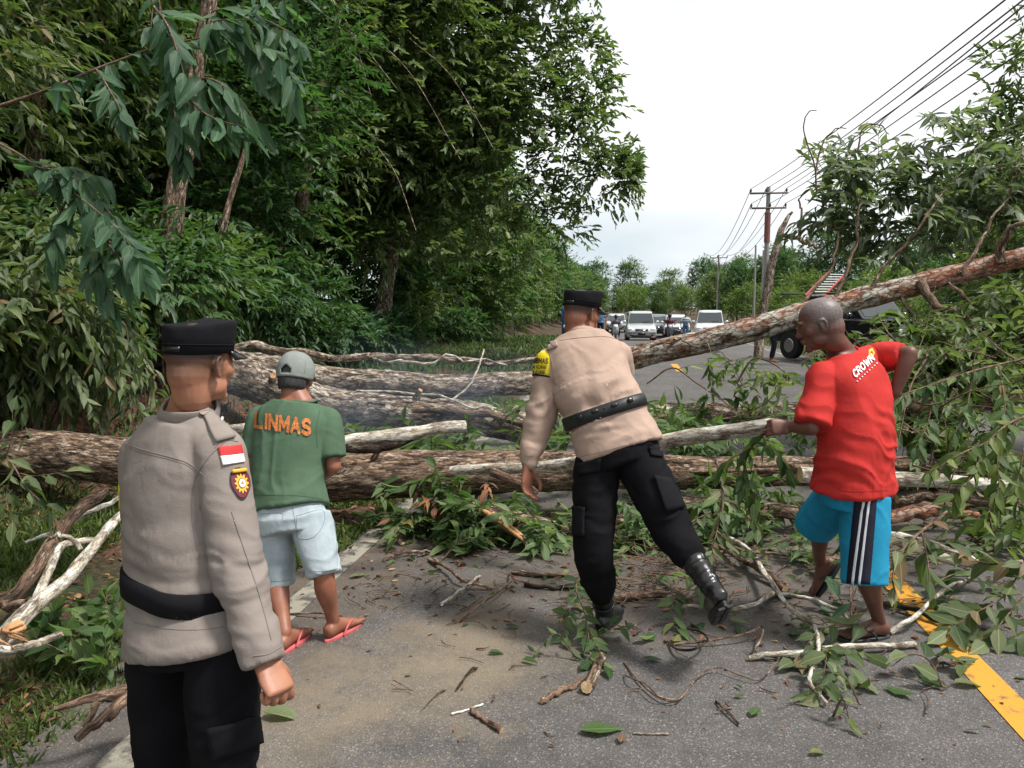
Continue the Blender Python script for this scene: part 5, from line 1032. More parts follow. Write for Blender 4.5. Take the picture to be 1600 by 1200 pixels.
def flipflop(an, toe, up, parent, sole_m, strap_m, k=1.0, gap=.0):
    an = np.asarray(an, float); t = unit(toe); u = unit(np.asarray(up) - t * np.dot(up, t)); s = np.cross(t, u); c = an - u * (.078 * k + gap)
    g = Geo(); rows = []; n = 40; th = np.linspace(0, 2 * np.pi, n, endpoint=False)
    for z, f in ((.002, .97), (-.002, 1), (-.016, 1), (-.019, .97)):
        for a in th:
            x, y = math.cos(a), math.sin(a); wd = (.040 + .009 * x)
            rows.append(c + t * (-.062 + .135 * (1 + x * f)) * k + s * y * wd * f * k + u * z * k)
    V = np.vstack([np.array(rows), [np.mean(rows[:n], 0)], [np.mean(rows[-n:], 0)]])
    g.add(V, quads=[[r * n + i, r * n + (i + 1) % n, (r + 1) * n + (i + 1) % n, (r + 1) * n + i] for r in range(3) for i in range(n)],
          tris=[[i, 4 * n, (i + 1) % n] for i in range(n)] + [[3 * n + i, 3 * n + (i + 1) % n, 4 * n + 1] for i in range(n)])
    sole = g.obj('sandal_sole', sole_m, parent)
    top = c + t * .142 * k + u * .010 * k + s * .016 * k
    for sg in (-1, 1):
        g = Geo(); tube(g, cr([c + t * .03 * k + s * sg * .041 * k, c + t * .06 * k + s * sg * .042 * k + u * .036 * k, c + t * .105 * k + s * (sg * .026 + .006) * k + u * .047 * k, top + u * .006 * k, top - u * .008 * k], 14), .0052 * k, 7)
        g.obj('sandal_strap', strap_m, parent)

M_ = {}
M_['black_cloth'] = cloth_mat('black_cloth', (.008, .008, .010), .85, 700, .3, sheen=.0, spec=.15)
M_['black_trouser'] = cloth_mat('black_trouser', (.0065, .006, .0075), .9, 700, .3, sheen=.0, spec=.12)
M_['black_leather'] = mat('black_leather', (.010, .010, .011), .32, .5, bump=.3, bscale=120)
M_['rubber'] = mat('rubber', (.012, .012, .012), .6, bump=.3, bscale=80)
M_['webbing'] = mat('webbing', (.010, .013, .013), .45, bump=.5, bscale=300)
M_['uniform_grey'] = cloth_mat('uniform_grey', (.235, .200, .178), .85, 900, .09)
M_['uniform_tan'] = cloth_mat('uniform_tan', (.385, .275, .218), .85, 900, .09)
M_['seam_grey'] = mat('seam_grey', (.20, .17, .155), .9); M_['seam_tan'] = mat('seam_tan', (.22, .155, .12), .9)
M_['green_shirt'] = cloth_mat('green_shirt', (.072, .125, .076), .9, 800, .16)
M_['denim'] = cloth_mat('denim', (.30, .37, .41), .9, 600, .14, worn=(.48, .54, .57))
M_['red_shirt'] = cloth_mat('red_shirt', (.45, .026, .022), .85, 800, .14, sheen=.0)
M_['blue_shorts'] = cloth_mat('blue_shorts', (.012, .235, .40), .8, 800, .14, sheen=.0)
M_['navy'] = cloth_mat('navy', (.012, .013, .026), .8); M_['white_stripe'] = cloth_mat('white_stripe', (.62, .64, .68), .8)
M_['cap_grey'] = cloth_mat('cap_grey', (.22, .24, .225), .9, 600, .12)
M_['orange_print'] = mat('orange_print', (.52, .17, .045), .85, var=.4, vscale=120); M_['white_print'] = mat('white_print', (.75, .75, .74), .6)
M_['yellow'] = cloth_mat('yellow', (.66, .52, .02), .7); M_['maroon'] = mat('maroon', (.14, .015, .035), .7); M_['gold'] = mat('gold', (.75, .40, .03), .6)
M_['flag_red'] = mat('flag_red', (.55, .03, .03), .7); M_['flag_white'] = mat('flag_white', (.78, .78, .78), .7)
M_['black_print'] = mat('black_print', (.02, .015, .012), .7); M_['brown_print'] = mat('brown_print', (.12, .02, .015), .7)
M_['button'] = mat('button', (.30, .25, .22), .4); M_['eye'] = mat('eye', (.45, .42, .38), .15); M_['iris'] = mat('iris', (.02, .012, .008), .1)
M_['pink_rubber'] = mat('pink_rubber', (.52, .10, .10), .6, var=.15, vscale=30); M_['dark_rubber'] = mat('dark_rubber', (.022, .028, .028), .6)
M_['hair_dark'] = mat('hair_dark', (.035, .035, .035), .6, var=.6, vscale=200, bump=1, bscale=400, bdist=.003, stretch=(1, 1, .25))
SKIN1 = skin_mat('skin_tan', (.36, .175, .105), (.030, .022, .018)); SKIN2 = skin_mat('skin_brown', (.24, .105, .065), (.022, .015, .012))
SKIN3 = skin_mat('skin_warm', (.27, .115, .070), (.05, .05, .05), .2); SKIN4 = skin_mat('skin_dark', (.130, .058, .040), (.055, .040, .034), .9)

def eyes(c, M, parent, k=1.0):
    W = head_obj_tools(c, M, k)
    for s in (-1, 1):
        g = Geo(); ell(g, W(s * .031, .0755, .006), np.array([.0105] * 3) * k, M, 12, 8); o = g.obj('eye', M_['eye'], parent)
        g = Geo(); ell(g, W(s * .031, .0838, .005), np.array([.0045, .0032, .0045]) * k, M, 10, 6); i = g.obj('iris', M_['iris'], parent)
def hair_attr(c, M, k, rule):
    def f(V):
        X = (V - c) @ M / k; return rule(X)
    return f
def build_body(sk, parent, skin, voxel=.0045, dec=.5, hands=(), feet=(), rule=None, head_k=1.0):
    g = Geo(); c, M = sk['head'], sk['M']; k = head_k
    head_solid(g, c, M, k)
    nb = sk['neck']; base = c + M @ (np.array([0, -.025, -.06]) * k)
    limb(g, [nb - unit(base - nb) * .05, (nb + base) / 2, base], [.064, .055 * k, .057 * k], n=20)
    loft(g, torso_secs(sk, -.012, top=1.02, bottom=-.2), res=26)
    for s in ('l', 'r'):
        sh, el, wr = sk['s' + s], sk['e' + s], sk['w' + s]
        limb(g, [sh, sh * .5 + el * .5, el], [.050, .044, .037], n=16); limb(g, [el, el * .65 + wr * .35, wr], [.037, .038, .027], n=16)
        hp, kn, an = sk['h' + s], sk['k' + s], sk['a' + s]
        limb(g, [hp, hp * .5 + kn * .5, kn], [.078, .066, .050], n=18)
        bk = sk.get('calf' + s, np.array([0, -.012, 0])); limb(g, [kn, kn * .68 + an * .32 + bk, kn * .3 + an * .7 + bk * .3, an], [.049, .051, .036, .031], n=18)
    for h in hands: hand_solid(g, *h)
    for f in feet: foot_solid(g, *f)
    rnd = (hair_attr(c, M, k, rule) if rule else None)
    return solid_obj('body', g, skin, parent, voxel, 3, dec, rnd=rnd)
sm01 = lambda x, a, b: np.clip((x - a) / (b - a), 0, 1)

# ---- officer in the left foreground, back to us, looking right -------------
def officer_left():
    sk = dict(pelvis=P(296, 962, 2.06), waist=P(288, 892, 2.07), chest=P(282, 770, 2.10), neck=P(296, 640, 2.10), kw=.98, kd=.98)
    sk['shr'] = unit(P(352, 705, 1.97) - P(222, 700, 2.20)); sk['hipr'] = unit(P(350, 960, 1.98) - P(240, 960, 2.14))
    sk['sr'] = P(345, 712, 2.0); sk['sl'] = P(226, 716, 2.20); sk['er'] = P(370, 880, 1.95); sk['wr'] = P(411, 1032, 1.90)
    sk['el'] = P(230, 880, 2.28); sk['wl'] = P(250, 985, 2.42)
    sk['hr'] = P(347, 1000, 2.0); sk['hl'] = P(252, 1000, 2.13); sk['kr'] = P(352, 1215, 1.99); sk['kl'] = P(262, 1205, 2.13)
    gr = P(350, 1350, 1.97); sk['ar'] = np.array([gr[0] + .01, gr[1] - .0, .09]); gl = P(262, 1350, 2.12); sk['al'] = np.array([gl[0], gl[1], .09])
    base = (sk['ar'] + sk['al']) / 2; base[2] = 0
    T = thing('person', 'officer in grey shirt and black cap standing in the left foreground with his back turned', 'person', base)
    yaw = R_(27); f = math.cos(yaw) * np.array([CF[0], CF[1], 0]) / math.cos(PITCH) + math.sin(yaw) * CR
    M = basis(f + np.array([0, 0, -.05]), [0, 0, 1]); c = P(313, 567, 2.07); sk['head'] = c; sk['M'] = M
    rule = lambda X: np.clip(sm01(X[:, 2], -.060, .028) ** .8 * sm01(.035 - X[:, 1], -.01, .03), 0, 1) * .97
    dr = unit(P(429, 1062, 1.88) - sk['wr'])
    build_body(sk, T, SKIN1, .0034, .32, hands=[(sk['wr'], dr, unit(-CR * .8 + CF * .55), 1, 1.0, 1.0, .22), (sk['wl'], np.array([.2, .3, -.6]), CR, -1, .8)], rule=rule, head_k=.93)
    eyes(c, M, T, .93); police_cap(c, M, T, k=.93, tall=1.08)
    # shirt
    g = Geo(); S = torso_secs(sk, .012, top=.95, bottom=-.25, table=[(-.20, .190, .138), (-.10, .188, .134), (.06, .172, .118), (.22, .158, .108), (.32, .154, .107), (.48, .166, .114), (.68, .178, .116), (.83, .178, .104), (.95, .112, .078)])
    loft(g, S, n=40, res=40)
    for s, r in (('r', 1), ('l', 1)):
        sh, el, wr = sk['s' + s], sk['e' + s], sk['w' + s]; d = unit(wr - el)
        limb(g, [sh - unit(el - sh) * .01, sh * .5 + el * .5, el], [.064, .060, .054], n=22)
        loft(g, [(el, unit(np.cross(d, CF)) * .053, unit(np.cross(d, np.cross(d, CF))) * .056), (el * .5 + wr * .5, unit(np.cross(d, CF)) * .050, unit(np.cross(d, np.cross(d, CF))) * .053), (wr + d * .005, unit(np.cross(d, CF)) * .049, unit(np.cross(d, np.cross(d, CF))) * .053)], n=22, res=8)
        cap_c = sh * .35 + sk['neck'] * .65; limb(g, [sk['neck'] - (sk['neck'] - trunk_pt(sk, .8)) * .25, sh], [.058, .062], n=20)
    up = unit(sk['neck'] - sk['waist'])
    def folds(V, Nn):
        m1 = np.exp(-((((V - sk['waist']) @ up) / .13) ** 2))
        V = wrinkle(V, Nn, .009, (sk['shr'] + up * .15, up), (2.5, 20), 3, .35 + m1)
        return wrinkle(V, Nn, .004, (up, sk['shr']), (1.6, 9), 11)
    o, (V, Tt), bv = solid_obj('shirt', g, M_['uniform_grey'], T, .0065, 5, .75, fold=[folds])
    collar_ring(bv, c, M, sk, M_['uniform_grey'], T)
    sg = M_['seam_grey']
    seam(bv, [(188, 692), (235, 706), (290, 722), (318, 742)], sg, T); seam(bv, [(188, 696), (235, 710), (290, 726), (316, 746)], sg, T, r=.0007)
    seam(bv, [(352, 690), (326, 715), (303, 755), (300, 810), (308, 860)], sg, T); seam(bv, [(372, 690), (352, 688), (335, 700)], sg, T)
    seam(bv, [(396, 1025), (418, 1022), (440, 1010)], sg, T); seam(bv, [(210, 972), (260, 982), (310, 984), (360, 978)], sg, T, r=.0008)
    seam(bv, [(362, 800), (382, 860), (405, 930), (424, 1000)], sg, T, r=.0016)
    # epaulette, flag and shield
    ep = patch(bv, [(312, 640), (334, 636), (366, 684), (338, 692)], M_['uniform_grey'], T, 'epaulette', .007, 8, 10)
    star_patch(bv, [(311, 640), (325, 640), (325, 654), (311, 654)], lambda a: .48, M_['button'], T, 'button', .012)
    patch(bv, [(333, 644), (341, 640), (352, 660), (344, 664)], M_['flag_white'], T, 'rank_badge', .012, 4, 4)
    patch(bv, [(341, 699), (375, 695), (378, 709), (344, 713)], M_['flag_red'], T, 'flag_patch', .004, label='red upper half of the flag patch')
    patch(bv, [(344, 713), (378, 709), (381, 722), (348, 727)], M_['flag_white'], T, 'flag_patch', .004, label='white lower half of the flag patch')
    q = [(358, 724), (398, 730), (402, 780), (362, 786)]
    def shield(a):
        x, y = math.cos(a), math.sin(a); return .47 if y < .2 else .47 - .03 * y + .10 * max(0, y) ** 6
    def sh2(s): return lambda a: shield(a) * s
    q = [(354, 729), (388, 729), (393, 778), (363, 780)]
    star_patch(bv, q, sh2(1.0), M_['black_print'], T, 'shield_patch', .004, label='black rim of the sleeve badge')
    star_patch(bv, q, sh2(.90), M_['maroon'], T, 'shield_patch', .0055, label='maroon field of the sleeve badge')
    star_patch(bv, q, lambda a: .27 + .05 * math.cos(a * 12), M_['gold'], T, 'badge_sun', .007, n=72, c=(.52, .54))
    star_patch(bv, q, lambda a: .16, M_['black_print'], T, 'badge_ring', .008, c=(.53, .54)); star_patch(bv, q, lambda a: .135, M_['flag_white'], T, 'badge_disc', .009, c=(.53, .54)); star_patch(bv, q, lambda a: .05 + .02 * math.sin(3 * a), M_['orange_print'], T, 'badge_centre', .010, c=(.53, .53), n=18)
    patch(bv, [(361, 734), (380, 732), (382, 737), (362, 740)], M_['gold'], T, 'badge_scroll', .008, 6, 2)
    g = Geo(); dd = unit(sk['el'] - sk['sl']); a0 = sk['sl'] + dd * .075; tube(g, [a0 + dd * x for x in np.linspace(0, .075, 5)], [.070, .070, .070, .070, .070], 28, caps=False); ab = g.obj('armband', M_['yellow'], T)
    s_ = ab.modifiers.new('t', 'SOLIDIFY'); s_.thickness = .003
    belt_ring(bv, P(286, 908, 2.07), np.array([0, 0, 1]) + CR * .06 - CF * .02, sk['hipr'], .031, M_['black_cloth'], T)
    # trousers
    g = Geo(); loft(g, torso_secs(sk, .008, table=[(-.28, .160, .110), (-.16, .168, .115), (-.02, .164, .110), (.10, .150, .10)], bottom=-.3, top=.2), res=14)
    for s in 'lr':
        h, k_, a = sk['h' + s], sk['k' + s], sk['a' + s]
        limb(g, [h + [0, 0, -.0], h * .5 + k_ * .5, k_, k_ * .5 + a * .5, a + [0, 0, .12]], [.086, .090, .078, .076, .074], n=24)
    Z = np.array([0, 0, 1.])
    o, _, bt = solid_obj('trousers', g, M_['black_trouser'], T, .008, 4, None, fold=[lambda V, Nn: wrinkle(V, Nn, .006, (CR + Z * .4, Z - CR * .3), (3, 14), 6)])
    patch(bt, [(325, 1137), (400, 1118), (405, 1160), (333, 1186)], M_['black_cloth'], T, 'cargo_pocket', .010, 10, 6)
    for s in 'lr': boot(sk['a' + s], sk['k' + s], np.array([.45, .9, 0]) if s == 'r' else np.array([.2, .95, 0]), Z, T)
officer_left()

# ---- officer stepping over the branches in the middle ----------------------
def officer_mid():
    sk = dict(pelvis=P(962, 690, 3.66), waist=P(944, 640, 3.70), chest=P(918, 580, 3.80), neck=P(905, 516, 3.86), kw=1.03, kd=1.06)
    sk['sr'] = P(966, 556, 3.86); sk['sl'] = P(862, 566, 3.80); sk['shr'] = unit(sk['sr'] - sk['sl']); sk['hipr'] = unit(P(1005, 690, 3.62) - P(925, 716, 3.66))
    sk['er'] = P(972, 610, 4.02); sk['wr'] = P(985, 668, 4.08); sk['el'] = P(845, 652, 3.78); sk['wl'] = P(824, 730, 3.72)
    sk['hr'] = P(1000, 722, 3.62); sk['hl'] = P(931, 730, 3.66); sk['kl'] = P(927, 862, 3.60); g0 = G(945, 985); sk['al'] = np.array([g0[0], g0[1] + .0, .095])
    sk['kr'] = P(1052, 832, 3.50); sk['ar'] = P(1113, 918, 3.28)
    base = sk['al'].copy(); base[2] = 0
    T = thing('person', 'officer in tan shirt, black belt and cap stepping over branches with one boot raised', 'person', base)
    yaw = R_(50); fh = math.cos(yaw) * unit([CF[0], CF[1], 0]) + math.sin(yaw) * CR
    M = basis(fh + np.array([0, 0, -.16]), [0, 0, 1]); c = P(909, 489, 3.88); sk['head'] = c; sk['M'] = M
    rule = lambda X: np.clip(sm01(X[:, 2], -.035, .02) * sm01(.025 - X[:, 1], -.01, .02), 0, 1) * .9
    build_body(sk, T, SKIN2, .0045, .32, hands=[(sk['wl'], P(822, 770, 3.72) - sk['wl'], CR * .8 - CF * .5, -1, .42, 1.12), (sk['wr'], P(1010, 690, 4.15) - sk['wr'], -CU * .5 + CF * .3, 1, .9)], rule=rule)
    eyes(c, M, T); police_cap(c, M, T, tall=.95)
    g = Geo(); S = torso_secs(sk, .014, top=.95, bottom=-.25, table=[(-.10, .190, .130), (-.02, .186, .128), (.10, .176, .120), (.24, .164, .114), (.34, .164, .114), (.48, .172, .120), (.68, .184, .122), (.83, .180, .110), (.95, .108, .080)])
    loft(g, S, n=40, res=40)
    for s in 'rl':
        sh, el, wr = sk['s' + s], sk['e' + s], sk['w' + s]
        limb(g, [sh, sh * .5 + el * .5, el], [.070, .066, .060], n=22); limb(g, [el, el * .5 + wr * .5, wr - unit(wr - el) * .03], [.058, .053, .046], n=22)
        limb(g, [trunk_pt(sk, .9), sh], [.064, .066], n=20)
    up = unit(sk['neck'] - sk['waist'])
    def folds(V, Nn):
        V = wrinkle(V, Nn, .013, (unit(CR * .9 + CU * .45), unit(CU * .9 - CR * .45)), (2.2, 18), 21, .5 + .9 * np.exp(-(((V - trunk_pt(sk, .42)) @ up) / .13) ** 2))
        return wrinkle(V, Nn, .004, (up, sk['shr']), (2, 10), 15)
    o, (V, Tt), bv = solid_obj('shirt', g, M_['uniform_tan'], T, .007, 5, .75, fold=[folds])
    collar_ring(bv, c, M, sk, M_['uniform_tan'], T, h=.03)
    sg = M_['seam_tan']
    seam(bv, [(874, 532), (905, 528), (945, 526), (970, 532)], sg, T, r=.0016); seam(bv, [(850, 535), (862, 565), (866, 600)], sg, T, r=.002)
    seam(bv, [(896, 716), (940, 706), (985, 694), (1028, 686)], sg, T, r=.001); seam(bv, [(812, 708), (822, 712), (834, 712)], sg, T)
    patch(bv, [(846, 529), (866, 526), (873, 541), (857, 549)], M_['uniform_tan'], T, 'epaulette', .007, 6, 6); star_patch(bv, [(864, 535), (871, 535), (871, 542), (864, 542)], lambda a: .48, M_['button'], T, 'button', .012, n=16)
    # yellow armband with lettering
    g = Geo(); dd = unit(sk['el'] - sk['sl']); a0 = sk['sl'] - dd * .045; pts = [a0 + dd * x for x in np.linspace(0, .125, 9)]
    tube(g, pts, [.062, .074, .0800, .0825, .0835, .0835, .0830, .0825, .0815], 32, caps=False); ab = g.obj('armband', M_['yellow'], T)
    me = ab.data; Vv = np.array([v.co[:] for v in me.vertices]) + np.array(T.location); me.calc_loop_triangles(); ba = bvh_of(Vv, [t.vertices[:] for t in me.loop_triangles])
    s_ = ab.modifiers.new('t', 'SOLIDIFY'); s_.thickness = .002
    for s, q in (('BTIBMAS', [(828, 559), (857, 560), (856, 569), (826, 567)]), ('DESA KIJANG', [(826, 570), (855, 571), (853, 577), (825, 576)]), ('KOTA KIJANG', [(825, 578), (853, 578.5), (851, 584.5), (823, 584)])):
        text_patch(ba, s, q, M_['black_print'], T, off=.003, wd=.24, each=False)
    star_patch(ba, [(828, 531), (848, 531), (843, 560), (826, 560)], lambda a: .42 + .05 * math.cos(5 * a), M_['brown_print'], T, 'emblem', .003)
    g = Geo(); e0 = pts[-1] ; tube(g, [e0 - dd * .004, e0 + dd * .004], [.0835, .0835], 32, caps=False); o2 = g.obj('armband_hem', M_['black_cloth'], T); o2.modifiers.new('t', 'SOLIDIFY').thickness = .003
    _, bb = belt_ring(bv, P(946, 644, 3.70), CU * .93 + CR * -.30 + CF * .12, CR, .030, M_['webbing'], T, .008)
    for q in ([(920, 627), (930, 624), (935, 644), (925, 647)], [(938, 622), (940, 621), (945, 640), (943, 641)], [(951, 618), (961, 616), (965, 634), (955, 637)], [(978, 614), (984, 613), (988, 628), (982, 630)], [(900, 642), (906, 638), (911, 655), (905, 660)]):
        patch(bb, q, M_['black_leather'], T, 'belt_keeper', .008, 3, 4)
    # trousers
    Z = np.array([0, 0, 1.]); g = Geo(); loft(g, torso_secs(sk, .012, table=[(-.22, .150, .110), (-.12, .168, .122), (-.02, .168, .118), (.12, .156, .106)], bottom=-.3, top=.2), res=14)
    limb(g, [sk['hl'], sk['hl'] * .5 + sk['kl'] * .5, sk['kl'], sk['kl'] * .5 + sk['al'] * .5, sk['al'] + unit(sk['kl'] - sk['al']) * .17], [.108, .100, .088, .083, .076], n=24)
    da = unit(sk['kr'] - sk['ar']); limb(g, [sk['hr'], sk['hr'] * .5 + sk['kr'] * .5, sk['kr'], sk['ar'] + da * .26, sk['ar'] + da * .20], [.112, .104, .088, .078, .074], n=24)
    o, _, bt = solid_obj('trousers', g, M_['black_trouser'], T, .008, 4, None, fold=[lambda V, Nn: wrinkle(V, Nn, .009, (CR + Z * .3, Z - CR * .3), (3, 13), 16)])
    patch(bt, [(1020, 742), (1046, 750), (1068, 792), (1040, 800)], M_['black_cloth'], T, 'cargo_pocket', .012, 8, 8)
    patch(bt, [(898, 790), (915, 792), (914, 838), (898, 836)], M_['black_cloth'], T, 'cargo_pocket', .012, 6, 8)
    patch(bt, [(1012, 698), (1034, 694), (1038, 716), (1016, 712)], M_['black_cloth'], T, 'back_pocket', .008, 6, 5); patch(bt, [(900, 726), (940, 716), (938, 736), (905, 742)], M_['black_cloth'], T, 'back_pocket', .008, 6, 5)
    boot(sk['al'], sk['kl'], np.array([.30, .95, 0]), Z, T)
    dn = unit(sk['ar'] - sk['kr']); toe = unit(CF * .85 - CU * .50 + CR * .10); boot(sk['ar'], sk['kr'], toe, unit(CU * .75 + CF * .55 - CR * .3), T, k=1.0)
    return sk
SK2 = officer_mid()

# ---- man in green LINMAS shirt ---------------------------------------------
def man_green():
    sk = dict(pelvis=P(453, 792, 3.72), waist=P(450, 745, 3.76), chest=P(456, 680, 3.80), neck=P(464, 619, 3.82), kw=.93, kd=1.0)
    sk['sr'] = P(513, 657, 3.82); sk['sl'] = P(408, 654, 3.84); sk['shr'] = unit(sk['sr'] - sk['sl']); sk['hipr'] = unit(P(492, 800, 3.70) - P(420, 800, 3.74))
    sk['er'] = P(521, 728, 3.78); sk['wr'] = P(488, 752, 4.00); sk['el'] = P(394, 724, 3.82); sk['wl'] = P(415, 752, 4.05)
    sk['hr'] = P(485, 808, 3.70); sk['hl'] = P(424, 808, 3.74); sk['kr'] = P(506, 898, 3.62); sk['kl'] = P(434, 905, 3.72)
    g1 = G(521, 1000); sk['ar'] = np.array([g1[0], g1[1], .10]); g2 = G(446, 1020); sk['al'] = np.array([g2[0], g2[1], .10])
    base = (sk['ar'] + sk['al']) / 2; base[2] = 0; Z = np.array([0, 0, 1.])
    T = thing('person', 'man in green LINMAS shirt, grey cap and pale denim shorts seen from behind', 'person', base)
    yaw = R_(12); fh = math.cos(yaw) * unit([CF[0], CF[1], 0]) + math.sin(yaw) * CR
    M = basis(fh + np.array([0, 0, -.28]), [0, 0, 1]); c = P(463, 589, 3.86); sk['head'] = c; sk['M'] = M
    rule = lambda X: np.clip(sm01(X[:, 2], -.06, -.03) * sm01(.02 - X[:, 1], -.01, .02), 0, 1) * .9
    toeR = unit(G(567, 984) - G(514, 1016)); toeL = unit(np.array([.1, 1, 0]))
    build_body(sk, T, SKIN3, .0045, .32, hands=[(sk['wr'], -CR * .6 + CF * .7, -CU, -1, .8), (sk['wl'], CR * .6 + CF * .7, -CU, 1, .8)],
               feet=[(sk['ar'], toeR, Z), (sk['al'], toeL, Z)], rule=rule, head_k=.96)
    flipflop(sk['ar'], toeR, Z, T, M_['pink_rubber'], M_['pink_rubber']); flipflop(sk['al'], toeL, Z, T, M_['pink_rubber'], M_['pink_rubber'])
    eyes(c, M, T, .96)
    W = head_obj_tools(c, M, .98)
    # hair below the cap
    g = Geo(); n = 40; th = np.linspace(math.pi * 1.07, math.pi * 1.93, n); rows = []
    for z, r in ((.05, .93), (.02, .95), (-.0, .97), (-.03, .98), (-.055, .93), (-.072, .84)):
        rows.append([W(.076 * r * math.cos(t), -.014 + .094 * r * math.sin(t), z + .0015 * math.sin(17 * t)) for t in th])
    g.add(np.array(rows).reshape(-1, 3), quads=[[k * n + i, k * n + i + 1, (k + 1) * n + i + 1, (k + 1) * n + i] for k in range(5) for i in range(n - 1)]); o = g.obj('hair', M_['hair_dark'], T); o.modifiers.new('t', 'SOLIDIFY').thickness = .005
    # baseball cap: crown with an arched opening and strap at the back
    g = Geo(); n = 60; th = np.linspace(0, 2 * np.pi, n, endpoint=False); zs = np.linspace(-.016, .132, 19); rows = []
    for z in zs:
        q = max(0, (z - .012) / .120); r = math.sqrt(max(0, 1 - q ** 2.6)) * (1 - .04 * max(0, -(z - .012) / .03)); rows.append([W((.091 * r) * math.cos(t), -.012 + .108 * r * math.sin(t), z + .02 * max(0, math.sin(t)) * (z < .03)) for t in th])
    V = np.array(rows).reshape(-1, 3); F = []
    for k in range(18):
        for i in range(n):
            a = (th[i] + math.pi / n + math.pi / 2 + math.pi) % (2 * math.pi) - math.pi
            zz = (zs[k] + zs[k + 1]) / 2
            if abs(a) < .34 and zz < -.004 + .046 * math.sqrt(max(0, 1 - (a / .36) ** 2)) and zz > -.002: continue
            F.append([k * n + i, k * n + (i + 1) % n, (k + 1) * n + (i + 1) % n, (k + 1) * n + i])
    V = V + unit(V - c) * ((fbm(V * 30, 2, 3) - .5) * .006)[:, None]
    g.add(V, quads=F); o = g.obj('cap', M_['cap_grey'], T); o.modifiers.new('t', 'SOLIDIFY').thickness = .003
    g = Geo(); ell(g, W(0, -.01, .128), (.006, .006, .003), M, 10, 5); g.obj('cap_button', M_['cap_grey'], T)
    g = Geo(); rows = []; a_ = np.linspace(-1.0, 1.0, 15) + math.pi / 2
    for r in (0, .5, 1): rows.append([W(.084 * math.cos(t), -.01 + .104 * math.sin(t) + r * .07 * max(0, math.cos((t - math.pi / 2) * 1.3)) ** .6, .016 - .012 * r) for t in a_])
    g.add(np.array(rows).reshape(-1, 3), quads=[[k * 15 + i, k * 15 + i + 1, (k + 1) * 15 + i + 1, (k + 1) * 15 + i] for k in range(2) for i in range(14)]); o = g.obj('peak', M_['cap_grey'], T); o.modifiers.new('t', 'SOLIDIFY').thickness = .003
    for a in np.arange(6) * math.pi / 3 + math.pi / 6 + math.pi / 3:
        g = Geo(); tube(g, [W(.0918 * math.sqrt(1 - q ** 2.6) * math.cos(a), -.012 + .1088 * math.sqrt(1 - q ** 2.6) * math.sin(a), .012 + q * .116) for q in np.linspace(.0 if abs(a % 6.283 - 4.71) > .3 else .45, .97, 12)], .0020, 5); g.obj('cap_seam', M_['cap_grey'], T)
    # T-shirt
    g = Geo(); loft(g, torso_secs(sk, .018, bottom=-.2, top=.97, table=[(-.02, .182, .130), (.06, .178, .126), (.2, .170, .118), (.34, .168, .115), (.5, .170, .116), (.68, .176, .114), (.83, .174, .104), (.95, .110, .078)]), n=40, res=36)
    for s in 'rl':
        sh, el = sk['s' + s], sk['e' + s]; d = unit(el - sh); rr = unit(np.cross(d, CF)); ff = np.cross(d, rr)
        loft(g, [(sh - d * .01, rr * .062, ff * .062), (sh + d * .06, rr * .066, ff * .070), (sh + d * .185, rr * .064, ff * .074)], n=22, res=9, dome=.0)
        limb(g, [trunk_pt(sk, .88), sh], [.062, .062], n=20); ell(g, sh, (.062, .062, .062))
    up = Z
    o, _, bv = solid_obj('t_shirt', g, M_['green_shirt'], T, .0065, 5, None, fold=[lambda V, Nn: wrinkle(V, Nn, .005, (CR - CU * .3, CU), (2.5, 14), 31, .3 + 1.3 * np.exp(-(((V - sk['pelvis']) @ up - .06) / .10) ** 2)), lambda V, Nn: wrinkle(V, Nn, .004, (CU + CR * .3, CR), (2, 9), 33)])
    text_patch(bv, 'LINMAS', [(399, 643), (487, 655), (485, 682), (398, 669)], M_['orange_print'], T, name='letter', off=.005, wd=.29)
    neckring(bv, c, M, sk, M_['green_shirt'], T)
    sg = mat('seam_green', (.03, .08, .04), .9); seam(bv, [(398, 772), (430, 774), (470, 775), (503, 780)], sg, T, r=.001); seam(bv, [(500, 640), (494, 670), (496, 700)], sg, T, r=.0012); seam(bv, [(508, 722), (522, 722), (535, 716)], sg, T, r=.001)
    # shorts
    g = Geo(); loft(g, torso_secs(sk, .010, table=[(-.26, .150, .112), (-.14, .172, .124), (-.02, .168, .118), (.10, .156, .106)], bottom=-.3, top=.2), res=14)
    for s, kk, e in (('l', sk['kl'], P(436, 914, 3.72)), ('r', sk['kr'], P(507, 898, 3.62))):
        h = sk['h' + s]; d = unit(e - h); rr = unit(np.cross(d, CF)); ff = np.cross(d, rr)
        loft(g, [(h, rr * .098, ff * .10), (h * .5 + e * .5, rr * .088, ff * .094), (e, rr * .076, ff * .080)], n=24, res=14)
    o, _, bt = solid_obj('shorts', g, M_['denim'], T, .0065, 3, None, fold=[lambda V, Nn: wrinkle(V, Nn, .007, (CR + CU * .4, CU), (3, 16), 41)])
    ds = mat('denim_seam', (.22, .27, .31), .9)
    for s_ in ([(408, 803), (440, 802), (441, 812)], [(463, 806), (503, 797), (505, 820), (488, 840), (466, 838), (463, 806)], [(412, 905), (434, 908), (455, 906)], [(483, 893), (508, 892), (528, 888)], [(456, 785), (461, 815), (466, 850)], [(405, 783), (450, 790), (500, 788)], [(520, 800), (525, 840), (527, 885)]):
        seam(bt, s_, ds, T, r=.0015)
man_green()

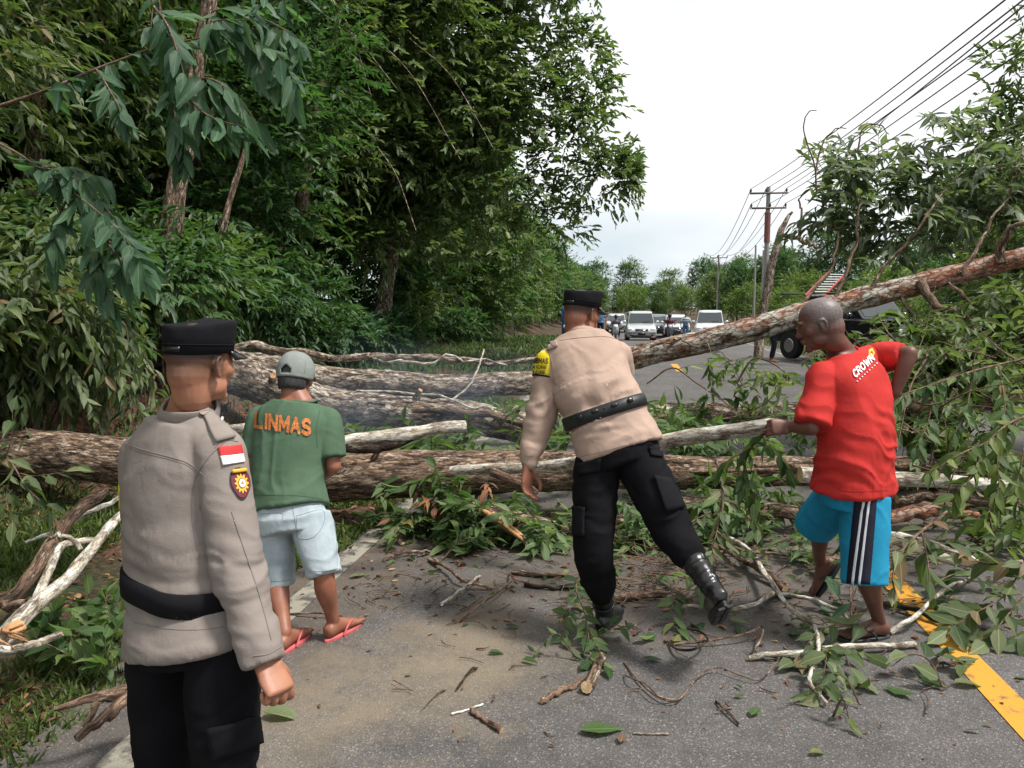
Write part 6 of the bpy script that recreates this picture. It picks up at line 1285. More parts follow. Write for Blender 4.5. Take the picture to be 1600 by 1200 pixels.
# ---- man in red shirt and blue shorts --------------------------------------
def man_red():
    Z = np.array([0, 0, 1.])
    sk = dict(pelvis=P(1334, 748, 3.66), waist=P(1338, 700, 3.64), chest=P(1335, 622, 3.66), neck=P(1313, 548, 3.70), kw=1.0, kd=1.0)
    sk['sl'] = P(1284, 590, 3.60); sk['sr'] = P(1366, 560, 3.86); sk['shr'] = unit(sk['sr'] - sk['sl']); sk['hipr'] = unit(P(1372, 745, 3.80) - P(1300, 752, 3.55))
    sk['el'] = P(1268, 668, 3.52); sk['wl'] = P(1234, 666, 3.61); sk['er'] = P(1421, 552, 3.68); sk['wr'] = P(1398, 614, 3.70)
    sk['hl'] = P(1350, 775, 3.62); sk['hr'] = P(1314, 772, 3.76); sk['kl'] = P(1346, 890, 3.55); sk['kr'] = P(1275, 812, 3.98)
    g1 = G(1372, 1000); sk['al'] = np.array([g1[0], g1[1], .10]); sk['ar'] = P(1281, 878, 4.22)
    sk['calfr'] = CR * .012; sk['calfl'] = CR * .012
    base = sk['al'].copy(); base[2] = 0
    T = thing('person', 'man in red t-shirt and blue striped shorts holding the pale log with his left hand', 'person', base)
    fh = unit(-CR * .92 + CF * .25); M = basis(fh + Z * -.30, Z); c = P(1281, 506, 3.64); sk['head'] = c; sk['M'] = M
    rule = lambda X: np.clip(sm01(X[:, 2], -.045, .015) * sm01(.045 - X[:, 1], -.01, .03) + sm01(X[:, 2], .06, .08), 0, 1) * (.55 + .25 * fbm(X * 30, 2, 8))
    toe1 = unit(-CR * .95 - CF * .15 + [0, 0, 0]); toe1[2] = 0; toe2 = unit(-CR * .42 + CF * .25 - Z * .85)
    dh = P(1212, 667, 3.60) - sk['wl']
    build_body(sk, T, SKIN4, .0045, .32, hands=[(sk['wl'], dh, unit(CF * .75 - CU * .2), 1, 1.0, 1.0, .1, unit(CU * .7 - CR * .5 + CF * .5)), (sk['wr'], -CR * .8 - CU * .4 + CF * .3, CF, 1, .9)],
               feet=[(sk['al'], toe1, Z), (sk['ar'], toe2, unit(-toe2[2] * np.array([CF[0], CF[1], 0]) * .2 - CR * .85 + Z * .35))], rule=rule, head_k=1.04)
    flipflop(sk['al'], toe1, Z, T, M_['dark_rubber'], M_['dark_rubber']); flipflop(sk['ar'], toe2, unit(-CR * .85 + Z * .35 + CF * .1), T, M_['dark_rubber'], M_['dark_rubber'], gap=.004)
    eyes(c, M, T, 1.04)
    W = head_obj_tools(c, M, 1.04)
    # shirt
    g = Geo(); loft(g, torso_secs(sk, .022, bottom=-.2, top=.97, table=[(-.10, .196, .150), (.0, .190, .144), (.15, .182, .132), (.32, .176, .124), (.5, .176, .122), (.68, .180, .118), (.83, .174, .104), (.95, .100, .076)]), n=40, res=36)
    for s, L0, w0 in (('l', .24, .078), ('r', .165, .056)):
        sh, el = sk['s' + s], sk['e' + s]; d = unit(el - sh); rr = unit(np.cross(d, CF + CU * .1)); ff = np.cross(d, rr)
        loft(g, [(sh - d * .01, rr * .066, ff * .066), (sh + d * .08, rr * .072, ff * .072), (sh + d * L0, rr * w0, ff * w0)], n=22, res=9)
        limb(g, [trunk_pt(sk, .88), sh], [.066, .066], n=20); ell(g, sh, (.068, .068, .068))
    o, _, bv = solid_obj('t_shirt', g, M_['red_shirt'], T, .0068, 5, None, fold=[lambda V, Nn: wrinkle(V, Nn, .011, (unit(CR - CU * .55), unit(CU + CR * .5)), (2.3, 14), 51, .35 + 1.2 * np.exp(-(((V - sk['waist']) @ Z) / .16) ** 2)), lambda V, Nn: wrinkle(V, Nn, .006, (CU, CR), (1.6, 8), 53)])
    text_patch(bv, 'CROWN', [(1330, 580), (1360, 553), (1366, 563), (1336, 592)], M_['white_print'], T, name='letter', off=.005, wd=.26)
    for k in range(9):
        u = 1339 + k * 3.8; v = 596 - k * 3.5
        patch(bv, [(u - .9, v - .9), (u + .9, v - .9), (u + .9, v + .9), (u - .9, v + .9)], M_['white_print'], T, 'print_dot', .003, 1, 1)
    qq = [(1356, 544), (1366, 544), (1366, 560), (1356, 560)]
    star_patch(bv, qq, lambda a: .46 + .04 * math.cos(5 * a), M_['gold'], T, 'logo_crown', .003, n=30); star_patch(bv, qq, lambda a: .18, M_['red_shirt'], T, 'logo_centre', .0045, n=16)
    neckring(bv, c, M, sk, M_['red_shirt'], T, .070)
    sg = mat('seam_red', (.26, .012, .012), .9)
    seam(bv, [(1282, 742), (1310, 764), (1345, 768), (1388, 766)], sg, T, r=.001); seam(bv, [(1350, 532), (1375, 550), (1384, 585)], sg, T, r=.0014); seam(bv, [(1262, 655), (1275, 668), (1290, 675)], sg, T, r=.001); seam(bv, [(1412, 548), (1410, 565), (1400, 572)], sg, T, r=.001)
    # shorts
    g = Geo(); loft(g, torso_secs(sk, .016, table=[(-.24, .150, .125), (-.12, .172, .135), (-.02, .170, .130), (.10, .158, .118)], bottom=-.3, top=.2), res=14)
    for s, e, w0, w1 in (('l', P(1352, 912, 3.55), .112, .094), ('r', P(1272, 822, 3.98), .104, .098)):
        h = sk['h' + s]; d = unit(e - h); rr = unit(np.cross(d, CF)); ff = np.cross(d, rr)
        loft(g, [(h, rr * w0, ff * .115), (h * .5 + e * .5, rr * (w0 + w1) / 2, ff * .108), (e, rr * w1, ff * w1)], n=24, res=14)
    o, _, bt = solid_obj('shorts', g, M_['blue_shorts'], T, .0068, 4, None, fold=[lambda V, Nn: wrinkle(V, Nn, .005, (CU, CR), (2, 9), 61), lambda V, Nn: wrinkle(V, Nn, .004, (CR, CU), (2, 12), 63)])
    def stripe(x0, x1, x2, x3, m__, off, nm='side_stripe'):
        patch(bt, [(x0, 768), (x1, 768), (x3, 913), (x2, 911)], m__, T, nm, off, 4, 26)
    stripe(1336, 1371, 1323, 1359, M_['navy'], .003); stripe(1348.5, 1352, 1331, 1334.5, M_['white_stripe'], .0055, 'white_stripe'); stripe(1357.5, 1361, 1341, 1344.5, M_['white_stripe'], .0055, 'white_stripe')
    return sk
SK4 = man_red()
# ------------------------------------------------------------------ vehicles, poles and people farther up the road
CARP = dict(white=mat('car_white', (.50, .52, .52), .3, coat=.6), silver=mat('car_silver', (.48, .50, .50), .28, metal=.3, coat=.8), grey=mat('car_grey', (.12, .13, .15), .3, metal=.3, coat=.8), black=mat('car_black', (.012, .014, .018), .22, coat=1), blue=mat('car_blue', (.02, .10, .26), .35, coat=.6))
GLS = mat('window_glass', (.05, .06, .065), .25, spec=.25); TYRE = mat('tyre', (.015, .015, .015), .8); RIM = mat('rim', (.35, .36, .37), .3, metal=.8); LAMP = mat('lamp_glass', (.75, .77, .78), .08, spec=.8); TRIM = mat('black_trim', (.015, .015, .016), .5); PLATE = mat('number_plate', (.02, .02, .02), .4); CHROME = mat('chrome', (.6, .6, .6), .15, metal=1); REDP = mat('ladder_red', (.33, .03, .03), .5); ALU = mat('ladder_rung', (.62, .63, .64), .4, metal=.4)
def box(g, c, s, mi=0, M=None, bev=0):
    bx = np.array([[i, j, l] for l in (-1, 1) for j in (-1, 1) for i in (-1, 1)], float) * np.asarray(s) / 2
    if M is not None: bx = bx @ np.asarray(M).T
    g.add(bx + np.asarray(c), quads=[[0, 2, 3, 1], [4, 5, 7, 6], [0, 1, 5, 4], [2, 6, 7, 3], [0, 4, 6, 2], [1, 3, 7, 5]], mi=mi); return g
def bevel(o, w_=.02, seg=2):
    b = o.modifiers.new('b', 'BEVEL'); b.width = w_; b.segments = seg; b.limit_method = 'ANGLE'; return o
def car(label, paint, loc, rz, L_=4.2, W_=1.68, Hh=1.65, hood=.98, wsx=(.95, .35), rear=-1.75, group=None, name='parked_car'):
    """front towards local -Y; sections across the car from the front bumper to the tail"""
    T = thing(name, label, 'car', loc, group, rz); w2 = W_ / 2; f = -L_ / 2
    # lower body: stations along y, each an upper-edge profile
    st = [(f, .45, .66, .86), (f + .06, .30, .74, .95), (f + .25, .24, .84, .99), (f + wsx[0], .22, hood, 1.0), (f + wsx[0] + .9, .22, hood + .04, 1.0), (L_ / 2 - .5, .24, hood + .06, 1.0), (L_ / 2 - .06, .30, hood + .02, .96), (L_ / 2, .45, hood - .1, .88)]
    rows = []
    for y, zb, zt, k in st:
        ww = w2 * k; rows.append([(-ww * .9, y, zb), (-ww, y, zb + .12), (-ww, y, zt - .18), (-ww * .95, y, zt - .04), (-ww * .82, y, zt + .01), (0, y, zt + .03), (ww * .82, y, zt + .01), (ww * .95, y, zt - .04), (ww, y, zt - .18), (ww, y, zb + .12), (ww * .9, y, zb), (0, y, zb)])
    V = np.array(rows).reshape(-1, 3); n = 12; k = len(st)
    q = [[a * n + i, (a + 1) * n + i, (a + 1) * n + (i + 1) % n, a * n + (i + 1) % n] for a in range(k - 1) for i in range(n)]
    g = Geo(); b0 = len(V); V = np.vstack([V, V[:n].mean(0), V[-n:].mean(0)]); g.add(V, quads=q, tris=[[i, (i + 1) % n, b0] for i in range(n)] + [[(k - 1) * n + (i + 1) % n, (k - 1) * n + i, b0 + 1] for i in range(n)]); g.obj('body', paint, T, local=True)
    # cabin
    y0 = f + wsx[0] - .02; y1 = y0 + wsx[1] + .35; y2 = L_ / 2 - .35; y3 = L_ / 2 - .10; zr = Hh; zb = hood - .02
    cs = [(y0, zb, w2 * .90), (y1, zr - .05, w2 * .76), (y1 + .3, zr, w2 * .76), (y2 - .2, zr - .01, w2 * .75), (y2, zr - .08, w2 * .74), (y3, zb + .05, w2 * .88)]
    g = Geo(); V = []
    for y, z, ww in cs: V += [(-w2 * .93, y if z > zb + .1 else y, zb), (-ww, y, z), (-ww * .6, y, z + (.03 if z > zb + .1 else 0)), (ww * .6, y, z + (.03 if z > zb + .1 else 0)), (ww, y, z), (w2 * .93, y, zb)]
    g.add(V, quads=[[a * 6 + i, (a + 1) * 6 + i, (a + 1) * 6 + i + 1, a * 6 + i + 1] for a in range(5) for i in range(5)]); g.obj('cabin', paint, T, local=True)
    def lerp(a, b, t): return tuple(np.array(a) * (1 - t) + np.array(b) * t)
    # glass set 6 mm proud
    a0, a1 = np.array([-w2 * .90, y0, zb]), np.array([w2 * .90, y0, zb]); c0, c1 = np.array([-w2 * .76, y1, zr - .05]), np.array([w2 * .76, y1, zr - .05]); nn = unit(np.cross(a1 - a0, c0 - a0)); nn = nn if nn[1] < 0 else -nn
    g = Geo(); g.add([lerp(a0, c0, .06) + nn * .02 + [.03, 0, 0], lerp(a1, c1, .06) + nn * .02 - [.03, 0, 0], lerp(a1, c1, .90) + nn * .02 - [.03, 0, 0], lerp(a0, c0, .90) + nn * .02 + [.03, 0, 0]], quads=[[0, 1, 2, 3]]); g.obj('windscreen', GLS, T, local=True, smooth=False)
    for s in (-1, 1):
        for ya, yb in ((y1 - .12, y1 + .85), (y1 + .92, y2 - .1)):
            zt = zr - .14; g = Geo(); g.add([(s * (w2 * .925 + .004), ya - (.25 if ya < y1 else 0), zb + .06), (s * (w2 * .925 + .004), yb, zb + .06), (s * (w2 * .785 + .012), yb - .03, zt), (s * (w2 * .785 + .012), ya + .12, zt)], quads=[[0, 1, 2, 3]]); g.obj('side_window', GLS, T, local=True, smooth=False)
        g = Geo(); ell(g, (s * w2 * .72, f + .10, .74), (.19, .10, .085)); g.obj('headlight', LAMP, T, local=True)
        g = Geo(); ell(g, (s * w2 * .70, f + .02, .42), (.09, .05, .06)); g.obj('fog_lamp', TRIM, T, local=True)
        g = Geo(); ell(g, (s * (w2 + .10), y0 + .38, hood + .10), (.11, .07, .08)); g.obj('mirror', paint, T, local=True)
        for y in (f + .78, L_ / 2 - .78):
            g = Geo(); tube(g, [(s * (w2 - .19), y, .31), (s * (w2 + .01), y, .31)], .31, 24); w_ = g.obj('wheel', TYRE, T, local=True)
            g = Geo(); tube(g, [(s * (w2), y, .31), (s * (w2 + .022), y, .31)], [.20, .18], 16); r = g.obj('rim', RIM, w_, local=True); r.parent = w_
    g = Geo(); box(g, (0, f + .02, .70), (W_ * .42, .10, .13)); gr = bevel(g.obj('grille', TRIM, T, local=True))
    for z in (.665, .70, .735): g = Geo(); box(g, (0, f - .035, z), (W_ * .40, .02, .012)); g.obj('grille_bar', CHROME, T, local=True)
    g = Geo(); box(g, (0, f - .02, .34), (W_ * .62, .10, .15)); bevel(g.obj('air_intake', TRIM, T, local=True))
    g = Geo(); box(g, (0, f - .06, .50), (.42, .03, .12)); g.obj('number_plate', PLATE, T, local=True)
    for s in (-1, 1): g = Geo(); tube(g, [(s * .1, y0 - .03, hood + .03), (s * .1 + .42, y0 + .12, hood + .16)], .012, 5); g.obj('wiper', TRIM, T, local=True)
    return T
def on_road(u, v): g_ = G(u, v) * np.array([1, 1, 0]); g_ = g_ * 1.04; return (g_[0], g_[1], float(dip(g_[1])) + .012)
QG = 'vehicles queueing beyond the fallen trees'
car('silver off-road car leading the queue in the middle of the road', CARP['silver'], on_road(1000, 523.5), R_(2), 4.2, 1.72, 1.75, 1.05, (.95, .30), group=QG)
car('white minivan at the right of the queue beside the man in a striped shirt', CARP['white'], on_road(1109, 521), R_(-6), 4.3, 1.80, 1.80, 1.02, (.55, .55), group=QG)
car('white hatchback behind the motorcyclist in the queue', CARP['white'], (3.0, 51.5, -.408), R_(-1), 4.0, 1.70, 1.50, .95, (.9, .55), group=QG)
car('dark grey car between the silver and white cars in the queue', CARP['grey'], (1.75, 54.0, -.408), 0, 4.0, 1.66, 1.50, .95, (.9, .5), group=QG)
car('small pale car far back in the queue left of the silver car', CARP['silver'], (-1.1, 63.0, -.408), 0, 3.8, 1.62, 1.46, .92, (.9, .5), group=QG)
# blue truck half hidden behind the tan officer's head
T = thing('truck', 'blue truck standing on the left of the road behind the tan officer', 'truck', on_road(902, 526), QG, R_(4))
for nm, c, s, m__ in (('cab', (0, 0, 1.15), (1.75, 1.5, 1.5), CARP['blue']), ('cargo_bed', (0, 2.6, 1.25), (1.8, 3.4, 1.0), CARP['blue']), ('bumper', (0, -.80, .48), (1.7, .14, .22), TRIM), ('windscreen', (0, -.757, 1.50), (1.5, .02, .55), GLS), ('grille', (0, -.76, .85), (.9, .03, .25), TRIM)):
    g = Geo(); box(g, c, s); bevel(g.obj(nm, m__, T, local=True), .05 if nm == 'cab' else .01)
for s in (-1, 1):
    for y in (-.1, 3.4): g = Geo(); tube(g, [(s * .62, y, .34), (s * .86, y, .34)], .34, 20); g.obj('wheel', TYRE, T, local=True)
    g = Geo(); ell(g, (s * .68, -.76, .84), (.12, .04, .10)); g.obj('headlight', LAMP, T, local=True); g = Geo(); box(g, (s * 1.0, -.7, 1.55), (.18, .06, .3)); g.obj('mirror', TRIM, T, local=True)
# pickup with a ladder on the right verge
tx = (6.25, 23.0); T = thing('pickup_truck', 'black pickup truck with a roof rack parked on the right verge beyond the leaning trunk', 'pickup truck', (tx[0], tx[1], .06), None, R_(28))
def prism(g, prof, x0, x1):
    n = len(prof); V = [(x0, y, z) for y, z in prof] + [(x1, y, z) for y, z in prof] + [(x0, np.mean([p[0] for p in prof]), np.mean([p[1] for p in prof])), (x1, np.mean([p[0] for p in prof]), np.mean([p[1] for p in prof]))]
    g.add(V, quads=[[i, (i + 1) % n, n + (i + 1) % n, n + i] for i in range(n)], tris=[[i, 2 * n, (i + 1) % n] for i in range(n)] + [[n + i, n + (i + 1) % n, 2 * n + 1] for i in range(n)])
g = Geo(); prism(g, [(-2.4, .5), (-2.4, .95), (-2.3, 1.12), (-1.1, 1.20), (2.5, 1.18), (2.5, .5)], -.86, .86); bevel(g.obj('body', CARP['black'], T, local=True, smooth=False), .04)
g = Geo(); prism(g, [(-1.15, 1.21), (-.55, 1.84), (-.35, 1.88), (.9, 1.88), (1.1, 1.80), (1.25, 1.21)], -.76, .76); bevel(g.obj('cab', CARP['black'], T, local=True, smooth=False), .05)
g = Geo(); g.add([(-.66, -1.09, 1.29), (.66, -1.09, 1.29), (.62, -.60, 1.81), (-.62, -.60, 1.81)], quads=[[0, 1, 2, 3]]); g.obj('windscreen', GLS, T, local=True)
for s in (-1, 1):
    for a, b, c, d in ((-.85, .15, .1, -.42), (.25, 1.1, .95, .25)): g = Geo(); g.add([(s * .765, a, 1.28), (s * .765, b, 1.28), (s * .765, c, 1.78), (s * .765, d, 1.78)], quads=[[0, 1, 2, 3]]); g.obj('side_window', GLS, T, local=True)
    g = Geo(); box(g, (s * .66, -2.40, .90), (.34, .06, .17)); bevel(g.obj('headlight', LAMP, T, local=True), .02); g = Geo(); ell(g, (s * .96, -.85, 1.32), (.11, .07, .09)); g.obj('mirror', CARP['black'], T, local=True)
    for y in (-1.5, 1.6):
        g = Geo(); tube(g, [(s * .68, y, .40), (s * .90, y, .40)], .40, 24); w_ = g.obj('wheel', TYRE, T, local=True); g = Geo(); tube(g, [(s * .895, y, .40), (s * .915, y, .40)], [.22, .2], 14); g.obj('rim', RIM, w_, local=True)
    g = Geo(); tube(g, [(s * .70, -.4, 1.93), (s * .70, 2.3, 1.93)], .02, 6); g.obj('rack_rail', TRIM, T, local=True)
for y in (-.3, .8, 2.2): g = Geo(); tube(g, [(-.72, y, 1.96), (.72, y, 1.96)], .02, 6); g.obj('rack_bar', TRIM, T, local=True)
g = Geo(); box(g, (0, -2.42, .90), (.9, .05, .22)); g.obj('grille', CHROME, T, local=True); g = Geo(); box(g, (0, -2.46, .56), (1.7, .12, .20)); bevel(g.obj('bumper', CHROME, T, local=True), .04)
g = Geo(); box(g, (0, -1.75, 1.205), (1.3, 1.1, .03)); bevel(g.obj('hood_scoop', CARP['black'], T, local=True), .02)
# ladder leaning over the cab
a = P(1258, 462, 22.3); b = P(1293, 427, 23.4); sd_ = (P(1288, 462, 22.6) - a); LT = thing('ladder', 'red ladder with pale rungs sloping up from the roof of the black pickup', 'ladder', a)
for s in (0, 1): g = Geo(); tube(g, [a + sd_ * s, b + sd_ * s], .035, 6); g.obj('rail', REDP, LT)
for q in range(9): t = (q + .5) / 9; g = Geo(); tube(g, [a + (b - a) * t, a + (b - a) * t + sd_], .020, 6); g.obj('rung', ALU, LT)

# far people: one continuous low body each, clothes as children
FS = mat('skin_far', (.20, .09, .06), .6)
def small_person(label, foot, face, shirt, trousers, pose='stand', hat=None, h=1.66, stripes=False, group=None):
    f = unit([face[0], face[1], 0]); r = unit(np.cross(f, [0, 0, 1])); Z = np.array([0, 0, 1.]); B = np.asarray(foot, float); k = h / 1.7
    W = lambda x, y, z: B + (r * x + f * y + Z * z) * k
    T = thing('person', label, 'person', B, group)
    if pose == 'stand': hip, ch, nk, hd = W(0, 0, .92), W(0, 0, 1.2), W(0, 0, 1.45), W(0, .02, 1.60); kn = [W(-.1, .02, .5), W(.1, .02, .5)]; an = [W(-.11, 0, .08), W(.11, 0, .08)]; el = [W(-.27, 0, 1.15), W(.27, 0, 1.15)]; wr = [W(-.26, .08, .92), W(.26, .08, .92)]
    elif pose == 'ride': hip, ch, nk, hd = W(0, 0, .80), W(0, .06, 1.06), W(0, .12, 1.30), W(0, .16, 1.46); kn = [W(-.2, .42, .72), W(.2, .42, .72)]; an = [W(-.2, .25, .28), W(.2, .25, .28)]; el = [W(-.30, .22, 1.05), W(.30, .22, 1.05)]; wr = [W(-.28, .48, .98), W(.28, .48, .98)]
    else: hip, ch, nk, hd = W(0, -.12, .92), W(0, .12, 1.12), W(0, .38, 1.20), W(0, .53, 1.16); kn = [W(-.1, 0, .5), W(.1, .05, .5)]; an = [W(-.12, -.05, .08), W(.12, 0, .08)]; el = [W(-.2, .55, 1.02), W(.25, .48, .95)]; wr = [W(-.1, .80, 1.0), W(.2, .72, .80)]
    sk = dict(pelvis=hip, waist=hip * .6 + ch * .4, chest=ch, neck=nk, kw=.95 * k, kd=1.0 * k); sk['shr'] = sk['hipr'] = r
    sl_, sr_ = trunk_pt(sk, .86) - r * .17 * k, trunk_pt(sk, .86) + r * .17 * k; hl, hr_ = hip - r * .09, hip + r * .09
    g = Geo(); ell(g, hd, (.078, .095, .11)); limb(g, [nk, hd], [.055, .05]); loft(g, torso_secs(sk, -.02, top=1.0, bottom=-.1), n=14, res=10)
    for s, S_, E_, Wr in ((-1, sl_, el[0], wr[0]), (1, sr_, el[1], wr[1])): limb(g, [S_, E_, Wr, Wr + unit(Wr - E_) * .12], [.045, .036, .028, .03], n=8)
    for h_, kk, aa in ((hl, kn[0], an[0]), (hr_, kn[1], an[1])): limb(g, [h_, kk, aa], [.07, .05, .035], n=8); limb(g, [aa - Z * .03 * k, aa + f * .16 * k - Z * .045 * k], [.035, .03], n=8)
    solid_obj('body', g, FS, T, .018, 1)
    g = Geo(); loft(g, torso_secs(sk, .014, top=.95, bottom=-.1), n=16, res=12)
    for S_, E_ in ((sl_, el[0]), (sr_, el[1])): limb(g, [S_, S_ * .3 + E_ * .7], [.062, .058], n=10)
    _, _, bvh = solid_obj('shirt', g, shirt, T, .018, 1)
    if stripes:
        ms = mat('blue_stripe', (.03, .10, .28), .8)
        for t in (.05, .2, .35, .5, .65, .8): belt_ring(bvh, trunk_pt(sk, t), Z, r, .018, ms, T, .004, 32, name='shirt_stripe')
    g = Geo(); loft(g, torso_secs(sk, .008, top=.12, bottom=-.2), n=16, res=6)
    for h_, kk, aa in ((hl, kn[0], an[0]), (hr_, kn[1], an[1])): limb(g, [h_, kk, kk * .2 + aa * .8 if not stripes else kk * .9 + aa * .1], [.088, .068, .055], n=10)
    solid_obj('trousers', g, trousers, T, .018, 1)
    g = Geo()
    if hat is not None: ell(g, hd + Z * .03, (.11, .13, .125)); g.obj('helmet', hat, T)
    else: ell(g, hd + Z * .035 - f * .012, (.083, .098, .09)); g.obj('hair', M_['hair_dark'], T)
    return T
def motorcycle(label, loc, rz, paint, group=None):
    T = thing('motorcycle', label, 'motorcycle', loc, group, rz)
    for y in (-.60, .62):
        g = Geo(); tube(g, [(0, y + .25 * math.cos(a), .29 + .25 * math.sin(a)) for a in np.linspace(0, 2 * np.pi, 25)], .045, 8, caps=False); w_ = g.obj('wheel', TYRE, T, local=True); g = Geo(); tube(g, [(-.03, y, .29), (.03, y, .29)], .10, 10); g.obj('hub', RIM, w_, local=True)
    g = Geo(); limb(g, [(0, -.60, .30), (0, -.48, .62), (0, -.40, .92)], [.04, .05, .05], n=8); g.obj('fork', TRIM, T, local=True)
    g = Geo(); limb(g, [(0, -.42, .55), (0, -.1, .42), (0, .4, .58), (0, .85, .66)], [.13, .12, .14, .06], n=10); g.obj('frame', paint, T, local=True)
    g = Geo(); loft(g, [((0, -.46, .45), (.17, 0, 0), (0, .03, .05)), ((0, -.50, .70), (.19, 0, 0), (0, .05, .05)), ((0, -.47, .95), (.13, 0, 0), (0, .06, .05))], n=14, res=8, dome=.3); g.obj('front_fairing', paint, T, local=True)
    g = Geo(); ell(g, (0, -.57, .86), (.10, .05, .08)); g.obj('headlight', LAMP, T, local=True)
    g = Geo(); tube(g, [(-.34, -.30, 1.0), (-.12, -.42, .98), (.12, -.42, .98), (.34, -.30, 1.0)], .018, 6); g.obj('handlebar', TRIM, T, local=True)
    for s in (-1, 1): g = Geo(); tube(g, [(s * .2, -.40, .99), (s * .26, -.38, 1.16)], .008, 5); ell(g, (s * .27, -.38, 1.19), (.06, .015, .035)); g.obj('mirror', TRIM, T, local=True)
    g = Geo(); limb(g, [(0, .0, .72), (0, .35, .76), (0, .8, .80)], [.10, .13, .08], n=10, flat=(0, 0, 1), fl=.5); g.obj('seat', TRIM, T, local=True); return T
def rider(u, v, lb, lm, paint, shirt, tr, hat):
    p = np.array(on_road(u, v)); motorcycle(lm, p, 0, paint, 'motorcycles in front of the queue'); small_person(lb, p + [0, .22, 0], (0, -1), shirt, tr, 'ride', hat, group='riders on motorcycles in front of the queue')
rider(1046, 527, 'rider in dark red jacket astride a motorcycle before the white hatchback', 'dark motorcycle before the white hatchback, ridden by a person in dark red', CARP['grey'], mat('maroon_jacket', (.11, .02, .03), .8), M_['navy'], TRIM)
rider(962, 524, 'rider in dark clothes on a motorcycle left of the silver car', 'pale-fronted motorcycle left of the silver car with its rider', CARP['silver'], mat('grey_jacket', (.10, .11, .13), .8), M_['navy'], mat('helmet_dark', (.03, .03, .035), .2))
small_person('man in blue and white striped shirt and blue shorts beside the white minivan', on_road(1071, 526), (-.1, -1), mat('white_shirt', (.62, .64, .66), .8), mat('blue_short_far', (.06, .13, .26), .8), 'stand', None, 1.68, True)
small_person('man in blue patterned shirt standing by the blue truck right of the tan officer\'s cap', on_road(938, 531), (.3, -1), mat('blue_shirt', (.06, .16, .34), .8, var=.6, vscale=12), M_['navy'], 'stand', None, 1.68)
small_person('man in dark shirt bending beside the bare tree next to the black pickup', np.append(P(1207, 560, 21.5)[:2], .05), (.85, -.5), mat('dark_shirt', (.055, .045, .060), .8, var=.4, vscale=9), M_['navy'], 'bend', None, 1.95)

# utility poles and wires
CONC = mat('pole_concrete', (.26, .25, .23), .85, var=.2, vscale=12); BAND = mat('pole_red_band', (.22, .075, .06), .8, var=.3, vscale=14); INS = mat('insulator', (.10, .045, .03), .3); WIRE = mat('wire', (.06, .06, .065), .6); STEEL = mat('crossarm', (.16, .13, .12), .6)
def pole(u, vtop, z, h, label, arms=True, group='utility poles along the right of the road', band=False, r=.14):
    top = P(u, vtop, z); b = np.array([top[0], top[1], float(H(top[0], top[1])) - .1]); T = thing('utility_pole', label, 'utility pole', b, group)
    g = Geo(); tube(g, cr([b, (b + top) / 2, top], 12), np.linspace(r, r * .62, 12), 12); g.obj('shaft', CONC, T)
    if band: q0 = top - [0, 0, 1.4]; g = Geo(); tube(g, [q0, q0 - [0, 0, 1.6]], r * .95, 12, caps=False); g.obj('painted_band', BAND, T)
    pts = []
    if arms:
        for dz, w_ in ((.35, 1.0), (1.15, .95)):
            c = top - [0, 0, dz]; ax = np.array([1., .12, 0]); g = Geo(); box(g, c - [0, .12, 0], (2 * w_, .09, .10)); g.obj('crossarm', STEEL, T)
            for s in ((-1, -.15, .98) if dz < .5 else (-1, .1, 1)):
                i_ = c + [s * w_ * .95, -.12, .05]; g = Geo(); tube(g, [i_, i_ + [0, 0, .10], i_ + [0, 0, .2]], [.03, .07, .03], 8); g.obj('insulator', INS, T); pts.append(i_ + [0, 0, .2])
    return T, pts, top
_, w1, t1 = pole(1201, 292, 42, 9, 'nearest utility pole with two crossarms and a red painted band', band=True, r=.17)
_, w2, t2 = pole(1123, 398, 88, 9, 'second utility pole with crossarms, farther along beside the dark tree')
_, w3, t3 = pole(1110, 436, 130, 9, 'third utility pole, small and faint at the end of the wires')
pole(1181, 383, 62, 7, 'thin bare pole left of the nearest utility pole', False, r=.11); pole(1193, 391, 55, 7, 'thin dark bare pole just beside the nearest utility pole', False, r=.10)
g = Geo(); tube(g, [t1, t1 + [.5, 0, .2], t1 + [.5, 0, 1.0]], .02, 5); STK = g.obj('lightning_rod', STEEL); STK.parent = None; bpy.data.objects.remove(STK)
for o_, a_, b_ in zip(('first', 'second', 'third', 'fourth', 'fifth', 'sixth'), w1, ((1534, 0), (1562, 0), (1576, 0), (1598, -2), (1624, 0), (1640, 22))):
    e = P(b_[0], b_[1], 13.0); e2 = a_ + (e - a_) * 1.5; t = np.linspace(0, 1, 40)[:, None]; p = a_ + (e2 - a_) * t; p[:, 2] -= (4 * t * (1 - t))[:, 0] * .35; g = Geo(); tube(g, p, .016, 5); o = g.obj('power_line', WIRE); tag(o, o_ + ' power line from the left, running from the nearest pole to the upper right', 'wire', 'power lines overhead')
for ww, vv in ((w1, w2), (w2, w3)):
    for a_, b_ in zip(ww, vv):
        t = np.linspace(0, 1, 24)[:, None]; p = a_ + (b_ - a_) * t; p[:, 2] -= (4 * t * (1 - t))[:, 0] * 1.0; g = Geo(); tube(g, p, .02, 4); o = g.obj('power_line', WIRE); tag(o, 'sagging power line between the utility poles' + (' nearest the camera' if ww is w1 else ' farther off'), 'wire', 'power lines overhead')
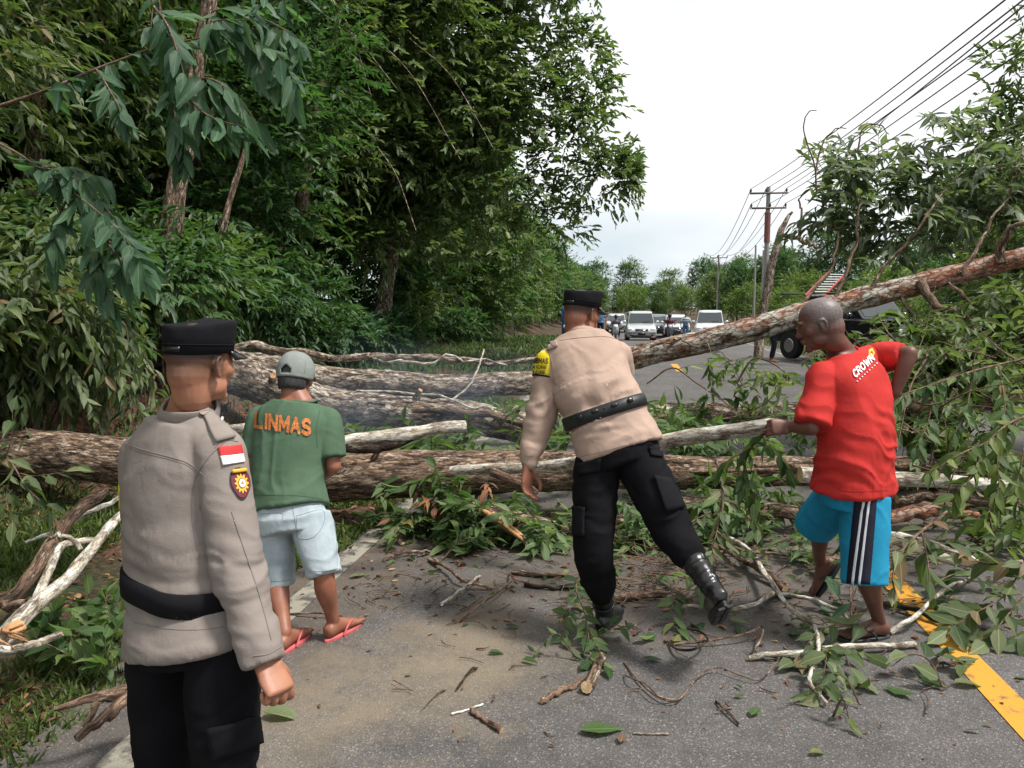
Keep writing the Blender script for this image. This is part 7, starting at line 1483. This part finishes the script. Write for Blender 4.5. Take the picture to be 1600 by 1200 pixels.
# bare broken tree by the pickup
BT = thing('dead_tree', 'bare broken tree leaning beside the nearest utility pole', 'dead tree', P(1188, 545, 20), None); BT.location.z = .1
g = Geo(); p = pp3([(1186, 560, 20), (1192, 490, 20), (1203, 430, 20), (1216, 375, 20), (1228, 345, 20), (1237, 330, 20)]); log_mesh(g, p, [.13, .12, .11, .09, .06, .03], 12, 40, .08, 5, .10, 1); g.obj('trunk', BK['grey'], BT)
branch(BT, [(1222, 368, 20), (1245, 372, 19.8), (1262, 380, 19.6), (1275, 385, 19.5)], .06, .04, 'brown', bend=.2); branch(BT, [(1258, 380, 19.7), (1248, 360, 19.7), (1252, 330, 19.6), (1246, 308, 19.6)], .045, .02, 'brown', bend=.2)
# ------------------------------------------------------------------ leafy branches with separate leaves, twigs and leaves on the road
def thicken(stems, k, du, dz, seed):
    r_ = np.random.default_rng(seed); o = list(stems)
    for q in range(k):
        for s in stems[1:]:
            a, b, c = r_.normal(0, du), r_.normal(0, du), r_.normal(0, dz); o.append([(u + a * min(1, j * .6), v + b * min(1, j * .6), z + c * min(1, j * .6)) for j, (u, v, z) in enumerate(s)])
    return o
def leafy(name, label, stems, nl, L_, W_, leaf, rad=.006, bark='stick', ld=.5, fan=.9, seed=1, cat='branch', world=False, n0=.12, droopface=None, zlift=.03, group=None, jit=.34, tip=2):
    """stems: polylines (u, v, depth); nl leaves spread over all stems, each an object"""
    rng = np.random.default_rng(seed); S = [cr(np.array(s, float) if world else pp3(s), 26) for s in stems]
    for s in S: s[:, 2] = np.maximum(s[:, 2], zlift)
    T = thing(name, label, cat, S[0][0], group)
    lens = np.array([np.linalg.norm(np.diff(s, axis=0), axis=1).sum() for s in S]); A = []
    for s, l in zip(S, lens):
        g = Geo(); r = rad * (1 if s is S[0] else .6); tube(g, s, np.linspace(r, r * .35, 26), 6, .1, 30); g.obj('stem', BK[bark], T)
        k = max(3, int(round(nl * l / lens.sum()))); t = np.linspace(n0, 1, k)
        for q, a in enumerate(t):
            j = min(24, int(a * 25)); p = s[j] + (s[j + 1] - s[j]) * (a * 25 - j if j < 24 else 1); d = unit(s[j + 1] - s[j]); side = unit(np.cross(d, [0, 0, 1.]) + rng.normal(0, .3, 3)) * (1 if q % 2 else -1)
            dd = unit(d * (.5 + a * .4) + side * fan * (1 - .5 * a * (q >= k - tip)) + np.array([0, 0, -ld]) + rng.normal(0, jit, 3)); nn = np.array([0, 0, 1.]) * .9 - CF * .35 + rng.normal(0, .3, 3)
            Lr = L_ * rng.uniform(.7, 1.2)
            tipz = p[2] + dd[2] * Lr
            if tipz < .02: dd[2] = max(dd[2], (.025 - p[2]) / Lr + .02)
            A.append([*p, *dd, *nn, Lr, Lr * W_ / L_, rng.random()])
    single_leaves(np.array(A), T, leaf + '%.2f' % (W_ / L_), LO[leaf], W_ / L_); return T
# hanging boughs in the upper left
leafy('hanging_branch', 'bough of large dark bluish leaves hanging into the upper left of the picture', thicken([[(-40, 178, 4.2), (70, 142, 4.2), (150, 108, 4.2), (245, 74, 4.2), (320, 58, 4.2), (392, 42, 4.2)], [(232, 78, 4.2), (250, 20, 4.2), (240, -30, 4.2)], [(245, 74, 4.2), (262, 120, 4.1), (275, 190, 4.0), (278, 220, 4.0)], [(240, 10, 4.1), (262, 40, 4.0), (280, 90, 3.95), (296, 150, 3.95)],
      [(340, 54, 4.2), (370, 60, 4.1), (400, 90, 4.05), (420, 130, 4.0)], [(392, 42, 4.2), (430, 40, 4.1), (462, 62, 4.05), (470, 100, 4.0)], [(392, 42, 4.2), (430, 10, 4.15), (460, -10, 4.1)], [(300, 140, 4.0), (330, 130, 3.95), (370, 150, 3.95), (400, 190, 3.9)], [(275, 130, 4.0), (300, 170, 3.9), (330, 190, 3.9), (370, 200, 3.85)], [(320, 58, 4.2), (330, 20, 4.1), (380, 10, 4.1)]], 1, 26, .12, 5),
      300, .165, .066, 'blue', .010, 'stick', 1.0, .6, 201, n0=.2)
leafy('hanging_branch', 'cluster of large bluish leaves hanging at the left below the long bough', thicken([[(-40, 205, 4.4), (20, 235, 4.35), (60, 262, 4.3), (100, 290, 4.2), (130, 330, 4.1)], [(100, 290, 4.2), (130, 300, 4.15), (170, 330, 4.1), (200, 380, 4.0)], [(110, 300, 4.2), (90, 340, 4.15), (85, 380, 4.1)], [(125, 320, 4.1), (140, 380, 4.05), (150, 430, 4.0)], [(150, 345, 4.1), (180, 400, 4.0), (195, 430, 4.0)], [(60, 262, 4.3), (100, 262, 4.2), (150, 275, 4.15)]], 1, 22, .1, 6), 170, .165, .068, 'blue', .008, 'stick', .8, .8, 202, n0=.3)
leafy('hanging_branch', 'small bunch of bluish leaves hanging left of the long bough\'s leaves', [[(150, 108, 4.2), (165, 130, 4.1), (185, 165, 4.0), (195, 190, 4.0)], [(165, 130, 4.1), (150, 150, 4.1)]], 30, .16, .060, 'blue', .006, 'stick', .9, .6, 203)
leafy('leafy_branch', 'pale green twig with broad leaves in front of the left end of the nearest trunk', [[(-20, 700, 3.9), (15, 720, 3.8), (40, 760, 3.75), (70, 790, 3.7), (95, 830, 3.7)], [(10, 715, 3.8), (18, 680, 3.8), (20, 640, 3.8)], [(30, 745, 3.75), (70, 742, 3.7), (115, 735, 3.7)], [(20, 730, 3.8), (10, 780, 3.75), (25, 830, 3.7)]], 34, .10, .045, 'light', .005, 'stick', .5, .8, 204)
# plant with broad leaves on the left verge
for q, (u, v, z) in enumerate(((178, 955, 3.3), (140, 965, 3.35), (110, 930, 3.6), (195, 905, 3.6), (150, 900, 3.8), (75, 965, 3.4))):
    b = P(u, v, z); b = np.array([b[0], b[1], float(H(b[0], b[1]))]); r_ = np.random.default_rng(300 + q); st = [[b, b + [r_.normal(0, .05), r_.normal(0, .05), .10], b + [r_.normal(0, .1), r_.normal(0, .1) - .05, .2 + .06 * r_.random()]] for _ in range(4)]
    leafy('ground_plant', ('broad-leaved plant on the left verge nearest the officer\'s trousers', 'broad-leaved plant left of the one by the officer\'s trousers', 'broad-leaved plant under the forked pale branch', 'broad-leaved plant touching the grey shirt\'s left edge', 'broad-leaved plant farthest back on the left verge', 'broad-leaved plant at the far left of the verge')[q], st, 26, .11, .055, 'mid', .004, 'stick', .35, 1.0, 310 + q, 'plant', True, n0=.45, group='broad-leaved plants on the left verge')
# boughs with big leaves in the lower right
RB = 'leafy boughs torn from the crown at the lower right'
B_ = [('leafy bough with yellow-green leaves hanging over the right end of the pale grey log', 'yell', [[(1660, 640, 4.6), (1590, 655, 4.5), (1545, 690, 4.4), (1520, 740, 4.3), (1480, 790, 4.25)], [(1590, 655, 4.5), (1560, 700, 4.4), (1560, 760, 4.3), (1540, 810, 4.25)], [(1600, 700, 4.4), (1590, 760, 4.3), (1595, 820, 4.2)], [(1545, 690, 4.4), (1500, 710, 4.3), (1450, 740, 4.3)]], 90, .115, .055, .7),
      ('leafy bough with large lobed green leaves above the yellow line at the right edge', 'light', [[(1680, 900, 3.8), (1600, 880, 3.9), (1540, 880, 4.0), (1480, 860, 4.0), (1400, 840, 4.0)], [(1600, 880, 3.9), (1570, 930, 3.8), (1520, 960, 3.7), (1480, 985, 3.65)], [(1600, 930, 3.7), (1560, 980, 3.6), (1540, 1010, 3.6)], [(1640, 960, 3.6), (1600, 1000, 3.55)]], 60, .135, .068, .25),
      ('leafy bough with long leaves just right of the blue shorts', 'light', [[(1480, 800, 4.1), (1440, 830, 4.0), (1410, 860, 3.9), (1395, 900, 3.8), (1400, 930, 3.75)], [(1440, 830, 4.0), (1450, 880, 3.9), (1455, 930, 3.8)], [(1410, 860, 3.9), (1380, 870, 3.85), (1370, 900, 3.8)]], 17, .13, .06, .6),
      ('bough of dark green leaves behind the right elbow of the man in red', 'mid', [[(1600, 560, 5.4), (1520, 580, 5.3), (1460, 600, 5.2), (1410, 620, 5.1), (1390, 660, 5.0)], [(1520, 580, 5.3), (1510, 640, 5.2), (1490, 680, 5.1)], [(1460, 600, 5.2), (1450, 660, 5.1), (1430, 700, 5.0)], [(1560, 570, 5.3), (1570, 640, 5.1), (1550, 690, 5.0)]], 100, .125, .055, .6),
      ('leafy sprig hanging from the pale log by the left hand of the man in red', 'mid', [[(1200, 672, 3.75), (1180, 690, 3.9), (1165, 720, 4.0), (1160, 760, 4.0)], [(1190, 690, 3.9), (1215, 710, 4.0), (1235, 740, 4.0)], [(1175, 700, 3.9), (1140, 720, 4.0), (1120, 745, 4.1)], [(1160, 720, 4.0), (1175, 770, 4.0), (1180, 800, 4.0)]], 56, .095, .042, .7),
      ('leafy sprig over the nearest trunk between the two right-hand men', 'light', [[(1120, 720, 4.9), (1130, 780, 4.8), (1120, 830, 4.7), (1110, 870, 4.6)], [(1130, 780, 4.8), (1170, 800, 4.7), (1190, 840, 4.6)], [(1120, 830, 4.7), (1160, 860, 4.6), (1210, 850, 4.5)], [(1110, 800, 4.8), (1075, 820, 4.7), (1060, 850, 4.6)]], 60, .10, .045, .5)]
for q, (lb, lf, st, n_, L_, W_, ld) in enumerate(B_): leafy('leafy_branch', lb, st, n_, L_, W_, lf, .009, 'stick', ld, .85, 400 + q, group=RB)
def gp(pts, h=.02): return [G(u, v) + [0, 0, h] for u, v in pts]
GS = [('leafy vine on the asphalt under the planted boot of the tan officer', 'mid', [[(905, 905), (900, 950), (915, 1000), (925, 1050)], [(900, 950), (885, 985), (880, 1010)], [(925, 1000), (960, 1015), (1010, 1008)], [(910, 990), (930, 1030), (948, 1052)]], 44, .085, .045, .10),
      ('leafy twig under the raised boot of the tan officer', 'mid', [[(1010, 900), (1060, 930), (1100, 950), (1150, 985)], [(1060, 930), (1050, 970), (1060, 1000)], [(1030, 880), (1060, 890), (1090, 880)]], 30, .105, .048, .12),
      ('leafy twig in front of the planted foot of the man in red', 'light', [[(1380, 1000), (1330, 1010), (1280, 1020), (1240, 1045)], [(1330, 1010), (1320, 1050), (1345, 1085)], [(1280, 1020), (1290, 1060), (1280, 1100)], [(1300, 990), (1270, 985), (1240, 990)]], 40, .11, .058, .10),
      ('sprig of broad leaves lying across the yellow line', 'light', [[(1475, 1085), (1450, 1070), (1420, 1060), (1390, 1050)], [(1450, 1070), (1475, 1050), (1490, 1040)], [(1475, 1085), (1500, 1070)]], 9, .11, .062, .05),
      ('small pale sprig lying below the forked stick', 'light', [[(1345, 1112), (1320, 1100), (1290, 1095), (1262, 1100)], [(1290, 1095), (1300, 1080)]], 15, .075, .030, .05),
      ('small pale sprig near the bottom between the two right-hand men', 'yell', [[(1300, 1130), (1315, 1140), (1330, 1148)]], 6, .06, .03, .05),
      ('leafy twig around the ankle of the man in red', 'blue', [[(1330, 985), (1325, 950), (1318, 920), (1322, 895)], [(1325, 960), (1350, 940), (1370, 930)], [(1322, 960), (1300, 955)]], 12, .12, .055, .2),
      ('leafy twig behind the yellow line at the right', 'mid', [[(1440, 945), (1470, 935), (1510, 925), (1560, 930)], [(1470, 935), (1480, 965), (1500, 990)]], 24, .12, .06, .15),
      ('trampled leafy twigs between the legs of the tan officer', 'mid', [[(990, 800), (1010, 840), (1030, 870)], [(1000, 850), (975, 880), (960, 900)], [(1020, 850), (1060, 860), (1100, 850)]], 40, .09, .042, .15),
      ('leafy twigs on the asphalt behind the red man\'s lifted foot', 'light', [[(1180, 880), (1220, 870), (1260, 885), (1300, 880)], [(1220, 870), (1200, 850), (1170, 850)], [(1255, 885), (1290, 905), (1300, 920)]], 34, .095, .045, .12),
      ('sprigs with narrow leaves on the asphalt below the torn stub', 'mid', [[(690, 880), (720, 870), (760, 865), (790, 850)], [(720, 870), (700, 850), (680, 830)], [(760, 865), (740, 840), (735, 820)]], 60, .095, .03, .25),
      ('low sprig at the left of the vine by the planted boot', 'mid', [[(900, 1035), (870, 1030), (835, 1028)]], 8, .06, .02, .05)]
for q, (lb, lf, st, n_, L_, W_, ld) in enumerate(GS):
    S = []
    for k, s in enumerate(st):
        pts = gp(s); 
        for j, p in enumerate(pts): p[2] = .02 + .10 * math.sin(math.pi * j / max(1, len(pts) - 1)) * (1 if k % 2 == 0 else .6) + (.12 * j if q == 6 else 0)
        S.append(pts)
    leafy('leafy_branch', lb, S, n_, L_, W_, lf, .005, 'stick', ld, .95, 430 + q, world=True, group='leafy twigs scattered on the asphalt')
# bare sticks, vines
def stick(label, pts, r0, r1, bark='stick', h=.0, name='stick', bend=.02, seed=1, cat='stick', hs=None):
    p = np.array([G(u, v) for u, v in pts]); n = len(p); p[:, 2] = .012 + r0 + (np.array(hs) if hs is not None else h * np.sin(np.pi * np.arange(n) / max(1, n - 1)))
    g = Geo(); log_mesh(g, p, np.linspace(r0, r1, n), 9, 34, .10, 22, bend if r0 > .006 else .004, seed, 1); o = g.obj(name, [BK[bark], CUT]); tag(o, label, cat, 'sticks and vines strewn on the asphalt'); return o
for q, (lb, pts, r0, r1, bk, h) in enumerate((
    ('pale forked stick lying towards the man in red, its long middle stem', [(1085, 832), (1130, 852), (1168, 880), (1195, 925), (1205, 940), (1235, 985), (1270, 1010), (1275, 1050), (1262, 1085), (1290, 1112)], .020, .007, 'pale', .08),
    ('left arm of the pale forked stick', [(1208, 935), (1185, 960), (1150, 972), (1110, 965), (1050, 955)], .014, .008, 'pale', .05),
    ('right arm of the pale forked stick', [(1210, 935), (1250, 950), (1300, 965), (1340, 985)], .013, .008, 'pale', .04),
    ('split brown stick right of the raised boot', [(1122, 860), (1150, 885), (1190, 908), (1228, 928)], .016, .022, 'brown', .04),
    ('long thin twig crossing behind the red man\'s lifted foot', [(1090, 868), (1160, 873), (1230, 880), (1310, 884), (1380, 900)], .010, .008, 'brown', .03),
    ('pale broken stick by the planted foot of the man in red', [(1170, 1036), (1230, 1036), (1300, 1030), (1370, 1024), (1430, 1016)], .012, .014, 'pale', .03),
    ('curved stick reaching over the yellow line', [(1390, 995), (1430, 990), (1470, 960), (1500, 935), (1520, 910)], .013, .006, 'pale', .10),
    ('dark branch crossing the yellow line', [(1370, 950), (1410, 960), (1450, 975), (1475, 985)], .016, .014, 'dark', .02),
    ('thin stick pointing at the right edge by the yellow line', [(1440, 1050), (1480, 1046), (1520, 1040)], .008, .006, 'dark', .01),
    ('thick brown bark piece below the planted boot', [(915, 1090), (925, 1070), (935, 1050), (945, 1030)], .026, .018, 'brown', .0),
    ('brown stick pointing left below the planted boot', [(845, 1103), (875, 1090), (908, 1072)], .013, .013, 'stick', .0),
    ('small splintered stick on the asphalt in the middle foreground', [(735, 1117), (755, 1130), (785, 1150)], .009, .012, 'stick', .0),
    ('thin straw lying above the splintered stick', [(705, 1122), (730, 1115), (755, 1106)], .004, .004, 'pale', .0),
    ('thin dark twig in the right foreground', [(1118, 1102), (1135, 1120), (1155, 1140)], .005, .005, 'dark', .01),
    ('thin straw by the large fallen leaf', [(990, 1152), (1020, 1153), (1044, 1153)], .004, .004, 'pale', .0),
    ('pale twigs in the middle of the sawdust patch', [(690, 950), (715, 945), (745, 920), (750, 905)], .010, .006, 'pale', .05),
    ('bent twig right of the pale twigs', [(720, 975), (750, 965), (780, 945), (800, 920), (795, 900)], .009, .005, 'stick', .06),
    ('dark twig above the sawdust patch', [(670, 880), (700, 900), (725, 920), (770, 925)], .012, .008, 'stick', .03),
    ('dead vine looping over the asphalt in the right foreground', [(1060, 1100), (1030, 1105), (1010, 1090), (985, 1075), (975, 1060)], .004, .003, 'stick', .04),
    ('long green vine winding over the asphalt', [(975, 1040), (1000, 1075), (1030, 1100), (1060, 1105), (1090, 1070), (1120, 1055), (1160, 1068), (1190, 1070), (1220, 1035), (1245, 1020)], .004, .003, 'stick', .02),
    ('bent dead vine right of the raised boot', [(1050, 1012), (1110, 1014), (1170, 1008), (1190, 1000), (1188, 1020), (1180, 1032), (1215, 1034)], .006, .005, 'stick', .05),
    ('dark vine loop left of the bent dead vine', [(1045, 1010), (1060, 1030), (1085, 1036), (1105, 1020), (1090, 1000), (1060, 985)], .006, .005, 'dark', .05),
    ('small branch on the asphalt beside the boot, partly under leaves', [(960, 945), (1000, 940), (1040, 938)], .022, .020, 'stick', .0),
    ('twig on the white line behind the man in green', [(450, 965), (490, 968), (530, 972), (550, 985)], .006, .004, 'brown', .02),
    ('broken twig by the pink sandal', [(520, 965), (545, 985), (575, 965)], .004, .003, 'brown', .03),
    ('bare stick propped beside the far trunk', [(800, 900), (840, 905), (885, 905)], .016, .012, 'brown', .0),
    ('splintered bark strip above the vine by the boot', [(820, 920), (870, 925), (915, 918)], .014, .010, 'dark', .0),
    ('thin twig lying under the nearest trunk at the left', [(600, 880), (640, 872), (690, 868)], .010, .008, 'brown', .02),
    ('small forked twig left of the splintered stick', [(712, 1085), (735, 1060), (745, 1050)], .005, .006, 'dark', .02))):
    stick(lb, pts, r0, r1, bk, h, seed=q)
# tangle of dead vines behind the planted boot
rt = np.random.default_rng(9); g = Geo()
for q in range(46):
    c = G(rt.uniform(960, 1075), rt.uniform(845, 960)); a = rt.uniform(0, 6.28); n = 6; p = [c + [0, 0, .02 + .10 * rt.random()]]
    for k in range(n): a += rt.normal(0, .8); p.append(p[-1] + [math.cos(a) * .07, math.sin(a) * .07, rt.normal(0, .02)]); p[-1][2] = max(.015, p[-1][2])
    tube(g, cr(p, 14), rt.uniform(.0015, .0035), 4)
o = g.obj('dead_vines', BK['stick']); tag(o, 'tangle of thin dead vines on the asphalt behind the planted boot', 'vines', None, 'stuff')
# bare wiry twigs bristling out of the branch heap at the right
g = Geo()
for q in range(90):
    c = P(rt.uniform(1370, 1610), rt.uniform(520, 900), rt.uniform(5.0, 7.0)); c[2] = max(c[2], .03); d = unit(rt.normal(0, 1, 3) + [0, 0, .3]); L0 = rt.uniform(.2, .7); m_ = c + d * L0 * .5 + rt.normal(0, .05, 3); e_ = c + d * L0 + rt.normal(0, .08, 3)
    pts = np.array([c, m_, e_]); pts[:, 2] = np.maximum(pts[:, 2], .02); tube(g, cr(pts, 7), np.linspace(rt.uniform(.004, .010), .002, 7), 4)
o = g.obj('bare_twigs', BK['stick']); tag(o, 'bare wiry twigs bristling out of the heap of branches at the right', 'twigs', None, 'stuff')
# single leaves lying on the asphalt
SL = [((940, 1150), 60, 'mid', 'large grey-green leaf lying flat in the middle foreground', 15), ((972, 1162), 26, 'light', 'small leaf touching the large grey-green leaf', 80), ((442, 1127), 56, 'light', 'yellow-green curled leaf right of the near officer\'s trousers', 5), ((1180, 1120), 30, 'mid', 'round green leaf alone in the right foreground', 60), ((1407, 1090), 42, 'mid', 'green leaf left of the yellow line', -40),
      ((1248, 1050), 40, 'mid', 'folded leaf in the bend of the pale stick', 0), ((1278, 1185), 24, 'yell', 'yellowish leaf at the bottom edge', 20), ((1090, 985), 40, 'dark', 'dark leaf in the shadow of the raised boot', 100), ((1545, 1140), 12, 'light', 'tiny leaf right of the yellow line', 0), ((1226, 938), 30, 'dark', 'dark leaf at the fork of the pale stick', 10),
      ((1500, 1003), 40, 'dark', 'grey leaf beside the yellow line under the bough', 100), ((1155, 1095), 14, 'light', 'tiny green leaf beside the round green leaf', 10), ((800, 985), 20, 'dark', 'small dark leaf above the sawdust patch', 0), ((560, 905), 24, 'light', 'pale leaf on the white line below the trunk', 40), ((1020, 1038), 28, 'dark', 'curled dark leaf under the vine', 0)]
for (u, v), px, lf, lb, ang in SL:
    c = G(u, v); z = np.dot(c - CAM_P, CF); l = px / 1200 * z * 1.15; d = np.array([math.cos(R_(ang)), math.sin(R_(ang)), 0]); T_ = thing('fallen_leaf', lb, 'leaf', c, 'single leaves lying on the asphalt')
    l2 = leaf_mesh(lf + '0.50', LO[lf], .50)
    o = bpy.data.objects.new('leaf_blade', l2[int(u) % 4]); S_ = np.array([-d[1], d[0], 0]); o.matrix_local = Matrix(((S_[0] * l, d[0] * l, 0, -d[0] * l / 2), (S_[1] * l, d[1] * l, 0, -d[1] * l / 2), (0, 0, l, .022 + .05 * l), (0, 0, 0, 1))); o.parent = T_; COL.objects.link(o)
c = G(1305, 1090); T_ = thing('fallen_flower', 'small pink and white flower lying among the twigs', 'flower', c); g = Geo(); ell(g, c + [0, 0, .02], (.022, .012, .012)); g.obj('petals', mat('petal', (.55, .25, .35), .6, var=.5, vscale=60), T_)

# crushed twigs and torn green leaves trodden into the asphalt
g = Geo()
for q in range(420):
    u = rt.uniform(560, 1480); v = rt.uniform(850, 1150) if rt.random() < .35 else rt.uniform(850, 960); c = G(u, v); 
    if rt.random() > np.clip((c[1] - 2.2) / 2.0, .10, 1): continue
    a = rt.uniform(0, 6.28); L0 = rt.uniform(.03, .18); d = np.array([math.cos(a), math.sin(a), 0]); k = np.array([c, c + d * L0 * .5 + rt.normal(0, .012, 3), c + d * L0 + rt.normal(0, .02, 3)]); k[:, 2] = .016 + abs(rt.normal(0, .010, 3)); tube(g, cr(k, 6), np.linspace(rt.uniform(.002, .006), .0012, 6), 5)
o = g.obj('twig_litter', BK['stick']); tag(o, 'broken twigs strewn over the asphalt in front of the trunks', 'twigs', None, 'stuff')
def lit_keep(x, y, r): return (r.random(len(x)) < np.clip((y - 2.6) / 2.2, .03, 1)) & (x > -1.5)
litter('leaf_litter', 'torn green leaves scattered over the asphalt among the twigs', 420, -1.5, 3.6, 2.4, 7.0, LM['mid'], .075, 95, zf=.014, lift=.006, keep=lit_keep)
litter('leaf_litter', 'brown bark flakes and dead leaves under the nearest trunk', 1500, -1.6, 3.6, 3.6, 6.4, DRY, .045, 96, zf=.013, lift=.005, keep=lambda x, y, r: r.random(len(x)) < .3 + .7 * (fbm(np.stack([x, y, x * 0], -1) * 2.2, 3, 16) > .5))
# thin blue exhaust smoke drifting over the trunks behind the man in green
m_ = bpy.data.materials.new('smoke'); m_.use_nodes = True; t = m_.node_tree; t.nodes.clear(); o_ = N(t, 'ShaderNodeOutputMaterial'); vs = N(t, 'ShaderNodeVolumePrincipled')
vs.inputs['Color'].default_value = (.50, .62, .80, 1); vs.inputs['Anisotropy'].default_value = .2
tcn = N(t, 'ShaderNodeTexCoord'); nz_ = N(t, 'ShaderNodeTexNoise'); nz_.inputs['Scale'].default_value = 1.6; nz_.inputs['Detail'].default_value = 3; t.links.new(tcn.outputs['Object'], nz_.inputs['Vector'])
gr_ = N(t, 'ShaderNodeTexGradient', gradient_type='SPHERICAL'); mpn = N(t, 'ShaderNodeMapping'); mpn.inputs['Scale'].default_value = (1 / 2.3, 1 / .7, 1 / .62); t.links.new(tcn.outputs['Object'], mpn.inputs[0]); t.links.new(mpn.outputs[0], gr_.inputs[0])
mr_ = N(t, 'ShaderNodeMapRange'); mr_.inputs[1].default_value = .42; mr_.inputs[2].default_value = .75; mr_.inputs[3].default_value = 0; mr_.inputs[4].default_value = .7; t.links.new(nz_.outputs['Fac'], mr_.inputs[0])
mu = N(t, 'ShaderNodeMath', operation='MULTIPLY'); t.links.new(gr_.outputs['Fac'], mu.inputs[0]); t.links.new(mr_.outputs[0], mu.inputs[1]); t.links.new(mu.outputs[0], vs.inputs['Density']); t.links.new(vs.outputs[0], o_.inputs['Volume'])
c = P(590, 625, 6.9); g = Geo(); ell(g, (0, 0, 0), (2.3, .7, .62), None, 20, 12); o = g.obj('smoke', m_); o.location = [float(x) for x in c]; tag(o, 'thin bluish smoke drifting over the trunks right of the man in green', 'smoke', None, 'stuff')
print('SCRIPT', round(time.time() - T0, 1), 's  tris', sum(sum(len(p.vertices) - 2 for p in m_.polygons) if len(m_.polygons) < 300 else len(m_.loops) - 2 * len(m_.polygons) for m_ in bpy.data.meshes), 'objs', len(bpy.data.objects))
